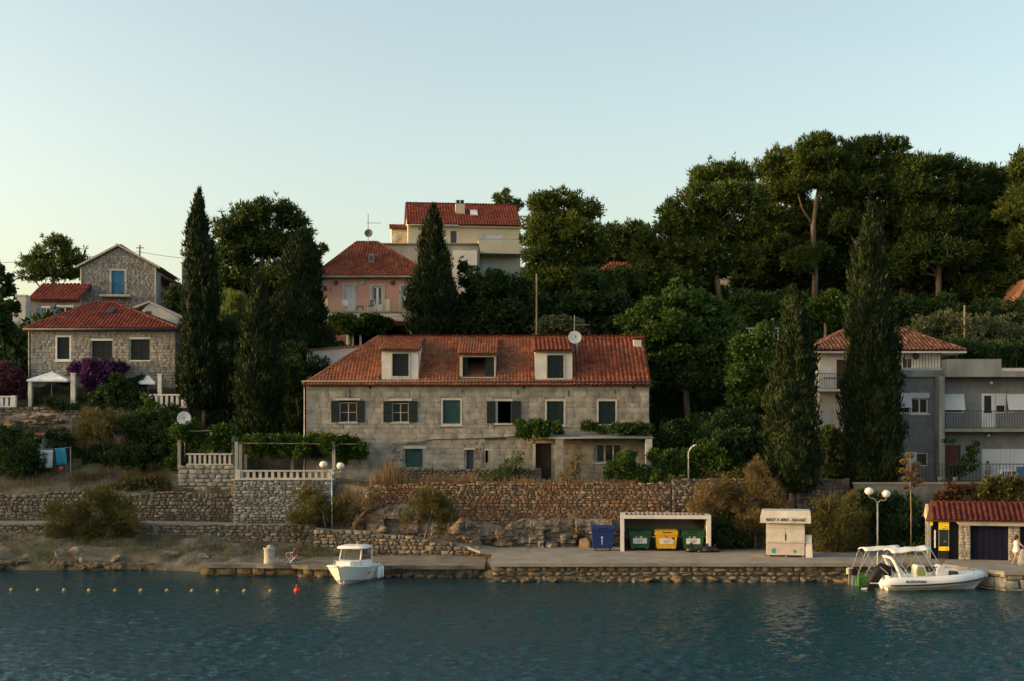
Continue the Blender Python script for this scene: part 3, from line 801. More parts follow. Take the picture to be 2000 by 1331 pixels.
def cypress(name, label, px, ytop, ybase, hw, Y, leaf, seed, prof, lean=0.0, trunk=(None, None), dens=120, lump=0.22, group=None):
    """columnar tree: prof = [(t, share of the half width)] from foot (0) to tip (1)"""
    rng = np.random.default_rng(seed)
    x0 = PX(px, Y); zb = PZ(ybase, Y); zt = PZ(ytop, Y); Rm = hw / FP * Y; H = zt - zb
    g = min(gz(x0, Y), zb) - 0.1
    base = (x0, Y, g)
    t = thing(name, label, "tree", base, 0, group)
    tx = PX(trunk[0], Y) if trunk[0] else x0
    tb = MB().tube([(tx, Y, g), (tx + 0.02, Y, zb + 0.1), (x0 + lean * H * 0.5, Y, zb + H * 0.5), (x0 + lean * H, Y, zt - 0.5)], [trunk[1] or 0.2, (trunk[1] or 0.2) * 0.9, 0.1, 0.02], 8)
    tb.build("trunk", M_barkpale, t, True)
    pt_, ps_ = zip(*prof)
    def surf(tt, th, sd):
        r = Rm * np.interp(tt, pt_, ps_)
        n1 = vnoise(th * 1.27 + 10, tt * H * 0.5, sd) - 0.5
        n2 = vnoise(th * 3.1 + 30, tt * H * 1.5, sd + 1) - 0.5
        n3 = vnoise(th * 6.3 + 50, tt * H * 3.2, sd + 2) - 0.5
        return np.maximum(0.03, r * (1 + lump * (1.5 * n1 + 1.1 * n2)) + 0.5 * n3 * np.minimum(1, r))
    n = int(dens * 2 * math.pi * Rm * 0.75 * H)
    tt = rng.random(n * 2); keep = rng.random(n * 2) < (np.interp(tt, pt_, ps_) + 0.06)
    tt = tt[keep][:n]; n = len(tt)
    th = rng.random(n) * 2 * math.pi
    # noise must close around the stem: fold the angle
    tf = np.abs(th - math.pi) + (th > math.pi) * 7.0 * 0
    r = surf(tt, tf, seed) * (1 - 0.28 * rng.random(n) ** 1.6)
    out_ = rng.random(n) < 0.1
    r = np.where(out_, r * rng.uniform(1.03, 1.22, n) + 0.05, r)
    cz = zb + tt * H
    wob = lean * H * tt + 0.12 * np.sin(cz * 0.6 + seed)
    pts = np.stack([x0 + wob + r * np.cos(th), Y + r * np.sin(th), cz], 1)
    ax = np.stack([np.cos(th) * 0.45, np.sin(th) * 0.45, np.full(n, 1.0)], 1) + rng.normal(size=(n, 3)) * 0.3
    V, F = leaf_quads(pts - np.array(base), ax, (0.4, 0.1), rng)
    cr = link(np_mesh("crown", V, F, leaf), "crown", t)
    # dense inner sprays
    K, S = 40, 18
    VV = []
    for i in range(K + 1):
        q = i / K
        for k in range(S):
            a = 2 * math.pi * k / S
            rr = float(surf(np.array([q]), np.array([abs(a - math.pi)]), seed)[0]) * 0.8
            c = zb + q * H
            VV.append((x0 + lean * H * q + 0.12 * math.sin(c * 0.6 + seed) + rr * math.cos(a) - base[0], rr * math.sin(a), c - base[2]))
    FF = [(i * S + k, i * S + (k + 1) % S, (i + 1) * S + (k + 1) % S, (i + 1) * S + k) for i in range(K) for k in range(S)]
    link(np_mesh("inner_crown", VV, FF, leaf), "inner_crown", t)
    return t
# ------------------------------------------------------------------ quay, path, retaining walls
def rock(name, label, c, r, seed, matl=None, parent=None, group=None, blocky=0.5, sub=3):
    import bmesh
    from mathutils import noise
    bm = bmesh.new()
    bmesh.ops.create_icosphere(bm, subdivisions=min(sub + 1, 4), radius=1.0)
    rnd = random.Random(seed)
    cuts = []
    for i in range(12):
        d = Vector((rnd.gauss(0, 1), rnd.gauss(0, 1), rnd.gauss(0, 0.8))).normalized()
        cuts.append((d, rnd.uniform(0.45, 0.8)))
    so_ = Vector((seed * 3.7, seed * 1.3, seed * 0.7))
    for v in bm.verts:
        p = v.co.copy()
        for d, k in cuts:
            e = p.dot(d) - k
            if e > 0: p -= d * e * 0.95
        q = Vector((p.x * r[0], p.y * r[1], p.z * r[2]))
        n1 = noise.fractal(q * 1.1 + so_, 1.0, 2.1, 4)
        st = noise.noise(Vector((q.x * 0.4, q.y * 0.4, q.z * 4.5)) + so_)
        p *= 1 + 0.3 * n1 + 0.1 * st
        v.co = (p.x * r[0], p.y * r[1], p.z * r[2])
    me = bpy.data.meshes.new(name)
    bm.to_mesh(me); bm.free()
    me.materials.append(matl or M_rock)
    o = link(me, name, parent)
    ov = org(parent)
    o.location = (c[0] - ov[0], c[1] - ov[1], c[2] - ov[2])
    o.rotation_euler = (0, 0, rnd.uniform(0, 6))
    if parent is None: tag(o, label, "rock", group)
    return o

def sheet(name, pts_front, pts_back, z, thick, matl, kind="structure"):
    """slab between two (x, y) lines, its top at z (number or list)"""
    n = len(pts_front)
    zz = z if isinstance(z, (list, tuple)) else [z] * n
    V, F = [], []
    for i in range(n):
        f, b = pts_front[i], pts_back[i]
        V += [(f[0], f[1], zz[i] - thick), (f[0], f[1], zz[i]), (b[0], b[1], zz[i]), (b[0], b[1], zz[i] - thick)]
    for i in range(n - 1):
        k = i * 4
        for q in range(3): F.append((k + q, k + q + 1, k + 5 + q, k + 4 + q))
    F += [(3, 2, 1, 0), (4 * n - 4, 4 * n - 3, 4 * n - 2, 4 * n - 1)]
    return fix_normals(MB().add(V, F).build(name, matl, None, kind=kind))

def rock_face(name, label, prof, Y, jut, seed, matl, cat="rock", res=0.09, blocky=0.5):
    """a face of natural rock: prof = [(px, y top, y bottom)] along it; juts towards the eye"""
    from mathutils import noise
    prof = [(PX(a, Y), PZ(t, Y), PZ(b, Y)) for a, t, b in prof]
    x0, x1 = prof[0][0], prof[-1][0]
    nx = int((x1 - x0) / res); nz = 30
    V = []
    for i in range(nx + 1):
        x = x0 + (x1 - x0) * i / nx
        zt = float(np.interp(x, [p[0] for p in prof], [p[1] for p in prof])); zb = float(np.interp(x, [p[0] for p in prof], [p[2] for p in prof]))
        zt += 0.16 * noise.noise(Vector((x * 1.1, seed, 0))) + 0.07 * noise.noise(Vector((x * 3.7, seed, 4)))
        end = min(1.0, (x - x0) / 0.7, (x1 - x) / 0.7)
        for j in range(nz + 1):
            v = j / nz
            z = zb + (zt - zb) * v
            w = Vector((x + 0.25 * noise.noise(Vector((x, z, seed))), z * 1.7, seed * 2.0))
            c = noise.cell(Vector((w.x * 0.95, w.y * 0.62 + 0.25 * noise.noise(Vector((x * 0.5, 0, seed))), seed)))
            c2 = noise.cell(Vector((w.x * 2.3, w.y * 1.9, seed + 7)))
            d = jut * (0.35 + 0.42 * c + 0.16 * c2 + 0.22 * noise.fractal(Vector((x * 1.6, z * 2.6, seed)), 1.0, 2.0, 4))
            led = noise.noise(Vector((x * 0.35, z * 3.4, seed + 3)))
            d += 0.18 * jut * (1 if led > 0.1 else -0.6 if led < -0.25 else 0)
            d *= max(0.05, end) * (1.0 if v < 0.75 else 1 - 0.75 * ((v - 0.75) / 0.25) ** 2)
            V.append((x, Y - max(0.02, d), z))
        V.append((x, Y + 0.5, zt + 0.02))
    m_ = nz + 2
    Fc = [(i * m_ + j, (i + 1) * m_ + j, (i + 1) * m_ + j + 1, i * m_ + j + 1) for i in range(nx) for j in range(m_ - 1)]
    o = MB().add(V, Fc).build(name, matl, None)
    return tag(o, label, cat)

rq = random.Random(4)
fx = [-1.25 + i * 1.6 for i in range(21)]
sheet("quay", [(x, 74.85 + rq.uniform(-.06, .06)) for x in fx], [(x, 86.6) for x in fx], 1.05, 0.2, M_concrete)
sheet("quay", [(24.3, 74.9), (25.3, 72.6), (26.5, 70.3), (40, 69.9)], [(24.4, 75.02), (27, 75.02), (29, 75.02), (40, 75.02)], 1.054, 0.2, M_concrete)
lx = [-18.4 + i * 1.05 for i in range(17)]
sheet("quay", [(x, (77.75 if x < -12.5 else 77.1) + rq.uniform(-.16, .16)) for x in lx], [(x, 79.2 if x < -12.6 else (84.2 if x < -9 else 83.7)) for x in lx], [0.68 + rq.uniform(-.02, .02) for _ in lx], 0.22, mat("old_quay_top", [(0.1, 0.088, 0.072), (0.2, 0.178, 0.15)], 0.95, 1.1, 7, bump=0.7, bscale=7, bdist=0.05, dirt=(0.24, 0.21, 0.17), dscale=0.5))

# the sloping lane
pxs = np.arange(-46, 1.01, 1.0)
secs = [section(x) for x in pxs]
sheet("path", [(x, s[5, 0] - 0.12 if x < -2 else 81.5) for x, s in zip(pxs, secs)], [(x, s[6, 0] + 0.1) for x, s in zip(pxs, secs)],
      [max(1.062, s[5, 1] + 0.06) for s in secs], 0.16, M_asphalt)

# sea wall under the quay
qw = stone_wall("quay_wall", "rough stone quay wall rising from the water under the promenade", (-1.2, 75.05), (30.9, 75.05), -0.35, 0.88, (0.22, 0.55), (0.25, 0.9), M_quaystone, nind=300, cap=False, rot=0.14, seed=31, jit=0.16, pillow=0.18, gap=0.02)
for i in range(52):
    x = -1 + i * 0.61 + rq.uniform(-.25, .25)
    rock("foot_stone", None, (x + 1.2, -0.12 + rq.uniform(-.15, .1), 0.33 + rq.uniform(-.1, .12)), (rq.uniform(.22, .55), rq.uniform(.3, .5), rq.uniform(.14, .3)), 40 + i, M_weed, qw, None, sub=2)
stone_wall("quay_wall", "sunlit pale stone quay corner beside the bow of the inflatable boat", (24.45, 74.95), (26.6, 70.45), -0.35, 0.88, (0.4, 0.62), (0.6, 1.3), M_greystone, nind=300, cap=False, rot=0.02, seed=33, gap=0.03)
stone_wall("quay_wall", "pale stone quay front running off the right edge of the picture", (26.65, 70.5), (40, 70.1), -0.35, 0.88, (0.4, 0.62), (0.6, 1.3), M_greystone, nind=300, cap=False, rot=0.02, seed=34, gap=0.03)
pw = stone_wall("quay_wall", "low dark pier face below the barrel and the folding chair", (-18.4, 77.95), (-12.4, 77.95), -0.3, 0.5, (0.3, 0.5), (0.6, 1.4), M_weed, nind=300, cap=False, rot=0.05, seed=35, gap=0.04)
lw_ = stone_wall("quay_wall", "low weed stained quay face behind the white cabin boat", (-12.4, 77.35), (-1.2, 77.35), -0.3, 0.5, (0.3, 0.5), (0.5, 1.2), M_weed, nind=300, cap=False, rot=0.07, seed=36, gap=0.04)
for i in range(18):
    rock("foot_stone", None, (i * 0.62 + rq.uniform(-.2, .2), -0.1, 0.28 + rq.uniform(-.08, .08)), (rq.uniform(.2, .5), rq.uniform(.25, .45), rq.uniform(.12, .24)), 140 + i, M_weed, lw_, None, sub=2)

# wall under the lane
stone_wall("retaining_wall", "low dry stone wall under the lane above the eroded left bank", (-46, 85.95), (-13.0, 85.85), 1.0, 2.5, (0.12, 0.34), (0.16, 0.65), M_rubble, nind=300, cap=False, rot=0.13, seed=41, jit=0.15, pillow=0.06, gap=0.004)
LB = math.hypot(11.3, 2.2)
stone_wall("retaining_wall", "tapering dry stone wall under the ramp that runs down to the quay", (-13.0, 85.4), (-1.7, 83.2), 0.55, 2.2, (0.12, 0.34), (0.16, 0.65), M_rubble, nind=300, cap=False, rot=0.14, seed=43, jit=0.15, pillow=0.06, gap=0.004,
           top=lambda u: float(np.interp(u, [0, 3.4, 7.2, 9.9, LB], [1.62, 1.55, 1.2, 0.75, 0.5])))
# walls above the lane
stone_wall("retaining_wall", "long dry stone wall above the lane with ragged top", (-46, 89.35), (-18.75, 89.25), 2.5, 4.35, (0.12, 0.3), (0.14, 0.52), M_rubble, nind=300, rot=0.16, seed=45, jit=0.16, pillow=0.08, gap=0.004,
           top=lambda u: 1.85 + 0.12 * math.sin(u * 0.9) + 0.0)
bw = stone_wall("terrace_wall", "pale mortared stone terrace wall below the long balustrade", (-18.85, 88.3), (-12.15, 88.2), 2.3, 5.38, (0.13, 0.3), (0.18, 0.6), M_greystone, nind=300, cap=False, rot=0.08, seed=47, gap=0.0, jit=0.12, thick=0.9, core=M_mortar, pillow=0.06)
MB().box(-0.12, 6.85, -0.05, 0.5, 3.05, 3.13).build("coping", M_stonetrim, bw)
stone_wall("terrace_wall", "small grey stone terrace wall under the short vine shaded balustrade", (-23.2, 90.6), (-19.2, 90.5), 3.6, 6.3, (0.2, 0.34), (0.4, 0.8), M_greystone, nind=300, cap=False, rot=0.01, seed=48, gap=0.012, core=M_mortar, pillow=0.05)
stone_wall("retaining_wall", "tall reddish dry stone wall below the long stone house", (-9.7, 86.75), (10.5, 86.2), 1.0, 5.15, (0.1, 0.26), (0.14, 0.5), M_rubble_red, nind=300, rot=0.12, seed=51, jit=0.14, pillow=0.06, gap=0.004,
           top=lambda u: 4.15 + 0.05 * math.sin(u * 1.7) - (0.25 * max(0, 1 - u / 3.0)))
stone_wall("retaining_wall", "grey topped stretch of stone wall behind the white kiosk and tamarisks", (10.55, 86.15), (22.3, 86.05), 1.0, 5.45, (0.12, 0.3), (0.16, 0.6), M_rubble, nind=300, rot=0.1, seed=53, jit=0.14, pillow=0.06, gap=0.004)
w = thing("retaining_wall", "plain grey concrete wall behind the tiled hut and agave", "wall", (22.3, 84.8, 0.9))
MB().box(22.3, 48, 84.75, 85.3, 0.8, 5.2).build("wall_face", mat("stained_concrete", [(0.1, 0.1, 0.09), (0.2, 0.195, 0.175)], 0.95, 0.8, 7, bump=0.5, sc=(1, 1, 0.35)), w)
MB().box(22.25, 48, 84.68, 85.36, 5.2, 5.32).build("coping", M_concrete, w)
# rock outcrops at the foot of the red wall
rock_face("rock_outcrop", "weathered limestone outcrop under the red wall left of the blue bin", [(868, 1034, 1062), (900, 1014, 1066), (945, 1022, 1070), (985, 1030, 1074), (1000, 1020, 1074), (1035, 1012, 1078), (1100, 1013, 1082), (1160, 1014, 1084), (1214, 1016, 1086)], 86.15, 0.95, 3, M_rock)
rock_face("rock_outcrop", "rough reddish rock bank above the ramp left of the forked tamarisk", [(716, 1012, 1046), (745, 990, 1046), (800, 985, 1052), (850, 1000, 1058), (890, 1020, 1064)], 86.55, 0.6, 9, M_rock)
for i, (a, b, rx, ry, lab) in enumerate(((930, 1058, 20, 9, "low flat rock slab at the foot of the outcrop near the tamarisk"), (1075, 1066, 18, 8, "small boulder at the foot of the outcrop in the middle"), (1140, 1062, 22, 13, "boulder beside the blue bin at the foot of the outcrop"), (745, 1036, 16, 9, "small boulder beside the dark leaning trunk"))):
    Y = 85.5; k = Y / FP
    rock("rock", lab, (PX(a, Y), Y, PZ(b, Y)), (rx * k, 0.45, ry * k), 60 + i, M_rock, sub=3)
# shore rocks
rock_face("shore_ledge", "dark weed stained rock ledge along the left waterline", [(-60, 1092, 1122), (40, 1094, 1122), (75, 1098, 1122), (110, 1090, 1122), (150, 1094, 1122), (200, 1098, 1122), (260, 1100, 1122), (330, 1102, 1122), (380, 1105, 1122), (445, 1108, 1122)], 81.7, 0.75, 5, M_weed, res=0.11)
for i, (a, b, rx, ry, lab) in enumerate(((120, 1088, 15, 16, "left pale rock lit by the sun below the wide tamarisk"), (148, 1084, 17, 20, "tall pale rock lit by the sun below the wide tamarisk"), (228, 1094, 22, 9, "long low rock on the left bank right of the white marker"), (392, 1090, 22, 10, "rounded rock on the bank left of the low pier"), (340, 1082, 24, 9, "flat grey rock half sunk in the left bank"), (60, 1090, 18, 8, "low rock at the foot of the eroded bank near the left edge"), (420, 1104, 12, 5, "small pale stone by the corner of the low pier"))):
    Y = 81.6 + max(0, (1104 - b)) * 0.06; k = Y / FP
    rock("shore_rock", lab, (PX(a, Y), Y, PZ(b, Y)), (rx * k, 0.6, ry * k), 90 + i, M_rock, group="rocks on the left bank", sub=3)
# small white marker on the shore
mk = MB().lathe([(0.1, 0), (0.1, 0.36), (0.08, 0.46), (0.04, 0.5)], (PX(158, 81.6), 81.6, 0.25), 10).build("marker_post", M_stonetrim, None, True)
tag(mk, "small white marker post on the rocks at the water's edge", "post")
# ledges of rock below the left terrace
rock_face("rock_ledge", "pale layered rock ledge in the slope below the left stone house", [(5, 822, 862), (30, 808, 866), (70, 806, 868), (110, 808, 862), (140, 818, 856)], 95.6, 1.1, 15, M_rock)
# steps between the terraces
st = thing("stone_steps", "narrow dark stone steps between balustraded terrace and red wall", "steps", (-11.2, 87.0, 2.1))
for i in range(12):
    MB().box(-12.0 + 0.0, -9.9, 86.9 + i * 0.3, 87.22 + i * 0.3, 2.0, 2.3 + i * 0.27).build("step", M_rubble, st)

# balustrades
def baluster_mesh(h, w, matl):
    mb = MB()
    mb.box(-w / 2, w / 2, -w / 2, w / 2, 0, h)
    return mb
def balustrade(name, label, a, b, z, h, n, matl, posts=True, w=0.2, slab=0.0):
    dx, dy = b[0] - a[0], b[1] - a[1]
    L = math.hypot(dx, dy)
    t = thing(name, label, "balustrade", (a[0], a[1], z), math.atan2(dy, dx), world=False)
    MB().bbox(-0.05, L + 0.05, -0.14, 0.14, h - 0.1, h, 0.02).build("top_rail", matl, t)
    MB().box(-0.05, L + 0.05, -0.14, 0.14, 0, 0.1).build("bottom_rail", matl, t)
    me = None
    for i in range(n):
        x = L * (i + 0.5) / n
        if me is None:
            o = MB().add([], []).box(-w / 2, w / 2, -0.08, 0.08, 0.1, h - 0.1).build("baluster", matl, t)
            me = o.data
        else:
            o = link(me, "baluster", t)
        o.location = (x, 0, 0)
    if posts:
        for x in (0, L):
            MB().bbox(x - 0.16, x + 0.16, -0.17, 0.17, 0, h + 0.03, 0.02).build("pier", matl, t)
    return t
balustrade("balustrade", "long white balustrade on the terrace wall beside the double globe lamp", (PX(466, 88.5), 88.55), (PX(648, 88.5), 88.45), PZ(936, 88.5) - 0.02, 0.62, 15, M_stonetrim, True, 0.2)
balustrade("balustrade", "short white balustrade under the vine right of the satellite dish", (PX(366, 90.8), 90.85), (PX(454, 90.8), 90.8), PZ(909, 90.8), 0.82, 9, M_stonetrim, False, 0.16)
balustrade("balustrade", "cream balustrade of wide slats below the tall cypress by the left house", (PX(290, 98), 98), (PX(362, 98), 98), PZ(797, 98), 1.02, 7, M_whitepaint, True, 0.2)
balustrade("balustrade", "white balustrade cut by the left edge of the picture under mauve flowers", (PX(-40, 98), 98), (PX(28, 98), 98), PZ(796, 98), 0.85, 7, M_whitepaint, True, 0.22)
# terrace edge wall of the left house
stone_wall("terrace_wall", "low rubble wall carrying the terrace of the left stone house", (-46, 97.9), (-24.2, 97.9), 9.2, 10.5, (0.16, 0.3), (0.3, 0.7), M_rubble, nind=300, cap=False, rot=0.05, seed=58)
# ------------------------------------------------------------------ houses
def wall_with_openings(mb, x0, x1, z0, z1, y, thick, ops):
    xs = sorted({x0, x1, *[o[0] for o in ops], *[o[1] for o in ops]}); zs = sorted({z0, z1, *[o[2] for o in ops], *[o[3] for o in ops]})
    xs = [x for x in xs if x0 <= x <= x1]; zs = [z for z in zs if z0 <= z <= z1]
    for i in range(len(xs) - 1):
        for j in range(len(zs) - 1):
            cx, cz = (xs[i] + xs[i + 1]) / 2, (zs[j] + zs[j + 1]) / 2
            if any(o[0] < cx < o[1] and o[2] < cz < o[3] for o in ops): continue
            mb.quad((xs[i], y, zs[j]), (xs[i + 1], y, zs[j]), (xs[i + 1], y, zs[j + 1]), (xs[i], y, zs[j + 1]))
            mb.quad((xs[i], y + thick, zs[j + 1]), (xs[i + 1], y + thick, zs[j + 1]), (xs[i + 1], y + thick, zs[j]), (xs[i], y + thick, zs[j]))
    for (a, b, c, d) in ops:
        mb.quad((a, y, c), (a, y, d), (a, y + thick, d), (a, y + thick, c))
        mb.quad((b, y, d), (b, y, c), (b, y + thick, c), (b, y + thick, d))
        mb.quad((a, y, d), (b, y, d), (b, y + thick, d), (a, y + thick, d))
        mb.quad((a, y, c), (a, y + thick, c), (b, y + thick, c), (b, y, c))
    return mb

def house_body(t, w, d, h, ops, matl, thick=0.35, y0=0.0, gable=None, x0=0.0, z0=-1.0, sides=True):
    """four walls with openings in the front; gable = height of a gable over front and back"""
    mb = MB()
    wall_with_openings(mb, x0, x0 + w, z0, h, y0, thick, ops)
    x1, y1 = x0 + w, y0 + d
    mb.box(x0, x0 + 0.02, y0 + thick, y1, z0, h); mb.box(x1 - 0.02, x1, y0 + thick, y1, z0, h)
    mb.quad((x0, y0, z0), (x0, y0, h), (x0, y0 + thick, h), (x0, y0 + thick, z0)); mb.quad((x1, y0, z0), (x1, y0 + thick, z0), (x1, y0 + thick, h), (x1, y0, h))
    mb.box(x0, x1, y1 - 0.02, y1, z0, h)
    if gable:
        xm = (x0 + x1) / 2
        for y in (y0, y1 - 0.3):
            mb.prism([(x0, y, h), (x1, y, h), (xm, y, gable)], (0, 0.3, 0))
    return mb.build("wall", matl, t)

def closed_window(t, x0, x1, z0, z1, y, fm, pm, fw=0.12, leaves=2, proud=0.05, slats=True, name="window", sill=True):
    f = MB()
    f.box(x0 - fw, x0, y - proud, y + 0.12, z0 - fw, z1 + fw); f.box(x1, x1 + fw, y - proud, y + 0.12, z0 - fw, z1 + fw)
    f.box(x0, x1, y - proud, y + 0.12, z1, z1 + fw); f.box(x0, x1, y - proud, y + 0.12, z0 - fw, z0)
    w = f.build(name, fm, t)
    n = leaves
    for i in range(n):
        a, b = x0 + (x1 - x0) * i / n, x0 + (x1 - x0) * (i + 1) / n
        shutter(w, a + 0.01, b - 0.01, z0, z1, y + 0.03, pm, slats)
    if sill: MB().box(x0 - fw - 0.08, x1 + fw + 0.08, y - proud - 0.08, y + 0.1, z0 - fw - 0.07, z0 - fw).build("sill", fm, w)
    return w

def shutter(p, x0, x1, z0, z1, y, pm, slats=True, rail=0.07):
    m = MB()
    m.box(x0, x0 + rail, y, y + 0.04, z0, z1); m.box(x1 - rail, x1, y, y + 0.04, z0, z1)
    m.box(x0 + rail, x1 - rail, y, y + 0.04, z1 - rail, z1); m.box(x0 + rail, x1 - rail, y, y + 0.04, z0, z0 + rail)
    zm = (z0 + z1) / 2
    m.box(x0 + rail, x1 - rail, y, y + 0.04, zm - rail / 2, zm + rail / 2)
    s = m.build("shutter", pm, p)
    k = int((z1 - z0 - 2 * rail) / 0.09) if slats else 0
    mm = MB()
    if slats:
        for i in range(k):
            z = z0 + rail + (z1 - z0 - 2 * rail) * i / k
            mm.add([(x0 + rail, y + 0.008, z), (x1 - rail, y + 0.008, z), (x1 - rail, y + 0.034, z + 0.085), (x0 + rail, y + 0.034, z + 0.085)], [(0, 1, 2, 3)])
        b = len(s.data.vertices)
    else:
        mm.box(x0 + rail, x1 - rail, y + 0.012, y + 0.03, z0 + rail, z1 - rail)
    # the leaf's louvres belong to the leaf: join them into the same mesh
    off = org(p)
    import bmesh
    bm = bmesh.new(); bm.from_mesh(s.data)
    vs = [bm.verts.new((a - off[0], bb - off[1], c - off[2])) for a, bb, c in mm.v]
    for f in mm.f: bm.faces.new([vs[i] for i in f])
    bm.to_mesh(s.data); bm.free()
    return s

def glazed_window(t, x0, x1, z0, z1, y, fm, bars=(1, 1), fw=0.06, inset=0.12, name="window", sill=None, pane=None):
    f = MB()
    yy = y + inset
    f.box(x0, x0 + fw, yy, yy + 0.06, z0, z1); f.box(x1 - fw, x1, yy, yy + 0.06, z0, z1)
    f.box(x0 + fw, x1 - fw, yy, yy + 0.06, z1 - fw, z1); f.box(x0 + fw, x1 - fw, yy, yy + 0.06, z0, z0 + fw)
    for i in range(bars[0]):
        x = x0 + (x1 - x0) * (i + 1) / (bars[0] + 1)
        f.box(x - fw * 0.6, x + fw * 0.6, yy - 0.01, yy + 0.05, z0 + fw, z1 - fw)
    w = f.build(name, fm, t)
    nx, nz = bars[0] + 1, bars[1] + 1
    for i in range(nx):
        for j in range(nz):
            a, b = x0 + (x1 - x0) * i / nx, x0 + (x1 - x0) * (i + 1) / nx
            c, d = z0 + (z1 - z0) * j / nz, z0 + (z1 - z0) * (j + 1) / nz
            MB().box(a + 0.03, b - 0.03, yy + 0.02, yy + 0.03, c + 0.015, d - 0.015).build("pane", pane or M_glass, w)
    if bars[1]:
        for j in range(bars[1]):
            z = z0 + (z1 - z0) * (j + 1) / (bars[1] + 1)
            MB().box(x0 + fw, x1 - fw, yy - 0.008, yy + 0.045, z - 0.02, z + 0.02).build("glazing_bar", fm, w)
    if sill: MB().box(x0 - 0.1, x1 + 0.1, y - 0.1, y + 0.12, z0 - 0.1, z0).build("sill", sill, w)
    return w

def railing(t, x0, x1, y, z, h, matl, step=0.14, name="railing", r=0.012, ends=None):
    m = MB()
    m.box(x0, x1, y - 0.02, y + 0.02, z + h - 0.04, z + h); m.box(x0, x1, y - 0.015, y + 0.015, z + 0.06, z + 0.09)
    for x in (x0, x1): m.box(x - 0.02, x + 0.02, y - 0.02, y + 0.02, z, z + h)
    if ends:
        for x in (x0, x1):
            m.box(x - 0.02, x + 0.02, y + 0.02, ends, z + h - 0.04, z + h)
    rl = m.build(name, matl, t)
    n = int((x1 - x0) / step)
    me = None
    for i in range(1, n):
        x = x0 + (x1 - x0) * i / n
        if me is None:
            o = MB().box(x - r, x + r, y - r, y + r, z + 0.09, z + h - 0.04).build("bar", matl, rl); me = o.data; xx = x
        else:
            o = link(me, "bar", rl); o.location = (x - xx, 0, 0)
    return rl

def dish(name, label, c, r, face, matl, pole=None, cat="satellite dish"):
    """satellite dish: shallow bowl at c that looks along face, with feed arm and bracket"""
    c = Vector(c); f = Vector(face).normalized()
    base = Vector(pole) if pole is not None else c - Vector((0, 0, r * 1.4))
    t = thing(name, label, cat, tuple(base))
    M = Matrix.Translation(c) @ f.to_track_quat('Z', 'Y').to_matrix().to_4x4()
    m = MB()
    prof = [(r * k / 6, 0.22 * r * (k / 6) ** 2) for k in range(1, 7)]
    m.lathe([(0.01, 0)] + prof + [(r * 1.0, 0.22 * r - 0.03)] + [(r * k / 6, 0.22 * r * (k / 6) ** 2 - 0.03) for k in range(5, 0, -1)], n=24)
    m.xf(M)
    m.build("bowl", matl, t, True)
    tip = M @ Vector((0, 0, r * 0.75)); low = M @ Vector((0, -r * 0.9, 0.1))
    MB().tube([low if low.z < c.z else M @ Vector((0, r * 0.9, 0.1)), tip], 0.018, 5).build("feed_arm", M_metal, t)
    MB().tube([tip, tip - f * 0.12], 0.05, 8).build("receiver", M_iron, t)
    MB().tube([tuple(base), (base.x, base.y, c.z), tuple(c - f * 0.05)], 0.03, 6).build("mast", M_metal, t)
    return t

def antenna(name, label, base, h, arms, matl):
    t = thing(name, label, "antenna", base)
    x, y, z = base
    MB().tube([(x, y, z), (x, y, z + h)], 0.025, 6).build("mast", matl, t)
    for zz, l, d in arms:
        b = MB().tube([(x - l * 0.1 * d, y, z + zz), (x + l * d, y, z + zz)], 0.018, 5).build("boom", matl, t)
        for i in range(6):
            xx = x + l * d * (0.1 + 0.17 * i)
            MB().tube([(xx, y - 0.22, z + zz), (xx, y + 0.22, z + zz)], 0.01, 4).build("element", matl, b)
    return t

# ---- the long stone house on the terrace
Y0 = 91.0
OX, OZ = PX(598, Y0), 5.0
hx = lambda px: PX(px, Y0) - OX
hz = lambda py: PZ(py, Y0) - OZ
H1 = thing("stone_house", "long two storey limestone house with three dormers in its orange tiled roof", "house", (OX, Y0, OZ), 0, None, False)
W1, D1, E1 = hx(1268), 10.0, hz(745)
ops = []
def op(a, b, c, d): r = (hx(a), hx(b), hz(d), hz(c)); ops.append(r); return r
o1 = op(663, 697, 783, 825); o2 = op(766, 798, 784, 825); o3 = op(865, 899, 782, 828); o4 = op(968, 998, 784, 827); o5 = op(1068, 1101, 784, 829); o6 = op(1169, 1202, 784, 829)
g1 = op(791, 825, 877, 913); g2 = op(911, 925, 879, 917); g3 = op(948, 953, 880, 904); g4 = op(1046, 1077, 866, 938); g5 = op(1164, 1215, 867, 904)
wl = house_body(H1, W1, D1, E1, ops, M_mortar, 0.45)
fo = [(a - 0.14, b + 0.14, c - 0.16, d + 0.16) for a, b, c, d in ops]
masonry(wl, 0.0, W1, -0.3, E1 - 0.12, -0.035, (0.3, 0.44), (0.5, 1.15), 0.09, M_ashlar, fo, 0.01, 300, 0.012, 0.03, 0.0, 71, name="stone_block", protr=0.008)
for side in (0, 1):
    pass
MB().box(-0.05, W1 + 0.05, -0.12, 0.1, E1 - 0.12, E1 - 0.02).build("cornice", M_stonetrim, H1)
# gutter and downpipe
gt = MB().tube([(-0.25, -0.42, E1 - 0.02), (W1 + 0.2, -0.42, E1 - 0.05)], 0.06, 8).build("gutter", M_gutter, H1, True)
MB().tube([(-0.12, -0.4, E1 - 0.05), (-0.12, -0.12, E1 - 0.5), (-0.12, -0.1, 0.2)], 0.05, 8).build("downpipe", M_stonetrim, gt, True)
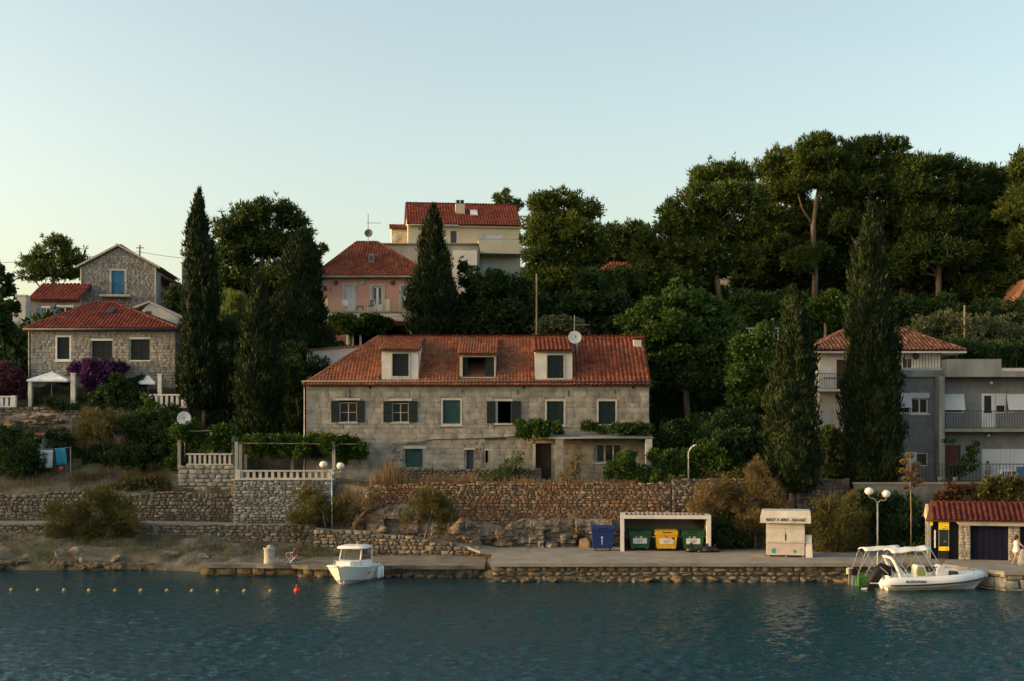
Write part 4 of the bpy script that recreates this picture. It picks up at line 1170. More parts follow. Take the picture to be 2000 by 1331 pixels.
# windows, upper row
for (o, la, ra) in ((o1, 647, 712), (o2, 749, 815)):
    w = glazed_window(H1, o[0], o[1], o[2], o[3] - 0.12, 0.0, M_stonetrim, (1, 1), 0.055, 0.16, sill=M_stonetrim)
    shutter(w, hx(la), o[0] - 0.02, o[2], o[3], -0.1, M_shutter); shutter(w, o[1] + 0.02, hx(ra), o[2], o[3], -0.1, M_shutter)
    MB().box(o[0] - 0.22, o[1] + 0.22, -0.09, 0.05, o[3] + 0.02, o[3] + 0.17).build("lintel", M_stonetrim, w)
for o in (o3, o5, o6): closed_window(H1, *o, 0.0, M_stonetrim, M_shutter_t if o is o3 else M_shutter, 0.13, 2 if o is not o3 else 1)
w = MB().box(o4[0] - 0.12, o4[1] + 0.12, -0.08, 0.1, o4[3], o4[3] + 0.14).box(o4[0] - 0.12, o4[1] + 0.12, -0.12, 0.12, o4[2] - 0.12, o4[2]).build("window", M_stonetrim, H1)
shutter(w, hx(951), o4[0] - 0.02, o4[2], o4[3], -0.1, M_shutter); shutter(w, o4[1] + 0.02, hx(1017), o4[2], o4[3], -0.1, M_shutter)
MB().box(o4[0], o4[0] + 0.15, 0.02, 0.3, o4[2], o4[3]).build("casement", M_metal, w)
# ground floor
w = MB().box(g1[0] - 0.1, g1[1] + 0.28, -0.08, 0.05, g1[3], g1[3] + 0.2).build("door", M_stonetrim, H1)
MB().box(g1[0], g1[1], 0.12, 0.18, g1[2], g1[3]).build("door_leaf", M_shutter_t, w)
MB().box(g1[0] - 0.05, g1[1] + 0.1, -0.2, -0.05, g1[3] + 0.42, g1[3] + 0.5).build("ledge", M_wood, w)
w = MB().box(g2[0] - 0.18, g2[1] + 0.1, -0.08, 0.05, g2[3], g2[3] + 0.14).build("door", M_stonetrim, H1)
MB().box(g2[0], g2[1], 0.16, 0.2, g2[2], g2[3]).build("door_leaf", mat("blue_grey_wood", (0.05, 0.06, 0.08), 0.8), w)
w = MB().box(g4[0] - 0.2, g4[0], -0.06, 0.2, g4[2] + 0.9, g4[3] + 0.1).box(g4[0] - 0.2, g4[1] + 0.1, -0.06, 0.2, g4[3], g4[3] + 0.14).build("door", M_stonetrim, H1)
MB().box(g4[0], g4[1], 0.3, 0.36, g4[2], g4[3]).build("door_leaf", M_blackwood, w)
w = glazed_window(H1, g5[0], g5[1], g5[2], g5[3], 0.0, M_stonetrim, (2, 0), 0.09, 0.1, sill=M_stonetrim)
w = MB().box(g3[0] - 0.05, g3[1] + 0.4, -0.04, 0.02, g3[3], g3[3] + 0.1).build("window", M_stonetrim, H1)
# rubble patches around the ground floor openings
masonry(wl, hx(765), g1[0] - 0.1, 1.0, hz(866), -0.05, (0.15, 0.25), (0.2, 0.4), 0.1, M_rubble, (), 0.02, 60, name="rubble_stone", seed=3)
masonry(wl, g2[1] + 0.05, hx(944), 0.8, hz(862), -0.05, (0.15, 0.25), (0.2, 0.4), 0.1, M_rubble, (), 0.02, 60, name="rubble_stone", seed=4)
# canopy over the doors, with its post and pipe
cp = thing("canopy", "thin weathered canopy with vines over the long house's doors", "canopy", (PX(1150, 89.6), 90, PZ(853, 89.6)), world=True)
a, b = PX(1040, 89.2), PX(1275, 89.2)
zc = PZ(855, 89.2)
MB().prism([(a, 89.0, zc), (b, 89.0, zc - 0.02), (b, 91.0, zc + 0.25), (a, 91.0, zc + 0.3)], (0, 0, 0.06)).build("roof_sheet", M_greycon, cp)
MB().tube([(a + 0.5, 88.95, zc - 0.03), (b + 0.1, 88.95, zc - 0.05)], 0.045, 8).build("edge_pipe", M_metal, cp, True)
MB().box(PX(1261, 89.2) - 0.02, PX(1273, 89.2), 88.95, 89.35, gz(PX(1265, 89), 89.2) - 0.2, zc - 0.06).build("post", M_stonetrim, cp)
MB().box(PX(1085, 89.2), PX(1100, 89.2), 88.95, 89.45, gz(PX(1090, 89), 89.2) - 0.2, zc - 0.06).build("post", M_greystone, cp)
for i in range(4):
    x = a + 0.2 + i * 2.4
    MB().box(x, x + 0.1, 89.0, 90.9, zc - 0.14, zc - 0.04).build("rafter", M_wood, cp)
# rubble plinth wall in front of the house
stone_wall("rubble_plinth", "low rubble plinth at the foot of the long stone house", (PX(765, 90.4), 90.35), (PX(1058, 90.4), 90.35), 5.0, PZ(917, 90.4), (0.12, 0.24), (0.2, 0.5), M_rubble, nind=200, rot=0.1, seed=61, thick=0.5, jit=0.1)
# old pipes and beams on the facade
MB().tube([(hx(795), -0.1, hz(866)), (hx(850), -0.12, hz(859)), (hx(930), -0.12, hz(857)), (hx(1035), -0.1, hz(852))], 0.03, 6).build("pipe", M_iron, H1)
MB().box(hx(945), hx(988), -0.16, 0.0, hz(858.5), hz(856)).build("beam", M_blackwood, H1)
for a in (628, 723, 730, 826, 862, 928, 1023, 1130, 1237):
    MB().box(hx(a) - 0.08, hx(a) + 0.08, -0.06, 0.02, hz(760), hz(753)).build("beam_end", M_blackwood if a % 2 else M_mortar, H1)
for a, l in ((683, 20), (902, 8), (1011, 9), (1110, 12), (1201, 9)):
    MB().box(hx(a) - 0.025, hx(a) + 0.025, -0.07, -0.03, hz(762 + l), hz(762)).build("tie_bar", M_iron, H1)
# roof
RY, RZ = 5.0, PZ(660, 96.0) - OZ
EO = 0.4                                   # eave overhang
eL, eR = -0.15, W1 + 0.12
rl, rr = PX(735, 96) - OX, W1 + 0.12
ze = E1 - EO * (RZ - E1) / RY + 0.02
A, B, C_, D_ = (eL, -EO, ze), (eR, -EO, ze), (rr, RY, RZ), (rl, RY, RZ)
dorm = [(745, 817, 683, 741), (897, 969, 690, 738), (1045, 1118, 685, 742)]
xs1, xs2 = hx(1119), hx(968)
sl_ = math.hypot(RY + EO, RZ - ze)
def skip_main(u, v):
    x = u + eL
    f = v / sl_
    for (p, q, t_, b_) in dorm:
        if hx(p) - 0.02 < x < hx(q) + 0.02 and f > 0.08: return True
    return x > xs1
xm = hx(1119)
fr = (xm - eL) / (eR - eL)
Bm = (xm, -EO, ze); Cm = (xm, RY, RZ)
roof_plane(H1, A, Bm, Cm, D_, M_tile_old, 0.24, 0.34, 0.04, 300, 81, skip_main)
roof_plane(H1, Bm, B, C_, Cm, M_tile, 0.3, 0.38, 0.09, 300, 82)
# left hip and back slope
yb = D1 + 0.4
roof_plane(H1, (eL, yb, ze), A, D_, D_, M_tile_old, 0.24, 0.34, 0.06, 0, 83)
roof_plane(H1, (eR, yb, ze), (eL, yb, ze), D_, C_, M_tile_old, 0.24, 0.36, 0.06, 0, 84)
ridge_tiles(H1, (rl, RY, RZ + 0.02), (rr, RY, RZ + 0.02), M_tile, 0.14, 0.42, seed=2)
ridge_tiles(H1, A, D_, M_tile_old, 0.13, 0.4, name="hip_tile", seed=3)
MB().prism([(W1 - 0.3, 0.3, E1), (W1 - 0.3, D1 - 0.3, E1), (W1 - 0.3, RY, RZ - 0.15)], (0.28, 0, 0)).build("gable", M_ashlar, H1)
MB().box(0.3, W1 - 0.3, 0.4, D1 - 0.4, E1 - 0.15, E1 - 0.1).build("ceiling", M_blackwood, H1)
# dormers
for i, (p, q, tz, bz) in enumerate(dorm):
    x0, x1 = hx(p), hx(q)
    yf = 0.12 if i != 1 else 0.5
    zt, zb = hz(tz), E1 + 0.02
    dm = [M_white, M_stonetrim, M_white][i]
    wo_ = ((hx(766), hx(798), hz(735), hz(691)), (hx(903), hx(965), hz(736), hz(697)), (hx(1069), hx(1101), hz(739), hz(694)))[i]
    m = MB()
    if i == 1:
        zb = wo_[2] - 0.12
    wall_with_openings(m, x0, x1, zb, zt, yf, 0.16, [wo_])
    m.prism([(x0, yf + 0.16, zb), (x0, yf + 0.16, zt), (x0, RY - 0.3, zt + 1.0), (x0, RY - 0.3, zb + 2.6)], (0.1, 0, 0))
    m.prism([(x1 - 0.1, yf + 0.16, zb), (x1 - 0.1, yf + 0.16, zt), (x1 - 0.1, RY - 0.3, zt + 1.0), (x1 - 0.1, RY - 0.3, zb + 2.6)], (0.1, 0, 0))
    dw = m.build("dormer", dm, H1)
    MB().box(x0 - 0.08, x1 + 0.08, yf - 0.14, yf, zt - 0.1, zt - 0.02).build("fascia", M_metal if i else M_stonetrim, dw)
    if i != 1:
        closed_window(dw, *wo_, yf, M_stonetrim, M_shutter, 0.1, 2, 0.03, sill=False, name="shutter_frame") if False else None
        f = MB()
        a, b, c, d = wo_
        for bx in ((a - 0.1, a, c - 0.1, d + 0.1), (b, b + 0.1, c - 0.1, d + 0.1), (a, b, d, d + 0.1), (a, b, c - 0.1, c)): f.box(bx[0], bx[1], yf - 0.04, yf + 0.06, bx[2], bx[3])
        f.build("window_frame", M_stonetrim, dw)
        for k in range(2):
            aa, bb = a + (b - a) * k / 2, a + (b - a) * (k + 1) / 2
            shutter(dw, aa + 0.01, bb - 0.01, c, d, yf + 0.03, M_shutter)
    else:
        a, b, c, d = wo_
        f = MB()
        f.box(a - 0.1, a, yf - 0.05, yf + 0.1, c - 0.1, d + 0.1).box(b, b + 0.1, yf - 0.05, yf + 0.1, c - 0.1, d + 0.1).box(a, b, yf - 0.05, yf + 0.1, d, d + 0.1)
        f.build("window_frame", M_stonetrim, dw)
        MB().box(a - 0.15, b + 0.15, yf - 0.15, yf + 0.1, c - 0.16, c - 0.04).build("sill", M_whitepaint, dw)
        shutter(dw, b - 0.62, b - 0.02, c, d, yf + 0.05, M_shutter)
        shutter(dw, a + 0.02, a + 0.35, c, d, yf + 0.1, M_shutter)
    mt = [M_tile_old, M_tile_old, M_tile][i]
    zr = RZ - 0.02
    roof_plane(H1, (x0 - 0.12, yf - 0.32, zt - 0.02), (x1 + 0.12, yf - 0.32, zt - 0.02), (x1 + 0.12, RY, zr), (x0 - 0.12, RY, zr), mt, 0.2 if i < 2 else 0.3, 0.36, 0.06 if i < 2 else 0.1, 0, 86 + i)
# chimney
cx0, cx1 = PX(1237, 95) - OX, PX(1252, 95) - OX
ch = MB().box(cx0, cx1, 3.7, 4.3, RZ - 1.3, PZ(665, 95) - OZ).build("chimney", M_white, H1)
MB().box(cx0 - 0.12, cx1 + 0.12, 3.6, 4.4, PZ(662, 95) - OZ, PZ(659.5, 95) - OZ).build("chimney_cap", M_tile_red, ch)
for xx in (cx0, cx1 - 0.12): MB().box(xx, xx + 0.12, 3.7, 4.3, PZ(665, 95) - OZ, PZ(662, 95) - OZ).build("chimney_leg", M_tile_red, ch)
# white rear wing at the left end
rw = thing("rear_wing", "white rendered rear wing behind the left hip of the long stone house", "house", (PX(650, 98.2), 98.2, 8), 0)
a, b = PX(603, 98.2), PX(712, 98.2)
MB().prism([(a, 98.2, 8), (b, 98.2, 8), (b, 98.2, PZ(676, 98.2)), (a, 98.2, PZ(685, 98.2))], (0, 6, 0)).build("wall", M_white, rw)
MB().prism([(a - 0.15, 98.0, PZ(685, 98.2)), (b, 98.0, PZ(676, 98.2)), (b, 98.0, PZ(674, 98.2)), (a - 0.15, 98.0, PZ(683, 98.2))], (0, 6.3, 0)).build("roof", M_tile_brown, rw)
MB().tube([(a - 0.08, 98.0, PZ(688, 98.2)), (a - 0.08, 98.0, 9)], 0.06, 8).build("downpipe", M_stonetrim, rw)
dish("satellite_dish", "round white satellite dish on the roof ridge of the long stone house", P(1123, 660, 92.6), 13 / FP * 92.6, (0.12, -1, 0.25), M_dish, P(1127, 690, 92.8))
antenna("aerial", "thin television aerial standing behind the roof dish of the long house", P(1122, 655, 96.2), 1.5, [(0.75, 1.1, 1)], M_metal)

# ---- pink house up the slope
Y0 = 110.0
OX, OZ = PX(626, Y0), gz(PX(720, Y0), Y0)
hx = lambda px: PX(px, Y0) - OX
hz = lambda py: PZ(py, Y0) - OZ
H2 = thing("pink_house", "pink plastered house with hipped roof and railed balcony above the vine", "house", (OX, Y0, OZ), 0, None, False)
W2, D2, E2 = hx(835), 9.0, hz(537)
ops = []
d1 = op(674, 692, 558, 611); d2 = op(727, 747, 560, 611); d3 = op(784, 803, 560, 611); porch = op(690, 822, 636, 700)
house_body(H2, W2, D2, E2, ops, M_pink, 0.3)
for i, o in enumerate((d1, d2, d3)):
    w = MB()
    fw = 0.22
    w.box(o[0] - fw, o[0], -0.04, 0.1, o[2], o[3] + fw).box(o[1], o[1] + fw, -0.04, 0.1, o[2], o[3] + fw).box(o[0], o[1], -0.04, 0.1, o[3], o[3] + fw)
    w = w.build("balcony_door", M_stonetrim, H2)
    if i == 0:
        shutter(w, o[0], (o[0] + o[1]) / 2 - .01, o[2], o[3], 0.04, M_shutgrey); shutter(w, (o[0] + o[1]) / 2 + .01, o[1], o[2], o[3], 0.04, M_shutgrey)
    else:
        m_ = (o[0] + o[1]) / 2
        if i == 2: shutter(w, o[0], m_ - 0.01, o[2], o[3], 0.04, M_shutgrey)
        f = MB()
        for (a, b) in (((o[0], m_), (m_, o[1])) if i == 1 else ((m_, o[1]),)):
            f.box(a, a + 0.1, 0.08, 0.14, o[2], o[3]).box(b - 0.1, b, 0.08, 0.14, o[2], o[3]).box(a + 0.1, b - 0.1, 0.08, 0.14, o[3] - 0.1, o[3]).box(a + 0.1, b - 0.1, 0.08, 0.14, o[2], o[2] + 0.7)
            MB().box(a + 0.1, b - 0.1, 0.1, 0.12, o[2] + 0.7, o[3] - 0.1).build("pane", M_glass, w)
        f.build("door_frame", M_whitepaint, w)
for a in (656, 709, 767):
    m = MB().lathe([(0.05, -0.1), (0.2, -0.06), (0.21, 0), (0.2, 0.03)], (0, 0, 0), 14).xf(Matrix.Translation((hx(a), -0.02, hz(553))) @ Matrix.Rotation(R(90), 4, 'X'))
    m.build("roundel", M_darkdish if a != 709 else M_stonetrim, H2, True)
# balcony with railing, beam and columns
zb = hz(612)
MB().box(hx(640), hx(822), -2.2, 0, zb - 0.15, zb).build("balcony_floor", M_greycon, H2)
MB().box(hx(643), hx(817), -2.1, -1.7, hz(632), zb - 0.15).build("balcony_beam", M_white, H2)
for a in (812, 690):
    cx = hx(a) - 0.1
    MB().lathe([(0.3, -0.3), (0.26, 0.1), (0.24, hz(640) - 0.2), (0.26, hz(640)), (0.36, hz(634)), (0.36, hz(632))], (cx, -1.9, 0), 14).build("column", M_white, H2, True)
for a, b in ((640, 648), (758, 766)):
    MB().box(hx(a), hx(b), -2.1, -1.9, zb, zb + 0.98).build("balcony_pier", M_cream, H2)
railing(H2, hx(649), hx(757), -2.0, zb, 0.95, M_metal, 0.15); railing(H2, hx(767), hx(818), -2.0, zb, 0.95, M_metal, 0.15)
# hip roof
RZ2 = PZ(473, 114.5) - OZ
ze = E2 - 0.1
A, B = (-0.55, -0.55, ze), (W2 + 0.55, -0.55, ze)
rl2, rr2 = PX(697, 114.5) - OX, PX(737, 114.5) - OX
D_, C_ = (rl2, 4.5, RZ2), (rr2, 4.5, RZ2)
Ab, Bb = (-0.55, 9.55, ze), (W2 + 0.55, 9.55, ze)
for k, q in enumerate(((A, B, C_, D_), (Ab, A, D_, D_), (B, Bb, C_, C_), (Bb, Ab, D_, C_))): roof_plane(H2, *q, M_tile_brown if k != 0 else M_tile, 0.24, 0.36, 0.06, 0, 90 + k)
ridge_tiles(H2, D_, C_, M_tile); ridge_tiles(H2, A, D_, M_tile, name="hip_tile"); ridge_tiles(H2, B, C_, M_tile, name="hip_tile")
MB().box(-0.55, W2 + 0.55, -0.6, -0.5, ze - 0.18, ze - 0.02).build("gutter", M_greycon, H2)
y_, z_ = 1.6, ze + (RZ2 - ze) * (1.6 + .55) / 5.05
sk = MB().box(hx(717), hx(728), y_ - 0.5, y_ - 0.4, z_ - 0.2, z_ + 0.5).box(hx(717), hx(728), y_ - 0.4, y_ + 0.6, z_ + 0.4, z_ + 0.5).build("roof_hatch", M_greycon, H2)
MB().box(hx(719), hx(726), y_ - 0.52, y_ - 0.505, z_ - 0.08, z_ + 0.36).build("pane", M_glass, sk)
ch = MB().box(hx(647), hx(651), 4, 4.6, ze + 0.8, hz(489)).build("chimney", M_tile_brown, H2)
MB().box(hx(646), hx(652), 3.9, 4.7, hz(488), hz(486)).build("chimney_cap", M_tile_brown, ch)
dish("satellite_dish", "dark round satellite dish on the pink house roof below the aerial", P(720, 456, 114), 8 / FP * 114, (-0.1, -1, 0.15), M_darkdish, P(719, 474, 114.2))
antenna("aerial", "tall thin aerial with a side arm on the pink house ridge", P(719, 474, 114.4), PZ(418, 114.4) - PZ(474, 114.4), [(PZ(436, 114.4) - PZ(474, 114.4), 1.1, 1)], M_iron)

# ---- cream apartment house at the top
Y0 = 130.0
OX, OZ = PX(797, Y0), gz(PX(900, Y0), Y0) - 1
hx = lambda px: PX(px, Y0) - OX
hz = lambda py: PZ(py, Y0) - OZ
rot = R(6.5)
H3 = thing("apartment_house", "cream apartment house with red roof and twin flue chimney on the hilltop", "house", (OX, Y0, OZ), 0, None, False)
H3.rotation_euler = (0, 0, rot)
W3, D3, E3 = hx(1018), 10.0, hz(437)
ops = []
u1 = op(945, 981, 455, 473); u2 = op(880, 892, 450, 478); l1 = op(945, 975, 508, 528)
house_body(H3, W3, D3, E3, ops, M_cream, 0.3)
w = glazed_window(H3, *u1, 0, M_whitepaint, (2, 0), 0.08, 0.04, pane=M_shutgrey); w = glazed_window(H3, *l1, 0, M_whitepaint, (2, 0), 0.08, 0.04, pane=M_shutgrey)
w = MB().box(u2[0], u2[1], 0.2, 0.25, u2[2], u2[3]).build("door", M_glass, H3)
MB().box(hx(932), hx(1019), -1.6, 0, hz(497), hz(494)).build("balcony_floor", M_cream, H3)
pb = MB().box(hx(932), hx(1019), -1.6, -1.45, hz(494), hz(473)).box(hx(932), hx(932) + 0.15, -1.45, 0, hz(494), hz(473)).build("balcony_parapet", M_cream, H3)
MB().box(hx(930), hx(1019), -1.62, -1.56, hz(472) + 0.1, hz(471) + 0.12).build("handrail", M_metal, pb)
railing(H3, hx(940), hx(1018), -1.4, hz(538), 0.9, M_metal, 0.2)
MB().box(0.2, hx(895), -0.7, 0, hz(441.5), hz(440)).build("awning_slab", M_white, H3)
gz3 = PZ(398, 134.5) - OZ
for (q, s) in (((-0.2, -0.5, E3 - 0.05), 1),):
    A, B, C_, D_ = (-0.15, -0.45, E3 - 0.05), (W3 + 0.1, -0.45, E3 - 0.05), (W3 + 0.1, 4.5, gz3), (-0.15, 4.5, gz3)
    roof_plane(H3, A, B, C_, D_, M_tile_red, 0.28, 0.38, 0.06, 0, 95)
    roof_plane(H3, (W3 + 0.1, D3 + 0.4, E3 - 0.05), (-0.15, D3 + 0.4, E3 - 0.05), D_, C_, M_tile_red, 0.3, 0.4, 0.06, 0, 96)
    ridge_tiles(H3, D_, C_, M_tile_red, 0.14, 0.5)
for x in (0.02, W3 - 0.32):
    MB().prism([(x, 0, E3), (x, D3, E3), (x, 4.7, gz3 - 0.15)], (0.3, 0, 0)).build("gable", M_cream, H3)
MB().box(-0.02, W3 + 0.02, -0.25, -0.02, E3 - 0.3, E3 - 0.08).build("cornice", M_cream, H3)
cx0, cx1 = hx(893), hx(911)
ch = MB().box(cx0, cx1, 2.0, 2.7, E3 + 0.5, hz(389)).build("chimney", M_cream, H3)
for xx in (cx0 + 0.24, cx1 - 0.24):
    MB().lathe([(0.17, 0), (0.17, 0.22), (0.2, 0.25), (0.2, 0.4)], (xx, 2.35, hz(389)), 10).build("flue", M_iron, ch, True)
for (a, b, c, d) in ((853, 858, 413, 421), (922, 936, 413, 420)):
    zc = hz((c + d) / 2) + 0.2
    y_ = -0.45 + (zc - E3) / (gz3 - E3) * 4.95
    MB().prism([(hx(a), y_ - 0.4, zc - 0.1), (hx(b), y_ - 0.4, zc - 0.1), (hx(b), y_ + 0.5, zc + 0.55), (hx(a), y_ + 0.5, zc + 0.55)], (0, -0.05, 0.1)).build("roof_window", M_dish, H3)
# side tower at the left, and the grey flat block in front
tw = MB().box(hx(766), 0.0, 2.5, 7.5, -2, hz(440)).build("stair_tower", M_cream, H3)
roof_plane(H3, (hx(766) - 0.2, 2.2, hz(440)), (0.0, 2.2, hz(440)), (0.0, 5.2, hz(424)), (hx(766) - 0.2, 5.2, hz(424)), M_tile_red, 0.28, 0.38, 0.06, 0, 97)
MB().prism([(hx(766) + 0.02, 2.5, hz(440)), (hx(766) + 0.02, 7.5, hz(440)), (hx(766) + 0.02, 5.2, hz(425))], (0.3, 0, 0)).build("gable", M_cream, H3)
m = MB().lathe([(0.05, -0.06), (0.4, -0.04), (0.42, 0.0), (0.4, 0.02)], (0, 0, 0), 18).xf(Matrix.Translation((hx(776), 2.44, hz(458))) @ Matrix.Rotation(R(90), 4, 'X')).build("roundel", M_stonetrim, H3, True)
fb = thing("flat_block", "low grey flat roofed block in front of the cream apartment house", "house", (PX(840, 124), 124, gz(PX(840, 124), 124) - 1), 0)
z0_ = gz(PX(840, 124), 124) - 1
MB().box(PX(745, 124), PX(934, 124), 124, 131, z0_, PZ(478, 124)).build("wall", M_greycon, fb)
MB().box(PX(743, 124), PX(935, 124), 123.8, 131.2, PZ(478, 124), PZ(475.5, 124)).build("parapet", M_greyplaster, fb)
MB().box(PX(884, 124), PX(932, 124), 123.85, 123.98, z0_, PZ(490, 124)).build("panel", M_white, fb)

# ---- stone house at the left
Y0 = 101.0
OX, OZ = PX(60, Y0), 10.3
hx = lambda px: PX(px, Y0) - OX
hz = lambda py: PZ(py, Y0) - OZ
H4 = thing("stone_house", "grey stone house with low hipped red roof behind purple bougainvillea", "house", (OX, Y0, OZ), 0, None, False)
W4, D4, E4 = hx(343), 9.0, hz(641)
ops = []
a1 = op(112, 136, 659, 702); a2 = op(180, 219, 666, 708); a3 = op(256, 292, 663, 704); a4 = op(92, 140, 748, 790)
wl = house_body(H4, W4, D4, E4, ops, M_mortar, 0.4)
masonry(wl, 0, W4, -0.2, E4 - 0.25, -0.04, (0.18, 0.26), (0.28, 0.62), 0.1, M_greystone, [(a - 0.1, b + 0.1, c - 0.1, d + 0.1) for a, b, c, d in ops], 0.02, 300, 0.03, 0.06, 0.0, 101, name="stone_block", protr=0.012)
MB().box(-0.1, W4 + 0.1, -0.15, 0.05, E4 - 0.25, E4 - 0.05).build("cornice", M_greycon, H4)
closed_window(H4, *a1, 0, M_whitepaint, M_shutter, 0.14, 1)
for o, l_, r_ in ((a2, 176, 226), (a3, 250, 297)):
    w = MB().box(o[0] - 0.1, o[1] + 0.1, -0.07, 0.06, o[3], o[3] + 0.16).box(o[0] - 0.1, o[1] + 0.1, -0.1, 0.06, o[2] - 0.1, o[2]).build("window", M_whitepaint, H4)
    m_ = (o[0] + o[1]) / 2
    shutter(w, o[0], m_ - 0.01, o[2], o[3], 0.05, M_shutter); shutter(w, m_ + 0.01, o[1], o[2], o[3], 0.05, M_shutter)
railing(H4, hx(176), hx(226), -0.5, hz(712), 0.5, M_iron, 0.14)
MB().box(hx(176), hx(226), -0.55, -0.04, hz(712) - 0.08, hz(712)).build("balcony_floor", M_greycon, H4)
MB().box(a4[0], a4[1], 0.25, 0.3, a4[2], a4[3]).build("door", M_blackwood, H4)
ze = E4 - 0.05
RZ4 = PZ(591, 105.5) - OZ
A, B = (-0.4, -0.5, ze), (W4 + 0.3, -0.5, ze); rl4, rr4 = PX(183, 105.5) - OX, PX(222, 105.5) - OX
D_, C_ = (rl4, 4.5, RZ4), (rr4, 4.5, RZ4); Ab, Bb = (-0.4, 9.5, ze), (W4 + 0.3, 9.5, ze)
for k, q in enumerate(((A, B, C_, D_), (Ab, A, D_, D_), (B, Bb, C_, C_), (Bb, Ab, D_, C_))): roof_plane(H4, *q, M_tile_red if k < 2 else M_tile_brown, 0.3, 0.4, 0.09, 0, 104 + k)
ridge_tiles(H4, D_, C_, M_tile_red, 0.15); ridge_tiles(H4, A, D_, M_tile_red, 0.14, name="hip_tile"); ridge_tiles(H4, B, C_, M_tile_red, 0.14, name="hip_tile")
MB().tube([(-0.4, -0.58, ze - 0.08), (W4 + 0.3, -0.58, ze - 0.1)], 0.08, 8).build("gutter", M_gutter, H4, True)
MB().tube([(-0.1, -0.12, ze - 0.2), (-0.1, -0.12, 0)], 0.05, 6).build("downpipe", M_stonetrim, H4)
y_, z_ = 2.2, ze + (RZ4 - ze) * 2.7 / 5.0
MB().prism([(hx(193), y_ - 0.3, z_ - 0.05), (hx(206), y_ - 0.3, z_ - 0.05), (hx(206), y_ + 0.4, z_ + 0.45), (hx(193), y_ + 0.4, z_ + 0.45)], (0, -0.05, 0.12)).build("roof_window", M_glass, H4)

# ---- tall gabled house behind it
Y0 = 115.0
OX, OZ = PX(158, Y0), 13.0
hx = lambda px: PX(px, Y0) - OX
hz = lambda py: PZ(py, Y0) - OZ
H5 = thing("gabled_house", "tall stone house whose gable has a blue shuttered balcony door", "house", (OX, Y0, OZ), R(4), None, False)
W5, D5, E5 = hx(303), 9.0, hz(520)
ops = []
b1 = op(217, 242, 529, 577)
wl = house_body(H5, W5, D5, E5, ops, M_mortar, 0.35)
G5 = hz(481)
slope5 = lambda u: E5 + (G5 - E5) * (1 - abs(u - W5 / 2) / (W5 / 2)) - 0.1
masonry(wl, 0, W5, hz(640), G5, -0.04, (0.15, 0.21), (0.25, 0.5), 0.1, M_greystone, [(b1[0] - .2, b1[1] + .2, b1[2], b1[3] + .2)], 0.02, 0, 0.03, 0.06, 0, 111, top=slope5, name="stone_block", protr=0.01)
MB().prism([(0, 0, E5), (W5, 0, E5), (W5 / 2, 0, G5)], (0, 0.3, 0)).prism([(0, D5 - .3, E5), (W5, D5 - .3, E5), (W5 / 2, D5 - .3, G5)], (0, 0.3, 0)).build("gable", M_mortar, H5)
w = MB().box(b1[0] - 0.2, b1[0], -0.08, 0.1, b1[2], b1[3] + 0.2).box(b1[1], b1[1] + 0.2, -0.08, 0.1, b1[2], b1[3] + 0.2).box(b1[0], b1[1], -0.08, 0.1, b1[3], b1[3] + 0.2).build("balcony_door", M_stonetrim, H5)
m_ = (b1[0] + b1[1]) / 2
shutter(w, b1[0], m_ - 0.01, b1[2], b1[3], 0.02, M_blueshut); shutter(w, m_ + 0.01, b1[1], b1[2], b1[3], 0.02, M_blueshut)
MB().box(hx(199), hx(256), -1.1, -0.03, b1[2] - 0.2, b1[2]).build("balcony_floor", M_stonetrim, H5)
railing(H5, hx(200), hx(255), -1.05, b1[2], 1.05, M_iron, 0.16, ends=-0.05)
for s in (-1, 1):
    e = (W5 / 2 + s * (W5 / 2 + 0.35), G5 + 0.05 - (G5 - E5) * (W5 / 2 + 0.35) / (W5 / 2))
    q = [(W5 / 2, G5 + 0.05), e]
    if s < 0: roof_plane(H5, (e[0], D5 + 0.2, e[1]), (e[0], -0.25, e[1]), (W5 / 2, -0.25, G5 + 0.05), (W5 / 2, D5 + 0.2, G5 + 0.05), M_tile_brown, 0.3, 0.4, 0.07, 0, 113)
    else: roof_plane(H5, (e[0], -0.25, e[1]), (e[0], D5 + 0.2, e[1]), (W5 / 2, D5 + 0.2, G5 + 0.05), (W5 / 2, -0.25, G5 + 0.05), M_tile_brown, 0.3, 0.4, 0.07, 0, 114)
    MB().prism([(W5 / 2, -0.32, G5 + 0.02), (e[0], -0.32, e[1] - 0.05), (e[0], -0.32, e[1] + 0.14), (W5 / 2, -0.32, G5 + 0.2)], (0, 0.12, 0)).build("verge", M_stonetrim, H5)
    MB().tube([(W5 / 2 + s * (W5 / 2 - 0.05), -0.1, E5 - 0.1), (W5 / 2 + s * (W5 / 2 - 0.05), -0.1, 2)], 0.06, 6).build("downpipe", M_stonetrim, H5)
for (z, x) in ((hz(533), 1.2), (hz(565), 1.0)):
    roof_plane(H5, (W5 + x, 2.0, z - 0.5), (W5 + x, 6.0, z - 0.5), (W5, 6.0, z), (W5, 2.0, z), M_tile_brown, 0.3, 0.4, 0.07, 0, 115)
MB().box(W5 + 0.01, W5 + 0.6, 2.2, 8.8, 0, hz(568)).build("side_bay", M_greyplaster, H5)

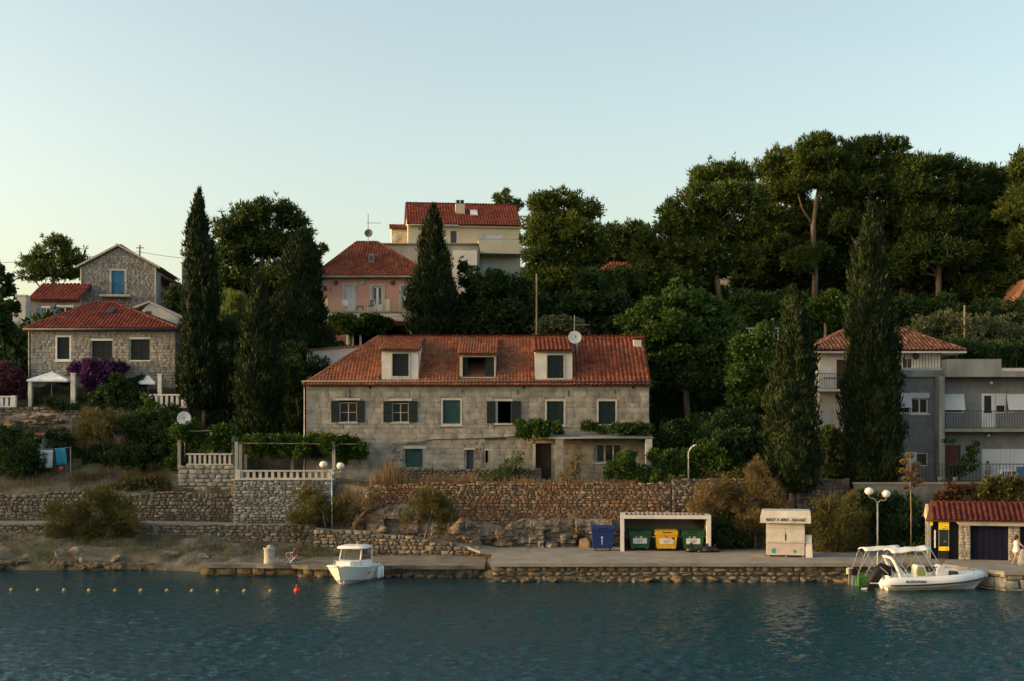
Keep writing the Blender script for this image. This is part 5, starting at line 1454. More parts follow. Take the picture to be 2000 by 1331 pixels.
# low cottage with red roof left of it
Y0 = 112.0
OX, OZ = PX(60, Y0), 13.0
hx = lambda px: PX(px, Y0) - OX
hz = lambda py: PZ(py, Y0) - OZ
H6 = thing("cottage", "low cottage with dark red tiled roof and pale blue shutters at far left", "house", (OX, Y0, OZ), 0, None, False)
ops = []
c1 = op(84, 97, 602, 620); c2 = op(112, 142, 600, 622)
W6 = hx(157)
house_body(H6, W6, 6.0, hz(586), ops, M_greyplaster, 0.3)
for o in (c1, c2):
    w = glazed_window(H6, *o, 0, M_whitepaint, (1, 0), 0.08, 0.05)
    MB().box(o[0] - 0.1, o[1] + 0.1, -0.06, 0.05, o[3], o[3] + 0.15).build("lintel", M_whitepaint, w)
    shutter(w, o[0] - 0.55, o[0] - 0.05, o[2], o[3], -0.08, M_blueshut)
roof_plane(H6, (-0.2, -0.4, hz(587)), (W6, -0.4, hz(587)), (W6, 3.2, PZ(556, 115) - OZ), (-0.2, 3.2, PZ(556, 115) - OZ), M_tile_red, 0.34, 0.42, 0.1, 0, 118)
roof_plane(H6, (W6, 6.4, hz(587)), (-0.2, 6.4, hz(587)), (-0.2, 3.2, PZ(556, 115) - OZ), (W6, 3.2, PZ(556, 115) - OZ), M_tile_red, 0.34, 0.42, 0.1, 0, 119)
oc = thing("outdoor_chimney", "white outdoor fireplace chimney beside the cottage at far left", "chimney", (PX(38, 108), 108, 12))
MB().box(PX(25, 108), PX(50, 108), 108, 109, 14.5, PZ(597, 108)).build("hearth", M_white, oc)
MB().prism([(PX(25, 108), 108, PZ(597, 108)), (PX(50, 108), 108, PZ(597, 108)), (PX(51, 108), 108, PZ(590, 108)), (PX(30, 108), 108, PZ(590, 108))], (0, 1, 0)).build("shoulder", M_white, oc)
MB().box(PX(30, 108), PX(51, 108), 108, 108.9, PZ(590, 108), PZ(579, 108)).build("shaft", M_white, oc)
MB().box(PX(29, 108), PX(52, 108), 107.95, 108.95, PZ(578.5, 108), PZ(576, 108)).build("chimney_cap", M_white, oc)
MB().box(PX(33, 108), PX(48, 108), 108.1, 108.8, PZ(579, 108), PZ(578.5, 108) + 0.02).build("vent", M_iron, oc)

# white gabled house right of the left stone house
Y0 = 108.0
OX, OZ = PX(262, Y0), 12.0
hx = lambda px: PX(px, Y0) - OX
hz = lambda py: PZ(py, Y0) - OZ
H7 = thing("white_house", "white gabled house between the left stone house and the tall cypress", "house", (OX, Y0, OZ), 0, None, False)
W7 = hx(353)
ops = []
e1 = op(284, 296, 608, 617)
house_body(H7, W7, 9.0, hz(622), ops, M_white, 0.3)
gx = hx(292)
G7 = hz(592)
MB().prism([(0, 0, hz(622)), (W7, 0, hz(622)), (gx, 0, G7)], (0, 0.3, 0)).build("gable", M_white, H7)
for p, q in (((gx, G7), (W7 + 0.2, hz(623))), ((gx, G7), (-0.2, hz(604)))):
    MB().prism([(p[0], -0.15, p[1]), (q[0], -0.15, q[1]), (q[0], -0.15, q[1] + 0.14), (p[0], -0.15, p[1] + 0.14)], (0, 9.2, 0)).build("roof", M_stonetrim, H7)
MB().box(e1[0], e1[1], -0.02, 0.05, e1[2], e1[3]).build("window", M_glass, H7)
MB().tube([(W7 - 0.1, -0.1, hz(625)), (W7 - 0.1, -0.1, 0)], 0.06, 6).build("downpipe", M_stonetrim, H7)
# far grey block seen past the tall cypress
fg = thing("grey_block", "sliver of a grey concrete building left of the tall cypress", "house", (PX(375, 125), 125, 18))
MB().box(PX(355, 125), PX(400, 125), 125, 131, 17, PZ(515, 125)).build("wall", M_greycon, fg)
MB().box(PX(354, 125), PX(401, 125), 124.7, 131.2, PZ(515, 125), PZ(513, 125)).build("parapet", M_stonetrim, fg)
MB().box(PX(358, 125), PX(364, 125), 124.95, 125.02, PZ(545, 125), PZ(528, 125)).build("window", M_glass, fg)

# ---- grey modern block at the right
Y0 = 88.5
OX, OZ = PX(1748, Y0), 5.2
hx = lambda px: PX(px, Y0) - OX
hz = lambda py: PZ(py, Y0) - OZ
H8 = thing("modern_block", "grey two storey flat roofed block with balcony and tilted white blinds", "house", (OX, Y0, OZ), 0, None, False)
ops = []
n1 = op(1755, 1778, 768, 808); n2 = op(1779, 1812, 778, 808); n3 = op(1843, 1882, 770, 807); n4 = op(1917, 1944, 769, 836); n5 = op(1945, 1964, 769, 807); n6 = op(1966, 2010, 770, 806)
n7 = op(1755, 1812, 885, 911); n8 = op(1846, 1876, 870, 940); n9 = op(1918, 2010, 877, 936)
W8 = hx(2060)
left_ops = [o for o in ops if o[1] < hx(1822)]
right_ops = [o for o in ops if o[0] > hx(1836)]
house_body(H8, W8, 9, hz(737), ops, M_greyplaster, 0.3)
MB().box(hx(1824), hx(1834), -1.15, 0, -0.5, hz(737)).build("pilaster", M_greycon, H8)
MB().box(-0.2, hx(1838), -0.25, 0.2, hz(737), hz(724)).build("roof_slab", M_greycon, H8)
MB().box(hx(1838), W8 + 1, -1.3, 0.2, hz(738), hz(727)).build("roof_slab", M_greycon, H8)
MB().box(hx(1838), hx(1942), -1.28, 0.2, hz(727) + 0.005, hz(704)).build("parapet", M_greycon, H8)
MB().box(hx(1942) + 0.01, W8, -1.25, 0.2, hz(727) + 0.005, hz(721)).build("parapet", M_white, H8)
MB().box(-0.1, W8, 0.2, 8.8, hz(737), hz(736)).build("roof_deck", M_greycon, H8)
MB().box(hx(1834), W8, -1.3, -0.01, hz(844), hz(838)).build("balcony_floor", M_concrete, H8)
railing(H8, hx(1835), W8 - 2, -1.25, hz(838), hz(803) - hz(838), M_iron, 0.17)
def blind(o, k, tilt):
    z = o[3]; l = (o[3] - o[2]) * k
    m = MB().prism([(o[0] - 0.02, -0.03, z), (o[1] + 0.02, -0.03, z), (o[1] + 0.02, -0.03 - tilt, z - l), (o[0] - 0.02, -0.03 - tilt, z - l)], (0, 0.025, 0))
    return m
w = glazed_window(H8, n1[0], n1[1], n1[2], n1[3], 0, M_whitepaint, (0, 0), 0.07, 0.06); blind(n1, 0.72, 0.35).build("blind", M_shutgrey, w)
w = glazed_window(H8, n2[0], n2[1], n2[2], n2[3], 0, M_whitepaint, (1, 0), 0.08, 0.02); MB().box(n2[0] - 0.1, n2[1] + 0.1, -0.12, 0.02, n2[3], n2[3] + 0.36).build("blind_box", M_shutgrey, w); MB().box(n2[0] - 0.12, n2[1] + 0.12, -0.12, 0.06, n2[2] - 0.12, n2[2]).build("sill", M_whitepaint, w)
w = glazed_window(H8, *n3, 0, M_whitepaint, (0, 0), 0.07, 0.06); blind(n3, 0.85, 0.3).build("blind", M_shutgrey, w)
w = MB().box(n4[0], n4[0] + 0.18, 0.0, 0.08, n4[2], n4[3]).box(n4[1] - 0.26, n4[1], 0.0, 0.08, n4[2], n4[3]).box(n4[0] + .18, n4[1] - .26, 0.0, 0.08, n4[3] - 0.15, n4[3]).box(n4[0] + .18, n4[1] - .26, 0.0, 0.08, n4[2], n4[2] + 1.0).build("balcony_door", M_whitepaint, H8)
MB().box(n4[0] + .18, n4[1] - .26, 0.03, 0.05, n4[2] + 1.0, n4[3] - .15).build("pane", M_glass, w)
w = glazed_window(H8, *n5, 0, M_whitepaint, (0, 0), 0.06, 0.04); blind(n5, 0.62, 0.03).build("blind", M_shutgrey, w)
w = glazed_window(H8, *n6, 0, M_whitepaint, (0, 0), 0.07, 0.06); blind(n6, 0.88, 0.4).build("blind", M_shutgrey, w)
w = glazed_window(H8, *n7, 0, M_whitepaint, (1, 0), 0.07, 0.04); MB().box(n7[0], n7[1] - 0.75, -0.02, 0.03, n7[2] - 0.3, n7[3] + 0.05).build("blind", M_shutgrey, w)
w = MB().box(n8[0], n8[1], 0.08, 0.14, n8[2], n8[3]).build("door", mat("red_brown_door", [(0.09, 0.03, 0.025), (0.13, 0.045, 0.035)], 0.6), H8)
w = MB().box(n9[0], n9[1], 0.04, 0.08, n9[2], n9[3]).build("roller_door", M_shutgrey, H8)
for a in (1957, 1977): MB().box(hx(a) - 0.06, hx(a) + 0.06, -0.03, 0.035, n9[2], n9[3]).build("guide_rail", M_whitepaint, w)
for a, b in ((1930, 749), (1925, 851)): MB().ball((hx(a), -0.6, hz(b)), 0.1, n=10, m=6).build("ceiling_lamp", M_white, H8, True)
# terrace railing and floor of the ground floor
tr = thing("terrace_railing", "dark iron railing along the ground floor terrace of the grey block", "railing", (PX(1800, 85.4), 85.35, 5.3))
a, b = PX(1755, 85.4), PX(2015, 85.4)
zz = 5.32
m = MB().box(a, b, 85.33, 85.37, zz + 1.15, zz + 1.2).box(a, b, 85.33, 85.37, zz + 0.08, zz + 0.12); rl_ = m.build("rail", M_iron, tr)
for i in range(int((b - a) / 0.22)):
    x = a + i * 0.22
    if i == 0: o = MB().box(x - .012, x + .012, 85.34, 85.36, zz, zz + 1.15).build("bar", M_iron, tr); me_ = o.data
    else: o = link(me_, "bar", tr); o.location = (i * 0.22, 0, 0)
# railing panel of the roof terrace left of the concrete parapet
railing(H8, hx(1765), hx(1836), -0.15, hz(722), hz(690) - hz(722), M_iron, 0.2, name="roof_railing")
MB().box(hx(1745), hx(1838), -0.22, 0.15, hz(724) + 0.004, hz(719)).build("roof_kerb", M_white, H8)

# ---- white house with hipped brown roof behind it
Y0 = 96.0
OX, OZ = PX(1600, Y0), gz(PX(1700, Y0), Y0) - 0.5
hx = lambda px: PX(px, Y0) - OX
hz = lambda py: PZ(py, Y0) - OZ
H9 = thing("white_house", "white house with brown hipped roof behind the two cypresses at right", "house", (OX, Y0, OZ), 0, None, False)
ops = []
q1 = op(1634, 1650, 703, 760); q2 = op(1604, 1622, 790, 830); q3 = op(1763, 1782, 700, 722)
W9, E9 = hx(1838), hz(686)
house_body(H9, W9, 9, E9, ops, M_white, 0.3)
shutter(H9, q1[0], q1[1], q1[2], q1[3], -0.05, mat("brown_shutter", (0.07, 0.03, 0.028), 0.6))
w = MB().box(q2[0], q2[1], 0.02, 0.06, q2[2], q2[3]).build("door", M_shutgrey, H9)
w = glazed_window(H9, *q3, 0, M_whitepaint, (1, 0), 0.05, 0.05)
MB().ball((hx(1786), -0.3, hz(697)), 0.25, 0.2, 0.25, n=12, m=8).build("air_unit", M_iron, H9, True)
# balcony
zb = hz(762)
MB().box(hx(1588), hx(1660), -1.2, 0.0, zb - 0.15, zb).build("balcony_floor", M_white, H9)
railing(H9, hx(1589), hx(1660), -1.15, zb, hz(731) - zb, M_iron, 0.17, ends=-0.02)
MB().box(hx(1604), hx(1629), -0.9, -0.6, zb + 0.75, zb + 0.9).build("flower_box", M_greycon, H9)
MB().prism([(0.0, 0.3, -1), (0.0, 4, -1), (-0.6, 4, -1), (-0.6, 1.2, -1)], (0, 0, hz(686) + 1)).build("side_bay", M_white, H9)
MB().box(hx(1590) + 0.1, hx(1590) + 0.2, 0.9, 1.6, hz(740), hz(707)).build("side_window", M_glass, H9)
ze = E9 + 0.02
RZ9 = PZ(636, 100.5) - OZ
A, B = (hx(1577), -0.9, ze), (hx(1880), -0.9, ze); Ab, Bb = (hx(1577), 9.9, ze), (hx(1880), 9.9, ze)
D_, C_ = (PX(1668, 100.5) - OX, 4.5, RZ9), (PX(1742, 100.5) - OX, 4.5, RZ9)
for k, q in enumerate(((A, B, C_, D_), (Ab, A, D_, D_), (B, Bb, C_, C_), (Bb, Ab, D_, C_))): roof_plane(H9, *q, M_tile_brown, 0.3, 0.4, 0.09, 0, 124 + k)
ridge_tiles(H9, D_, C_, M_tile_brown); ridge_tiles(H9, A, D_, M_tile_brown, name="hip_tile"); ridge_tiles(H9, B, C_, M_tile_brown, name="hip_tile")
MB().box(hx(1577), hx(1880), -0.9, 9.9, ze - 0.22, ze - 0.1).build("soffit", M_white, H9)
ch = MB().box(hx(1587), hx(1599), 3.0, 3.6, ze, hz(640)).build("chimney", M_tile_brown, H9)
MB().box(hx(1585), hx(1601), 2.9, 3.7, hz(640), hz(637)).build("chimney_cap", M_tile_brown, ch)

# ---- roofs and walls glimpsed between the pines
gh = thing("hidden_house", "red roofed house glimpsed between the dark pines right of the cream house", "house", (PX(1220, 118), 118, 20))
MB().box(PX(1170, 118), PX(1275, 118), 118, 124, 17, PZ(540, 118)).build("wall", M_greyplaster, gh)
roof_plane(gh, (PX(1165, 118) - PX(1220, 118), -0.4, PZ(530, 118) - 20), (PX(1280, 118) - PX(1220, 118), -0.4, PZ(530, 118) - 20), (PX(1262, 121) - PX(1220, 118), 3, PZ(514, 121) - 20), (PX(1190, 121) - PX(1220, 118), 3, PZ(514, 121) - 20), M_tile, 0.28, 0.38, 0.07, 0, 131)
wh = thing("white_terrace_house", "long white wall of a house glimpsed under the tall pines", "house", (PX(1450, 124), 124, 19))
MB().box(PX(1345, 124), PX(1600, 124), 124, 131, 17.5, PZ(534, 124)).build("wall", M_white, wh)
MB().box(PX(1518, 123.5), PX(1527, 123.5), 123.3, 123.98, 17.5, PZ(530, 123.5)).build("pillar", M_white, wh)
MB().box(PX(1340, 124), PX(1605, 124), 123.6, 131, 17.3, PZ(560, 124)).build("terrace", M_greycon, wh)
roof_plane(wh, (PX(1480, 125) - PX(1450, 124), 1.5, PZ(486, 125) - 19), (PX(1640, 125) - PX(1450, 124), 1.5, PZ(486, 125) - 19), (PX(1620, 129) - PX(1450, 124), 5, PZ(465, 129) - 19), (PX(1500, 129) - PX(1450, 124), 5, PZ(465, 129) - 19), M_tile_brown, 0.3, 0.4, 0.07, 0, 132)
MB().box(PX(1490, 126), PX(1630, 126), 126.2, 131, 19, PZ(486, 125.4)).build("upper_wall", M_white, wh)
hr = thing("grey_gable", "grey gable end cut by the right edge of the picture", "house", (PX(2000, 112), 112, 16))
MB().prism([(PX(1988, 112), 112, 15), (PX(2060, 112), 112, 15), (PX(2060, 112), 112, PZ(520, 112)), (PX(2010, 112), 112, PZ(548, 112)), (PX(1988, 112), 112, PZ(590, 112))], (0, 6, 0)).build("wall", M_greycon, hr)
MB().prism([(PX(1985, 112), 111.8, PZ(592, 112)), (PX(2010, 112), 111.8, PZ(548, 112)), (PX(2010, 112), 111.8, PZ(543, 112)), (PX(1984, 112), 111.8, PZ(588, 112))], (0, 6.3, 0)).build("roof", M_tile_brown, hr)
# ------------------------------------------------------------------ trees and shrubs
FLAME = [(0, 0.55), (0.06, 0.85), (0.2, 1.0), (0.42, 0.92), (0.6, 0.78), (0.76, 0.56), (0.88, 0.34), (0.96, 0.14), (1, 0.03)]
COLUMN = [(0, 0.5), (0.05, 0.85), (0.15, 1.0), (0.45, 0.95), (0.65, 0.78), (0.8, 0.58), (0.92, 0.36), (0.98, 0.16), (1, 0.05)]
DOME = [(0, 0.6), (0.08, 0.95), (0.2, 1.0), (0.35, 0.95), (0.5, 0.8), (0.69, 0.62), (0.82, 0.46), (0.93, 0.28), (1, 0.06)]
CONE = [(0, 0.7), (0.08, 1.0), (0.25, 0.96), (0.45, 0.8), (0.62, 0.6), (0.78, 0.42), (0.9, 0.27), (0.97, 0.14), (1, 0.05)]
cypress("cypress", "tallest dark narrow cypress with a bent tip right of the left houses", 392, 368, 800, 36, 97.5, L_cyp, 3, [(0, 0.6), (0.06, 0.95), (0.3, 1.0), (0.5, 0.88), (0.65, 0.78), (0.8, 0.56), (0.9, 0.3), (0.96, 0.14), (1, 0.04)], -0.006, (398, 0.16), lump=0.38)
cypress("cypress", "olive tinted cypress left of the long stone house, broad below", 507, 528, 852, 52, 93.5, L_cyp2, 5, CONE, 0, (507, 0.2), lump=0.36)
cypress("cypress", "wide dome shaped dark cypress left of the pink house", 587, 447, 715, 60, 100.5, L_cyp, 7, DOME, 0.0, (586, 0.25), lump=0.34)
cypress("cypress", "dark cypress between the pink house and the cream apartment house", 847, 400, 665, 47, 104, L_cyp, 9, CONE, 0, (847, 0.2), lump=0.38)
cypress("cypress", "slim olive cypress with bare pale foot behind the kiosk", 1549, 560, 962, 48, 85.3, L_cyp2, 11, COLUMN, -0.002, (1546, 0.19), lump=0.38)
cypress("cypress", "tallest cypress at right in front of the brown roofed house", 1702, 398, 968, 56, 86.8, L_cyp2, 13, [(0, 0.55), (0.06, 0.9), (0.2, 1.0), (0.45, 0.86), (0.65, 0.72), (0.82, 0.5), (0.93, 0.28), (0.98, 0.14), (1, 0.05)], -0.008, (1700, 0.22), lump=0.34)

PN = dict(lw=(0.42, 0.125), dens=17.5, sub=70, subr=(0.14, 0.34), updn=0.45, flat=0.9, spread=0.15, inner=0.5, grow=1.24)
G = "pines on the hill"
plant("pine_tree", "loose pine behind the gabled house at far left", "tree", 122, [(75, 515, 36, 24), (105, 490, 34, 26), (140, 505, 32, 22), (60, 540, 26, 18), (100, 530, 44, 26), (150, 530, 30, 26), (112, 472, 18, 12)], L_pine, trunk=[(105, 590, 0.22), (104, 540, 0.18), (106, 495, 0.08)], seed=21, group=G, **{**PN, 'grow': 1.05, 'sub': 46})
plant("pine_tree", "broad pine between the tall narrow cypress and the dome shaped cypress", "tree", 109, [(450, 450, 34, 30), (490, 425, 40, 28), (535, 405, 36, 20), (570, 430, 32, 24), (450, 500, 36, 32), (500, 480, 52, 42), (560, 480, 44, 40), (470, 545, 52, 34), (540, 540, 40, 30), (592, 462, 22, 18)], L_pine2, trunk=[(500, 640, 0.3), (505, 560, 0.25), (515, 480, 0.15), (530, 420, 0.06)], seed=22, group=G, **{**PN, 'grow': 1.1})
plant("pine_tree", "small far pine top left of the pink house roof", "tree", 126, [(618, 492, 16, 12), (632, 485, 10, 9), (605, 500, 16, 12)], L_pine2, trunk=[(618, 540, 0.12), (618, 500, 0.06)], seed=23, group=G, **{**PN, 'grow': 1.05, 'sub': 46})
plant("pine_tree", "sparse pine top right behind the cream apartment house roof", "tree", 142, [(985, 392, 20, 14), (1000, 408, 16, 14), (975, 386, 12, 8), (988, 376, 8, 7), (1012, 400, 10, 10), (990, 440, 24, 26)], L_pine, trunk=[(990, 520, 0.2), (990, 440, 0.16), (987, 385, 0.05)], seed=24, group=G, **{**PN, 'grow': 1.05, 'sub': 46})
plant("pine_tree", "big full pine right of the cream apartment house", "tree", 112, [(1060, 400, 28, 22), (1100, 392, 34, 18), (1142, 412, 28, 20), (1075, 440, 46, 30), (1130, 450, 40, 32), (1060, 490, 36, 32), (1110, 500, 52, 36), (1155, 490, 26, 30), (1085, 550, 50, 30), (1130, 560, 40, 28), (1045, 530, 22, 20), (1035, 470, 16, 16)], L_pine, trunk=[(1100, 640, 0.3), (1100, 560, 0.26), (1098, 470, 0.16), (1100, 410, 0.06)], seed=25, group=G, **PN)
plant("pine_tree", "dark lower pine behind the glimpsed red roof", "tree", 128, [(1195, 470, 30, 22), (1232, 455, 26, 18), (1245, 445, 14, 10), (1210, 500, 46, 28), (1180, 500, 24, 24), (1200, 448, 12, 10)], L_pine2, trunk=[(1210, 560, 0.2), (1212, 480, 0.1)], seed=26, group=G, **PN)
plant("pine_tree", "yellow green pine left of the tall pine grove", "tree", 113, [(1310, 410, 22, 16), (1320, 440, 30, 26), (1285, 470, 38, 24), (1325, 490, 34, 34), (1275, 510, 34, 30), (1310, 545, 48, 34), (1262, 545, 28, 26), (1260, 470, 16, 14), (1300, 590, 42, 28)], L_pine, trunk=[(1305, 650, 0.25), (1306, 560, 0.2), (1312, 450, 0.08)], seed=27, group=G, **PN)
plant("pine_tree", "leaning pine with visible orange trunk at the front of the grove", "tree", 113.5, [(1400, 340, 40, 22), (1375, 350, 24, 18), (1440, 345, 30, 22), (1370, 390, 40, 26), (1420, 395, 48, 30), (1465, 390, 24, 26), (1360, 440, 36, 28), (1410, 450, 46, 32), (1370, 500, 40, 30), (1430, 505, 44, 28), (1470, 450, 26, 26), (1390, 530, 40, 18), (1455, 520, 26, 20)],
      L_pine, trunk=[(1414, 612, 0.27), (1404, 575, 0.25), (1398, 530, 0.22), (1400, 460, 0.17), (1408, 370, 0.06)], bark=M_bark, seed=28, group=G, **PN)
plant("pine_tree", "tall pine with open crown left of the grove's highest top", "tree", 119, [(1525, 305, 26, 16), (1505, 335, 28, 20), (1540, 340, 30, 24), (1510, 375, 34, 22), (1550, 385, 26, 18), (1500, 420, 30, 16), (1530, 440, 28, 16), (1565, 405, 20, 14), (1515, 480, 36, 18)], L_pine, trunk=[(1535, 640, 0.28), (1538, 520, 0.25), (1536, 430, 0.2), (1528, 340, 0.08)], bark=M_bark, seed=29, group=G, **PN)
plant("pine_tree", "highest pine of the grove with bare branching trunk", "tree", 117, [(1595, 280, 30, 16), (1615, 275, 24, 12), (1570, 310, 30, 22), (1610, 315, 40, 28), (1640, 310, 24, 24), (1575, 350, 34, 22), (1620, 355, 36, 22), (1555, 365, 18, 14), (1655, 350, 18, 18), (1590, 500, 34, 20), (1560, 515, 30, 24)], L_pine, trunk=[(1590, 650, 0.3), (1592, 540, 0.27), (1588, 440, 0.22), (1602, 340, 0.09)], seed=30, group=G, **PN)
plant("pine_tree", "wide topped dark pine behind the tallest right cypress", "tree", 117.5, [(1680, 290, 34, 18), (1720, 285, 40, 16), (1755, 285, 20, 14), (1665, 320, 34, 24), (1710, 325, 50, 28), (1755, 325, 26, 24), (1690, 365, 44, 24), (1740, 370, 36, 24), (1660, 395, 30, 22), (1650, 440, 26, 26), (1720, 420, 46, 26)], L_pine2, trunk=[(1705, 640, 0.3), (1702, 520, 0.27), (1708, 400, 0.18), (1715, 310, 0.07)], seed=31, group=G, **PN)
plant("pine_tree", "dark pine right of the wide topped one, near the right houses", "tree", 116, [(1800, 330, 36, 22), (1840, 325, 30, 18), (1880, 335, 26, 20), (1785, 370, 36, 28), (1830, 375, 46, 32), (1880, 380, 36, 30), (1790, 430, 40, 32), (1840, 440, 48, 34), (1890, 440, 36, 32), (1800, 490, 44, 30), (1860, 500, 44, 30), (1770, 520, 36, 28)], L_pine2, trunk=[(1835, 660, 0.3), (1833, 540, 0.26), (1838, 400, 0.12)], seed=32, group=G, **PN)
plant("pine_tree", "rounded pine filling the skyline near the right edge", "tree", 118.5, [(1920, 345, 26, 18), (1945, 360, 34, 26), (1975, 375, 36, 30), (1920, 400, 36, 30), (1965, 430, 46, 36), (1930, 470, 44, 34), (1985, 490, 40, 36), (1935, 335, 10, 8), (1930, 530, 46, 32)], L_pine2, trunk=[(1950, 660, 0.3), (1950, 520, 0.25), (1948, 400, 0.1)], seed=33, group=G, **PN)
plant("pine_tree", "yellowish pine cut by the right edge of the picture", "tree", 114, [(1995, 320, 22, 26), (2010, 360, 36, 36), (2000, 410, 40, 32), (2020, 460, 40, 40)], L_pine, trunk=[(2012, 640, 0.25), (2010, 480, 0.2), (2005, 370, 0.08)], seed=34, group=G, **PN)
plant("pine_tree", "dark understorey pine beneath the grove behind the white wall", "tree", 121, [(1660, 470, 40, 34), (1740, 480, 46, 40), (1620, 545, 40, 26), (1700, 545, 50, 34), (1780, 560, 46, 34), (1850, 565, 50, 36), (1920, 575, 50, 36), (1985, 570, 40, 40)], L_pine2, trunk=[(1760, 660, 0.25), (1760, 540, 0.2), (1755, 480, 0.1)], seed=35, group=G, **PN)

GU = "dark filler pines low in the grove"
for i, (lab, yy, bl) in enumerate((
    ("middle storey of pine foliage left of the highest pine's bare trunk", 123, [(1480, 400, 36, 34), (1500, 450, 40, 34), (1550, 440, 34, 30), (1540, 480, 36, 26)]),
    ("middle storey of pine foliage between the highest and the wide topped pine", 122.5, [(1640, 390, 36, 30), (1660, 430, 36, 30), (1620, 430, 26, 26), (1770, 350, 26, 34), (1775, 400, 30, 34)]),
    ("low dark pine growth between the leaning pine and the open crowned pine", 120, [(1460, 480, 36, 34), (1500, 520, 44, 34), (1540, 500, 36, 30), (1480, 550, 44, 26), (1550, 545, 40, 26)]),
    ("low dark pine growth under the highest pine", 121.5, [(1600, 430, 36, 30), (1640, 470, 40, 34), (1590, 490, 36, 26), (1620, 520, 46, 26), (1660, 520, 40, 30)]),
    ("low dark pine growth right of the tallest right cypress", 119, [(1760, 450, 44, 36), (1790, 500, 46, 36), (1750, 540, 46, 30), (1820, 540, 46, 30), (1880, 540, 50, 34), (1830, 590, 50, 20)]),
    ("low dark pine growth at the right edge below the skyline pines", 117, [(1930, 500, 46, 40), (1980, 540, 46, 40), (1920, 570, 50, 26), (2000, 590, 40, 30)]),
    ("low dark pine growth left of the leaning pine", 117, [(1340, 560, 40, 30), (1290, 570, 40, 26), (1240, 580, 44, 26), (1200, 560, 34, 26), (1380, 575, 36, 22)]),
    ("low dark pine growth below the big full pine", 114, [(1060, 590, 36, 26), (1120, 600, 44, 26), (1170, 570, 36, 30)]),
    ("low dark pine growth behind the two left cypresses", 112, [(450, 590, 40, 30), (500, 590, 46, 34), (550, 590, 40, 30), (470, 640, 46, 34), (430, 560, 20, 26)]))):
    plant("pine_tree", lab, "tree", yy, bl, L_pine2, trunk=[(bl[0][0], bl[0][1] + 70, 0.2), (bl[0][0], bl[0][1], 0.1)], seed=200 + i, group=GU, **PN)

BR = dict(lw=(0.28, 0.19), dens=30, sub=44, subr=(0.17, 0.36), updn=0.1, flat=0.85)
GB = "broadleaf trees on the slope"
plant("broadleaf_tree", "dense dark round leafed tree right of the dark cypress above the long roof", "tree", 104.5, [(915, 545, 20, 34), (905, 520, 10, 16), (950, 560, 40, 34), (1000, 570, 40, 36), (930, 600, 44, 36), (985, 615, 50, 36), (1025, 600, 26, 40), (910, 635, 34, 26), (960, 640, 40, 24), (1020, 640, 30, 26)], L_dark, trunk=[(965, 700, 0.2), (965, 600, 0.1)], seed=41, group=GB, **BR)
plant("broadleaf_tree", "large bright green spreading tree right of the long stone house", "tree", 99, [(1330, 585, 36, 26), (1285, 605, 44, 26), (1370, 600, 44, 30), (1240, 630, 36, 24), (1310, 640, 60, 36), (1390, 645, 54, 36), (1260, 670, 44, 30), (1340, 690, 70, 40), (1420, 690, 40, 40), (1290, 720, 44, 36), (1360, 740, 60, 36), (1320, 560, 14, 14), (1430, 640, 26, 24)], L_broad, trunk=[(1345, 860, 0.28), (1340, 770, 0.24), (1335, 650, 0.1)], seed=42, group=GB, **BR)
plant("broadleaf_tree", "pale grey green olive above the long stone house roof", "tree", 103, [(1065, 640, 26, 18), (1095, 632, 24, 16), (1125, 640, 22, 18), (1080, 655, 40, 16)], L_olive, trunk=[(1090, 690, 0.12), (1092, 650, 0.06)], seed=43, group=GB, **BR)
plant("broadleaf_tree", "dark bushy tree below the big pine in the middle of the slope", "tree", 107, [(1080, 600, 44, 26), (1140, 595, 44, 30), (1190, 590, 44, 34), (1160, 640, 50, 30), (1210, 640, 40, 34), (1220, 545, 30, 24), (1150, 550, 30, 24)], L_dark, trunk=[(1150, 690, 0.18), (1152, 620, 0.1)], seed=44, group=GB, **BR)
plant("broadleaf_tree", "small bright green tree above the brown hipped roof", "tree", 106, [(1600, 595, 30, 18), (1630, 590, 26, 20), (1615, 620, 44, 20), (1585, 615, 22, 16), (1622, 578, 16, 10)], L_vine, trunk=[(1612, 680, 0.14), (1612, 620, 0.08)], seed=45, group=GB, **BR)
plant("broadleaf_tree", "dark shrubby tree against the left edge by the white chimney", "tree", 104, [(5, 560, 26, 36), (-10, 620, 30, 40), (10, 640, 24, 34), (28, 600, 14, 20), (20, 690, 34, 40), (0, 530, 10, 16)], L_dark, trunk=[(5, 760, 0.18), (5, 640, 0.1)], seed=46, group=GB, **BR)
plant("broadleaf_tree", "dark tree between the tall cypress and the white gabled house", "tree", 112, [(345, 575, 18, 18), (335, 600, 22, 24), (350, 640, 24, 36), (350, 700, 20, 40)], L_dark, trunk=[(345, 700, 0.14), (345, 620, 0.08)], seed=47, group=GB, **BR)
plant("broadleaf_tree", "dark leafy tree behind the white kiosk between house and right cypress", "tree", 93, [(1450, 740, 36, 30), (1490, 720, 30, 34), (1475, 780, 36, 30), (1500, 790, 24, 30), (1440, 780, 22, 20), (1460, 690, 36, 36), (1490, 660, 26, 30)], L_broad, trunk=[(1475, 880, 0.16), (1474, 780, 0.1)], seed=48, group=GB, **BR)

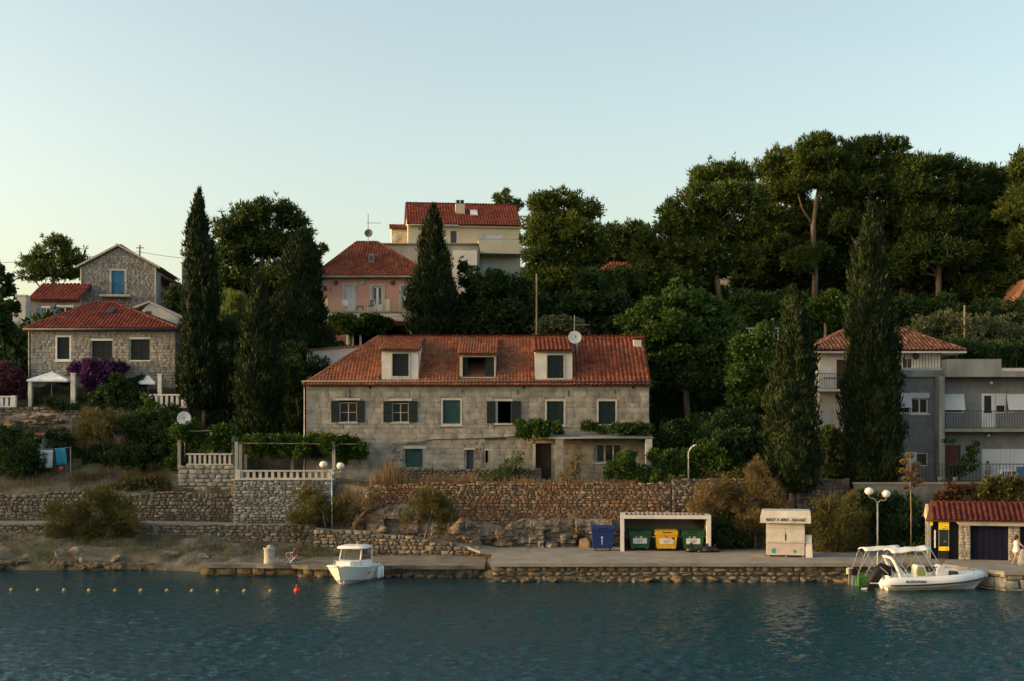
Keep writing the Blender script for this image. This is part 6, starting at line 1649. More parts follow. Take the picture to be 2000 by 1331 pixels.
SB = dict(lw=(0.22, 0.13), dens=55, sub=18, subr=(0.3, 0.5), updn=0.2, flat=0.9, stems=4)
GS = "shrubs on the terraces"
def shrub(label, Y, bl, leaf, seed, **kw):
    d = dict(SB); d.update(kw)
    return plant("shrub", label, "shrub", Y, bl, leaf, seed=seed, part="foliage", group=GS, **d)
shrub("pale reed like clump right of the tall narrow cypress", 104, [(440, 590, 18, 22), (462, 595, 18, 20), (445, 615, 22, 16)], L_palm, 51, lw=(0.6, 0.06), updn=1.2)
shrub("tangled dark scrub between the two left cypresses", 99, [(445, 650, 24, 34), (440, 720, 26, 40), (450, 790, 30, 36), (430, 830, 26, 26)], L_dark, 52)
shrub("dark scrub between olive cypress and the long house's downpipe", 97, [(575, 750, 26, 34), (585, 810, 26, 40), (565, 840, 24, 26), (590, 850, 14, 20), (560, 720, 30, 26), (620, 720, 26, 24), (570, 690, 34, 20)], L_dark, 53)
shrub("big yellow green bush on the slope below the left terrace", 93.5, [(180, 830, 32, 30), (165, 860, 26, 26), (205, 850, 34, 34), (225, 820, 26, 20)], L_tam, 54, lw=(0.3, 0.05), updn=0.8)
shrub("dark bushes between the yellow green bush and the satellite dish", 93, [(260, 840, 36, 32), (305, 850, 32, 34), (330, 870, 22, 34), (240, 890, 40, 26), (290, 900, 40, 30), (200, 895, 34, 22), (335, 820, 22, 18), (310, 815, 26, 16)], L_dark, 55)
shrub("dark round bush cut by the left edge above the lane wall", 92, [(20, 860, 40, 34), (55, 900, 40, 36), (15, 915, 46, 40), (75, 930, 28, 24), (30, 945, 50, 20)], L_dark, 56)
shrub("wispy brown scrub on the bank left of the small terrace wall", 91.5, [(200, 930, 34, 16), (260, 935, 40, 16), (310, 930, 26, 20), (150, 940, 30, 14)], L_tamred, 57, lw=(0.3, 0.03), updn=1.2)
shrub("leafy vine mass spilling beside the cream slatted balustrade", 97, [(300, 800, 30, 16), (335, 805, 26, 16), (280, 815, 26, 14), (290, 780, 12, 10)], L_broad, 58)
shrub("dark leafy shrub on the left house's terrace under the purple flowers", 99, [(235, 750, 26, 18), (270, 755, 24, 20), (215, 775, 26, 18), (260, 780, 34, 18), (190, 780, 20, 16)], L_dark, 59)
shrub("wild bush in front of the long house's right door", 88.2, [(1120, 915, 16, 16), (1110, 930, 20, 12), (1128, 890, 10, 14)], L_tamred, 60, lw=(0.22, 0.06))
shrub("green shrub under the canopy window of the long house", 88, [(1215, 905, 26, 20), (1200, 925, 24, 16), (1240, 925, 30, 18), (1230, 890, 14, 10), (1262, 940, 22, 10)], L_broad, 61)
shrub("broad green bushes on the terrace right of the canopy post", 88.6, [(1290, 895, 26, 18), (1320, 905, 30, 24), (1360, 890, 30, 30), (1390, 900, 30, 30), (1340, 930, 34, 14), (1420, 915, 34, 26), (1290, 925, 30, 16)], L_broad, 62)
shrub("dark bushes on the terrace left of the slim olive cypress", 89.5, [(1440, 870, 32, 30), (1470, 880, 32, 34), (1490, 920, 26, 26), (1420, 880, 24, 24), (1400, 860, 20, 18)], L_dark, 63)
shrub("dense dark thicket behind the terrace bushes right of the long house", 91.5, [(1300, 860, 34, 34), (1350, 850, 40, 36), (1400, 840, 40, 36), (1440, 830, 36, 36), (1480, 850, 34, 40), (1330, 900, 40, 30), (1400, 900, 40, 30), (1460, 910, 36, 30), (1500, 880, 26, 40)], L_dark, 78)
shrub("low dark planting along the front of the left house's terrace", 98.4, [(75, 785, 20, 12), (105, 788, 24, 12), (160, 785, 24, 14), (200, 790, 30, 12), (245, 792, 30, 10), (130, 795, 30, 8)], L_dark, 79)
shrub("ragged green brown scrub under the rock ledge behind the laundry", 93.5, [(110, 850, 22, 14), (135, 870, 22, 22), (150, 900, 24, 22), (60, 868, 22, 12), (140, 930, 34, 18), (190, 925, 40, 18)], L_dark, 180)
shrub("green scrub spilling over the lane wall right of the wide tamarisk", 90.3, [(290, 945, 26, 16), (320, 955, 22, 12), (260, 950, 26, 14), (230, 955, 20, 10)], L_tam, 181)
shrub("low yellow green shrub on top of the grey wall behind the kiosk", 87.2, [(1395, 930, 24, 9), (1430, 928, 26, 11), (1320, 937, 20, 8)], L_tam, 64)
shrub("bushes between the two right cypresses below the white balcony", 90, [(1615, 860, 22, 26), (1635, 890, 24, 30), (1600, 900, 20, 26), (1625, 930, 26, 24), (1650, 860, 16, 24)], L_broad, 65)
shrub("pale scrub on the slope above the grey block at right", 104, [(1800, 640, 34, 20), (1850, 630, 34, 22), (1900, 640, 34, 22), (1950, 635, 34, 24), (1990, 640, 26, 26), (1830, 670, 40, 22), (1890, 680, 44, 24), (1950, 685, 44, 26), (1780, 665, 26, 20)], L_olive, 66, dens=22)
shrub("dark scrub above the grey block's roof in front of the pale scrub", 99, [(1900, 690, 30, 18), (1945, 690, 34, 20), (1985, 690, 30, 22), (1870, 680, 24, 18)], L_dark, 67)
shrub("reddish shrub above the tiled hut", 83.6, [(1860, 965, 28, 18), (1885, 955, 28, 16), (1845, 975, 20, 12)], L_redleaf, 68)
shrub("olive green shrub above the right half of the tiled hut", 83.4, [(1930, 955, 30, 20), (1960, 950, 28, 20), (1990, 955, 26, 20), (1915, 970, 26, 14), (1965, 970, 40, 16)], L_tam, 69)
shrub("dark hedge behind the boats between lamp post and hut", 83.6, [(1690, 985, 34, 24), (1735, 985, 34, 22), (1775, 990, 26, 22), (1800, 1030, 20, 30), (1700, 1045, 30, 26), (1745, 1050, 34, 26), (1785, 1050, 26, 26), (1660, 1060, 26, 20), (1720, 1015, 30, 22), (1765, 1020, 26, 20)], L_dark, 70)
shrub("dark bushy growth right of the bin shelter", 84.2, [(1410, 1055, 26, 24), (1440, 1060, 28, 24), (1465, 1040, 24, 30), (1425, 1025, 30, 24)], L_dark, 71)
shrub("bush by the long house's narrow door on the rubble plinth", 89.4, [(1000, 915, 20, 18), (985, 925, 16, 12), (1010, 895, 12, 14), (960, 930, 14, 9)], L_broad, 72, lw=(0.2, 0.07))
shrub("bright small vine leaf bush at the corner of the grey topped wall", 86.9, [(1282, 932, 12, 12), (1276, 945, 9, 8)], L_vine, 73)
shrub("dark scrub behind the long stone house's right end", 100, [(1300, 790, 34, 40), (1330, 830, 40, 36), (1290, 850, 26, 30)], L_dark, 74)
shrub("dark ivy on the slope under the white glimpsed wall", 111, [(1480, 600, 40, 30), (1530, 610, 40, 30), (1470, 640, 40, 26), (1440, 590, 26, 20), (1560, 600, 26, 24), (1500, 650, 40, 20)], L_dark, 75)
shrub("dark bank of shrubs behind the tallest right cypress", 108, [(1780, 600, 40, 24), (1720, 600, 40, 24), (1850, 600, 44, 20), (1920, 605, 44, 18), (1980, 605, 34, 20), (1660, 640, 30, 24)], L_dark, 76)
shrub("dark scrub under the dome shaped cypress beside the pink house", 103, [(640, 680, 30, 24), (610, 690, 26, 20), (660, 690, 26, 14)], L_dark, 77)

TM = dict(grow=1.12, lw=(0.34, 0.04), dens=66, sub=14, subr=(0.3, 0.5), updn=0.7, flat=1.0, spread=0.22, inner=0.6)
GT = "tamarisks along the lane and quay"
def tamarisk(label, Y, bl, leaf, seed, trunk=None, **kw):
    d = dict(TM); d.update(kw)
    return plant("tamarisk", label, "shrub", Y, bl, leaf, seed=seed, trunk=trunk, bark=M_bark, group=GT, **d)
tamarisk("wide tamarisk overhanging the left bank below the lane", 85.2, [(180, 985, 40, 26), (130, 1005, 34, 26), (225, 1000, 36, 28), (170, 1030, 44, 28), (230, 1040, 36, 24), (120, 1035, 26, 22), (200, 965, 34, 14), (255, 1020, 22, 24)], L_tam, 81, [(190, 1072, 0.12), (185, 1020, 0.07)])
tamarisk("tamarisk hanging over the lane wall left of the globe lamp", 86.6, [(610, 975, 28, 24), (640, 990, 28, 26), (600, 1010, 26, 24), (640, 1030, 30, 24), (590, 1045, 24, 18), (670, 1000, 24, 26)], L_tam, 82, [(640, 1050, 0.1), (630, 1000, 0.06)])
tamarisk("sparse tamarisk with dark leaning trunk right of the globe lamp", 86.3, [(690, 975, 22, 18), (720, 985, 20, 16), (700, 1010, 26, 20), (735, 970, 16, 14)], L_tamred, 83, [(693, 1052, 0.2), (692, 1025, 0.18), (712, 1002, 0.13), (745, 982, 0.08)], dens=26)
tamarisk("round tamarisk on a forked trunk in front of the red wall", 84.2, [(840, 980, 28, 20), (870, 985, 22, 18), (815, 1000, 26, 18), (850, 1005, 34, 18), (800, 1012, 16, 12), (835, 965, 16, 10), (870, 1015, 16, 20), (865, 1040, 12, 14)], L_tam, 84, [(826, 1085, 0.13), (828, 1060, 0.1), (838, 1020, 0.07), (845, 995, 0.04)])
tamarisk("tall brownish tamarisk above the right end of the bin shelter", 84.9, [(1395, 960, 30, 22), (1370, 985, 26, 24), (1415, 985, 32, 28), (1390, 1015, 36, 26), (1440, 1010, 30, 30), (1370, 1020, 16, 20), (1425, 960, 20, 18), (1400, 1050, 26, 26)], L_tamred, 85, [(1405, 1085, 0.12), (1402, 1020, 0.07)])
tamarisk("feathery tamarisk left of the kiosk, tallest of its clump", 84.2, [(1478, 925, 20, 20), (1490, 955, 30, 26), (1465, 975, 28, 28), (1510, 985, 26, 26), (1470, 1015, 30, 30), (1460, 1050, 28, 26), (1480, 905, 10, 12)], L_tamred, 86, [(1475, 1085, 0.12), (1478, 1000, 0.07)])
tamarisk("green tamarisk between the kiosk and the right globe lamp", 82.6, [(1640, 985, 30, 22), (1620, 1010, 30, 26), (1660, 1010, 34, 28), (1605, 1040, 24, 26), (1645, 1045, 38, 28), (1610, 1070, 24, 16), (1675, 1050, 20, 26), (1600, 985, 14, 16)], L_tam, 87, [(1635, 1090, 0.12), (1638, 1030, 0.07)])

# dry grass in front of the house
def grass_patch(name, label, bl, Y, leaf, seed, dens=220, h=0.7):
    rng = np.random.default_rng(seed)
    V, F, n0 = [], [], 0
    for (px0, px1, y0, y1, hh) in bl:
        n = int(dens * (PX(px1, Y) - PX(px0, Y)) * max(1.0, (y1 - y0)))
        x = rng.uniform(PX(px0, Y), PX(px1, Y), n); y = rng.uniform(y0, y1, n)
        z = np.array([gz(a, b) for a, b in zip(x, y)])
        l = hh * (0.35 + 0.9 * rng.random(n)) * (0.4 + 0.9 * vnoise(x * 1.1, y * 1.1, seed))
        a = rng.random(n) * 6.28; tilt = rng.normal(0, 0.3, n)
        d = np.stack([np.cos(a) * tilt * l, np.sin(a) * tilt * l, l], 1)
        s = np.stack([np.sin(a), -np.cos(a), np.zeros(n)], 1) * 0.018
        b = np.stack([x, y, z - 0.05], 1)
        V.append(np.stack([b - s, b + s, b + d * 0.6 + s * 0.9, b + d], 1).reshape(-1, 3))
        F.append(np.arange(4 * n).reshape(n, 4) + n0); n0 += 4 * n
    o = link(np_mesh(name, np.concatenate(V), np.concatenate(F), leaf), name, None, "stuff")
    tag(o, label, "grass")
grass_patch("dry_grass", "tall dry straw coloured grass in front of the long stone house", [(722, 800, 86.9, 89.5, 1.5), (800, 960, 87.0, 90.0, 0.8), (960, 1300, 86.8, 89.5, 0.5), (725, 790, 87, 88, 2.0)], 88.0, L_dry, 91, 110)
grass_patch("weeds", "thin weeds along the foot of the walls beside the lane", [(-60, 460, 88.8, 89.2, 0.4), (460, 700, 87.6, 88.2, 0.5), (880, 1140, 85.6, 86.1, 0.3), (560, 740, 82.8, 84.8, 0.4), (260, 640, 82.4, 85.5, 0.45), (-20, 260, 83.4, 85.6, 0.35)], 86.0, L_tam, 92, 40)

grass_patch("slope_weeds", "dry brown weeds on the bare slope above the left lane wall", [(60, 345, 89.9, 94.5, 0.55), (-20, 120, 90, 95, 0.5), (345, 460, 89.8, 90.5, 0.5)], 91.5, L_tamred, 93, 26)

# vines and flowers
VN = dict(grow=1.12, lw=(0.22, 0.17), dens=60, sub=16, updn=0.0, flat=0.9, subr=(0.45, 0.75))
def vine(label, Y, bl, leaf, seed, name="vine", **kw):
    d = dict(VN); d.update(kw)
    return plant(name, label, "vine" if name == "vine" else "flowers", Y, bl, leaf, seed=seed, part="leaves", **d)
vine("grape vine roofing the long pergola above the balustraded terrace", 89.6, [(485, 862, 20, 11), (520, 862, 26, 11), (560, 861, 28, 11), (600, 860, 28, 11), (640, 862, 26, 12), (500, 878, 18, 13), (535, 880, 24, 13), (575, 882, 24, 14), (610, 879, 22, 13), (645, 876, 18, 12), (680, 866, 22, 12), (690, 882, 20, 15), (675, 897, 10, 16), (705, 873, 12, 6)], L_vine, 101, lw=(0.17, 0.13), dens=75)
vine("vine trained over the small terrace under the satellite dish", 91.4, [(350, 845, 14, 14), (375, 838, 22, 10), (405, 848, 24, 10), (435, 845, 22, 10), (385, 862, 26, 14), (425, 866, 26, 14), (350, 880, 12, 20), (340, 900, 12, 20), (455, 855, 14, 12)], L_vine, 102)
vine("climbing plant over the left end of the long house's canopy", 89.6, [(1020, 835, 14, 8), (1045, 832, 18, 9), (1075, 836, 18, 9), (1092, 842, 9, 8), (1025, 848, 12, 8), (1060, 846, 18, 7)], L_broad, 103)
vine("climbing plant over the right end of the long house's canopy", 89.6, [(1150, 834, 15, 8), (1175, 838, 14, 6), (1205, 838, 16, 7), (1235, 835, 18, 8), (1258, 838, 14, 8), (1235, 846, 20, 5), (1262, 855, 9, 8)], L_broad, 104)
vine("thick clipped vine hedge hanging below the pink house balcony", 106.5, [(665, 628, 16, 10), (690, 626, 18, 10), (715, 628, 18, 10), (740, 626, 18, 11), (757, 634, 10, 10), (670, 642, 18, 10), (700, 644, 22, 10), (735, 643, 20, 10)], L_vine, 105)
vine("purple bougainvillea across the front of the left stone house", 100.2, [(150, 722, 16, 10), (175, 715, 16, 9), (200, 720, 22, 12), (225, 722, 18, 10), (240, 718, 10, 7), (180, 738, 22, 14), (185, 760, 14, 16), (210, 745, 18, 14)], L_purple, 106, name="bougainvillea")
vine("mauve bougainvillea over the balustrade at the left edge", 99, [(10, 730, 24, 14), (35, 740, 16, 14), (15, 750, 26, 14), (45, 762, 10, 18), (0, 765, 12, 14)], L_mauve, 107, name="bougainvillea")
vine("ivy straggling up the ground floor wall of the grey block", 86.5, [(1890, 905, 14, 14), (1900, 885, 9, 12), (1880, 920, 16, 14), (1905, 870, 6, 8), (1850, 862, 12, 4)], L_dark, 108, dens=22)

# ground cover in the shade of the pines
def undergrowth():
    rng = np.random.default_rng(77)
    B = []
    while len(B) < 950:
        x = rng.uniform(-48, 50); y = rng.uniform(98, 134)
        if any(a < x < b and c < y < d for a, b, c, d in ((-38, -24.3, 98, 124), (-17, -6.5, 105, 120), (-14.5, 3, 121, 141), (-16, 10, 88, 102.5), (21, 36, 94, 106), (23, 40, 87, 98), (7, 15, 117, 126), (16, 31, 121, 133))): continue
        r = rng.uniform(0.9, 2.1)
        B.append(((x, y, gz(x, y) + r * 0.35), (r, r, r * 0.75)))
    pt, ax = clump_points(B, rng, 6, (0.4, 0.6), 3.6, 0.3, 0.4, 0.8)
    V, F = leaf_quads(pt, ax, (0.6, 0.36), rng)
    o = link(np_mesh("undergrowth", V, F, L_dark), "undergrowth", None, "stuff")
    tag(o, "dark green undergrowth covering the hillside between trees and houses", "undergrowth")
undergrowth()
# ------------------------------------------------------------------ small things
QZ = 1.05
M_gel = mat("gelcoat", [(0.74, 0.73, 0.7), (0.82, 0.81, 0.79)], 0.3, 1.2, spec=0.5, dirt=(0.6, 0.57, 0.5), dscale=1.5, dlo=0.55, dhi=0.85)
M_hypalon = mat("inflatable_fabric", [(0.66, 0.67, 0.68), (0.74, 0.75, 0.76)], 0.5, 1.2)
M_navy = mat("dark_stripe", (0.03, 0.04, 0.06), 0.5)
M_black = mat("black_plastic", (0.01, 0.01, 0.011), 0.6, spec=0.25)
M_canvas = mat("canvas", [(0.6, 0.59, 0.57), (0.7, 0.69, 0.67)], 0.9, 2)
M_steel = mat("stainless_tube", (0.6, 0.6, 0.6), 0.3, metal=0.9)
M_seatgreen = mat("olive_cushion", [(0.24, 0.27, 0.07), (0.32, 0.35, 0.1)], 0.8)
M_boatgreen = mat("green_boat_paint", [(0.05, 0.16, 0.05), (0.08, 0.22, 0.07)], 0.5)
M_binblue = mat("blue_plastic", [(0.005, 0.022, 0.115), (0.009, 0.032, 0.15)], 0.45, 1.5, spec=0.4)
M_bingreen = mat("green_plastic", [(0.01, 0.06, 0.022), (0.016, 0.085, 0.032)], 0.5, 1.5, spec=0.4)
M_binyellow = mat("yellow_plastic", [(0.62, 0.33, 0.01), (0.72, 0.4, 0.015)], 0.5, 1.5, spec=0.4)
M_sticker = mat("sticker_white", (0.62, 0.63, 0.62), 0.6)
M_ink = mat("sticker_ink", (0.12, 0.13, 0.13), 0.7)
M_redink = mat("sticker_red", (0.5, 0.12, 0.08), 0.7)
M_letters = mat("black_letters", (0.03, 0.03, 0.03), 0.6)
M_teal = mat("teal_poster", [(0.03, 0.2, 0.2), (0.06, 0.28, 0.27)], 0.6, 8)
M_skin = mat("skin", (0.45, 0.25, 0.17), 0.6)
M_hair = mat("dark_hair", (0.02, 0.014, 0.01), 0.7)
M_dress = mat("white_cloth", [(0.62, 0.6, 0.57), (0.75, 0.73, 0.7)], 0.9, 6, bump=0.3)
M_grey_cloth = mat("grey_cloth", [(0.2, 0.2, 0.19), (0.3, 0.3, 0.28)], 0.9, 4)
M_yellow = mat("yellow_fabric", [(0.68, 0.37, 0.015), (0.78, 0.45, 0.02)], 0.7)
M_yellowpanel = mat("yellow_panel", (0.72, 0.55, 0.01), 0.5)
M_buoy = mat("yellow_buoy", [(0.38, 0.24, 0.06), (0.48, 0.31, 0.09)], 0.5, 5)
M_buoyred = mat("red_buoy", [(0.5, 0.04, 0.02), (0.6, 0.06, 0.03)], 0.45, 5)
M_navydoor = mat("navy_door", [(0.006, 0.007, 0.02), (0.01, 0.011, 0.03)], 0.75, 2, spec=0.1)
M_globe = mat("lamp_globe", (0.72, 0.7, 0.65), 0.35, spec=0.5)
M_chairred = mat("red_webbing", [(0.3, 0.06, 0.05), (0.4, 0.1, 0.08)], 0.8, 6)
M_bag = mat("black_bag", (0.012, 0.012, 0.014), 0.35, bump=0.6, bscale=12, spec=0.5)

def text(parent, s, size, mtx, matl, name="lettering", shear=0.0, ext=0.004):
    cu = bpy.data.curves.new(name, 'FONT')
    cu.body = s; cu.size = size; cu.shear = shear; cu.extrude = ext; cu.align_x = 'CENTER'; cu.align_y = 'CENTER'
    cu.resolution_u = 2; cu.offset = size * 0.03
    tmp = bpy.data.objects.new("tmp", cu); COL.objects.link(tmp)
    dg = bpy.context.evaluated_depsgraph_get()
    me = bpy.data.meshes.new_from_object(tmp.evaluated_get(dg))
    bpy.data.objects.remove(tmp)
    me.materials.clear(); me.materials.append(matl)
    o = link(me, name, parent)
    ov = org(parent)
    o.matrix_local = Matrix.Translation((-ov[0], -ov[1], -ov[2])) @ mtx
    return o
FRONT = Matrix.Rotation(R(90), 4, 'X')        # text that faces the eye

# ---- waste containers
def container(label, px, Y, colm, w, h, seed, stick=None, wheels_pale=False, rotz=0.0):
    t = thing("waste_container", label, "bin", (PX(px, Y), Y, QZ), rotz, "waste containers on the quay", False)
    d = 1.0
    b = 0.16
    hb = h - 0.34
    # tub narrower at its foot
    x0, x1 = -w / 2 + 0.1, w / 2 - 0.1
    X0, X1 = -w / 2, w / 2
    V = [(x0, 0.06, b), (x1, 0.06, b), (x1, d - 0.06, b), (x0, d - 0.06, b), (X0, 0, hb), (X1, 0, hb), (X1, d, hb), (X0, d, hb)]
    MB().add(V, [(0, 3, 2, 1), (4, 5, 6, 7), (0, 1, 5, 4), (1, 2, 6, 5), (2, 3, 7, 6), (3, 0, 4, 7)]).build("tub", colm, t)
    MB().bbox(X0 - 0.05, X1 + 0.05, -0.05, d + 0.05, hb, hb + 0.09, 0.02).build("rim", colm, t)
    # domed lid
    n = 7
    pr = [(-0.06, hb + 0.09), (-0.05, hb + 0.16), (0.12, hb + 0.28), (0.4, hb + 0.34), (0.75, hb + 0.33), (d + 0.02, hb + 0.22), (d + 0.04, hb + 0.09)]
    vs = [(X0 - 0.03, y, z) for y, z in pr] + [(X1 + 0.03, y, z) for y, z in pr]
    fs = [(i, i + n, i + n + 1, i + 1) for i in range(n - 1)] + [tuple(range(n)), tuple(range(2 * n - 1, n - 1, -1))]
    lid = fix_normals(MB().add(vs, fs).build("lid", colm, t))
    MB().box(-0.28, 0.28, -0.075, -0.03, hb + 0.14, hb + 0.19).build("lid_slot", M_black, lid)
    for s in (-1, 1):
        MB().tube([(s * (w / 2 + 0.06), 0.2, hb - 0.12), (s * (w / 2 + 0.1), 0.2, hb - 0.16), (s * (w / 2 + 0.1), 0.8, hb - 0.16), (s * (w / 2 + 0.06), 0.8, hb - 0.12)], 0.025, 6).build("handle", M_steel, t)
        for y in (0.16, d - 0.16):
            xx = s * (w / 2 - 0.24)
            m = MB().lathe([(0.02, -0.025), (0.09, -0.025), (0.095, 0), (0.09, 0.025), (0.02, 0.025)], (0, 0, 0), 12).xf(Matrix.Translation((xx, y, 0.095)) @ Matrix.Rotation(R(90), 4, 'Y'))
            wh_ = m.build("wheel", M_black, t, True)
            MB().box(xx - 0.05, xx + 0.05, y - 0.04, y + 0.05, 0.1, b + 0.02).build("wheel_fork", M_steel, wh_)
    for z in (0.42, 0.78):
        pass
    tilt = math.atan2(0.06, hb - b)
    face = lambda z: 0.06 * (1 - (z - b) / (hb - b)) - 0.006
    if stick == "blue":
        for i, (z, ww) in enumerate(((0.86, 0.16), (0.76, 0.1), (0.68, 0.08), (0.61, 0.1), (0.53, 0.07), (0.45, 0.1))):
            MB().box(-0.08 - ww / 2 + 0.02, -0.08 + ww / 2, face(z) - 0.004, face(z), z - 0.025, z + 0.025 + (0.02 if i == 0 else 0)).build("print", M_sticker, t)
    elif stick:
        p = MB().box(-0.44, 0.44, face(0.62) - 0.008, face(0.7) + 0.004, 0.45, 0.8).build("label_panel", M_sticker, t)
        for i, z in enumerate((0.69, 0.61, 0.54)):
            MB().box(-0.22 + 0.04 * i, 0.24 - 0.05 * i, face(0.62) - 0.011, face(0.62) - 0.0085, z - 0.012, z + 0.016).build("print", M_redink if stick == "yellow" else M_ink, p)
        if stick == "yellow":
            MB().box(0.36, 0.5, face(0.62) - 0.012, face(0.62) - 0.0085, 0.74, 0.9).build("patch", M_black, t)
            MB().box(-0.1, 0.08, face(0.9) - 0.012, face(0.9) - 0.004, 0.84, 0.94).build("patch", M_redink, t)
        else:
            for xx, ww in ((-0.26, 0.06), (0.0, 0.14)):
                MB().box(xx, xx + ww, face(0.9) - 0.008, face(0.9), 0.84, 0.92).build("patch", M_sticker, t)
    return t
container("blue waste container standing left of the white shelter", 1178, 82.6, M_binblue, 1.42, 1.62, 1, "blue")
container("green waste container at the left inside the shelter", 1250, 82.9, M_bingreen, 1.36, 1.36, 2, "green")
container("yellow waste container in the middle of the shelter", 1302, 82.6, M_binyellow, 1.36, 1.36, 3, "yellow")
container("green waste container at the right inside the shelter beside black bags", 1354, 82.6, M_bingreen, 1.36, 1.36, 4, "green")
# ---- shelter
sh = thing("bin_shelter", "white concrete bin shelter open towards the quay", "shelter", (PX(1300, 82.2), 82.2, QZ))
a, b = PX(1212, 82.2), PX(1388, 82.2); zt = PZ(1007, 82.2)
MB().box(a, a + 0.24, 82.2, 85.2, QZ, zt - 0.22).build("side_wall", M_white, sh)
MB().box(b - 0.26, b, 82.2, 85.2, QZ, zt - 0.22).build("side_wall", M_white, sh)
MB().box(a, b, 82.18, 85.25, zt - 0.22, zt).build("roof_slab", M_white, sh)
MB().box(a + 0.24, b - 0.26, 85.0, 85.2, QZ, zt - 0.22).build("back_wall", M_greyplaster, sh)
for i in range(18):
    x = a + 0.4 + i * 0.28
    MB().lathe([(0.1, 0), (0.1, 0.4)], (0, 0, 0), 8).xf(Matrix.Translation((x, 82.5, zt + 0.03)) @ Matrix.Rotation(R(-90), 4, 'X')).build("roof_tile", M_tile_brown, sh, True)
sh.rotation_euler.z = R(-4.5)
# ---- rubbish bags
def bag(label, px, Y, r, seed, h=1.0):
    rnd = random.Random(seed)
    m = MB()
    n, k = 14, 9
    prof = [(0.55, 0), (0.95, 0.12), (1.0, 0.4), (0.86, 0.72), (0.5, 0.98), (0.16, 1.1), (0.1, 1.18), (0.22, 1.32), (0.26, 1.42)]
    V, F = [], []
    for i, (q, z) in enumerate(prof):
        for j in range(n):
            w = 6.2832 * j / n
            q2 = q * (1 + rnd.uniform(-.12, .12))
            V.append((PX(px, Y) + q2 * r * math.cos(w), Y + q2 * r * 0.9 * math.sin(w), QZ + z * r * h + rnd.uniform(-.02, .02)))
    F = [(i * n + j, i * n + (j + 1) % n, (i + 1) * n + (j + 1) % n, (i + 1) * n + j) for i in range(len(prof) - 1) for j in range(n)] + [tuple(range(n - 1, -1, -1))]
    m.add(V, F)
    tag(m.build("rubbish_bag", M_bag, None, True), label, "bag", "black rubbish bags by the shelter")
bag("big black rubbish bag in front of the right green container", 1350, 81.9, 0.4, 1)
bag("black rubbish bag at the foot of the shelter's right post", 1381, 81.8, 0.38, 2)
bag("smaller black rubbish bag outside the shelter's right post", 1396, 81.9, 0.32, 3)
bag("slumped black rubbish bag between the two others at the shelter's end", 1368, 81.7, 0.26, 4, 0.8)

# ---- kiosk
M_kiosk = mat("kiosk_panel", [(0.46, 0.43, 0.385), (0.56, 0.53, 0.48)], 0.6, 1.2, 6, dirt=(0.36, 0.32, 0.27), dscale=1.4, dlo=0.5, dhi=0.8)
Y = 78.6
kx0, kx1 = PX(1497, Y), PX(1571, Y)
K = thing("kiosk", "white bike rental kiosk with overhanging lettered roof front", "kiosk", ((kx0 + kx1) / 2, Y, QZ))
z0, zr, zt = QZ + 0.12, PZ(1021, Y), PZ(998, Y)
yb = Y + 1.9
m = MB().box(kx0, kx0 + 0.05, Y + 0.02, yb, z0, zr).box(kx1 - 0.05, kx1, Y + 0.02, yb, z0, zr).box(kx0 + 0.05, kx1 - 0.05, yb - 0.05, yb, z0, zr)
m.box(kx0 + 0.05, kx1 - 0.05, Y + 0.05, Y + 0.1, z0, zr).build("body", M_kiosk, K)
zc = PZ(1059, Y)
MB().box(kx0 + 0.03, kx1 - 0.03, Y, Y + 0.05, z0, zc - 0.03).build("lower_panel", mat("kiosk_lower", [(0.42, 0.36, 0.34), (0.52, 0.45, 0.42)], 0.6, 1.5), K)
MB().box(kx0 - 0.02, kx1 + 0.02, Y - 0.08, Y + 0.05, zc - 0.03, zc + 0.03).build("counter", M_kiosk, K)
xm = (kx0 + kx1) / 2
for (p, q) in ((kx0 + 0.05, xm - 0.01), (xm + 0.01, kx1 - 0.05)):
    MB().box(p, q, Y + 0.01, Y + 0.045, zc + 0.05, zr - 0.35).build("hatch", M_kiosk, K)
MB().box(kx0 + 0.05, kx1 - 0.05, Y + 0.005, Y + 0.045, zr - 0.33, zr).build("header", M_kiosk, K)
MB().box(xm - 0.03, xm + 0.03, Y - 0.015, Y + 0.008, zc + 0.08, zc + 0.5).build("bolt", M_iron, K)
for p in (kx0 + 0.1, xm, kx1 - 0.15): MB().box(p, p + 0.06, Y + 0.1, Y + 0.16, QZ, z0).build("foot", M_stonetrim, K)
# roof: sloping top, upright lettered front
rx0, rx1 = PX(1485.5, Y), PX(1582, Y)
yf = Y - 0.42
ztop = PZ(998, Y); zm = PZ(1010, Y); zl = PZ(1021.5, Y)
V = [(rx0, yf, zl), (rx0, yf, zm), (rx0 + 0.12, yf + 0.3, ztop), (rx0 + 0.12, yb + 0.2, ztop), (rx0, yb + 0.25, zl), (rx1, yf, zl), (rx1, yf, zm), (rx1 - 0.02, yf + 0.3, ztop), (rx1 - 0.02, yb + 0.2, ztop), (rx1, yb + 0.25, zl)]
rf = fix_normals(MB().add(V, [(0, 1, 2, 3, 4), (9, 8, 7, 6, 5), (0, 5, 6, 1), (1, 6, 7, 2), (2, 7, 8, 3), (3, 8, 9, 4), (4, 9, 5, 0)]).build("roof", M_kiosk, K))
text(rf, "RENT A BIKE - NAVAK", 0.235, Matrix.Translation(((rx0 + rx1) / 2, yf - 0.006, zl + 0.19)) @ FRONT, M_letters, shear=0.25)
for (p, q, c, d) in ((1508, 1516, 1072, 1081), (1549, 1555, 1074, 1080)):
    MB().box(PX(p, Y), PX(q, Y), Y - 0.006, Y - 0.001, PZ(d, Y), PZ(c, Y)).build("poster", M_teal, K)
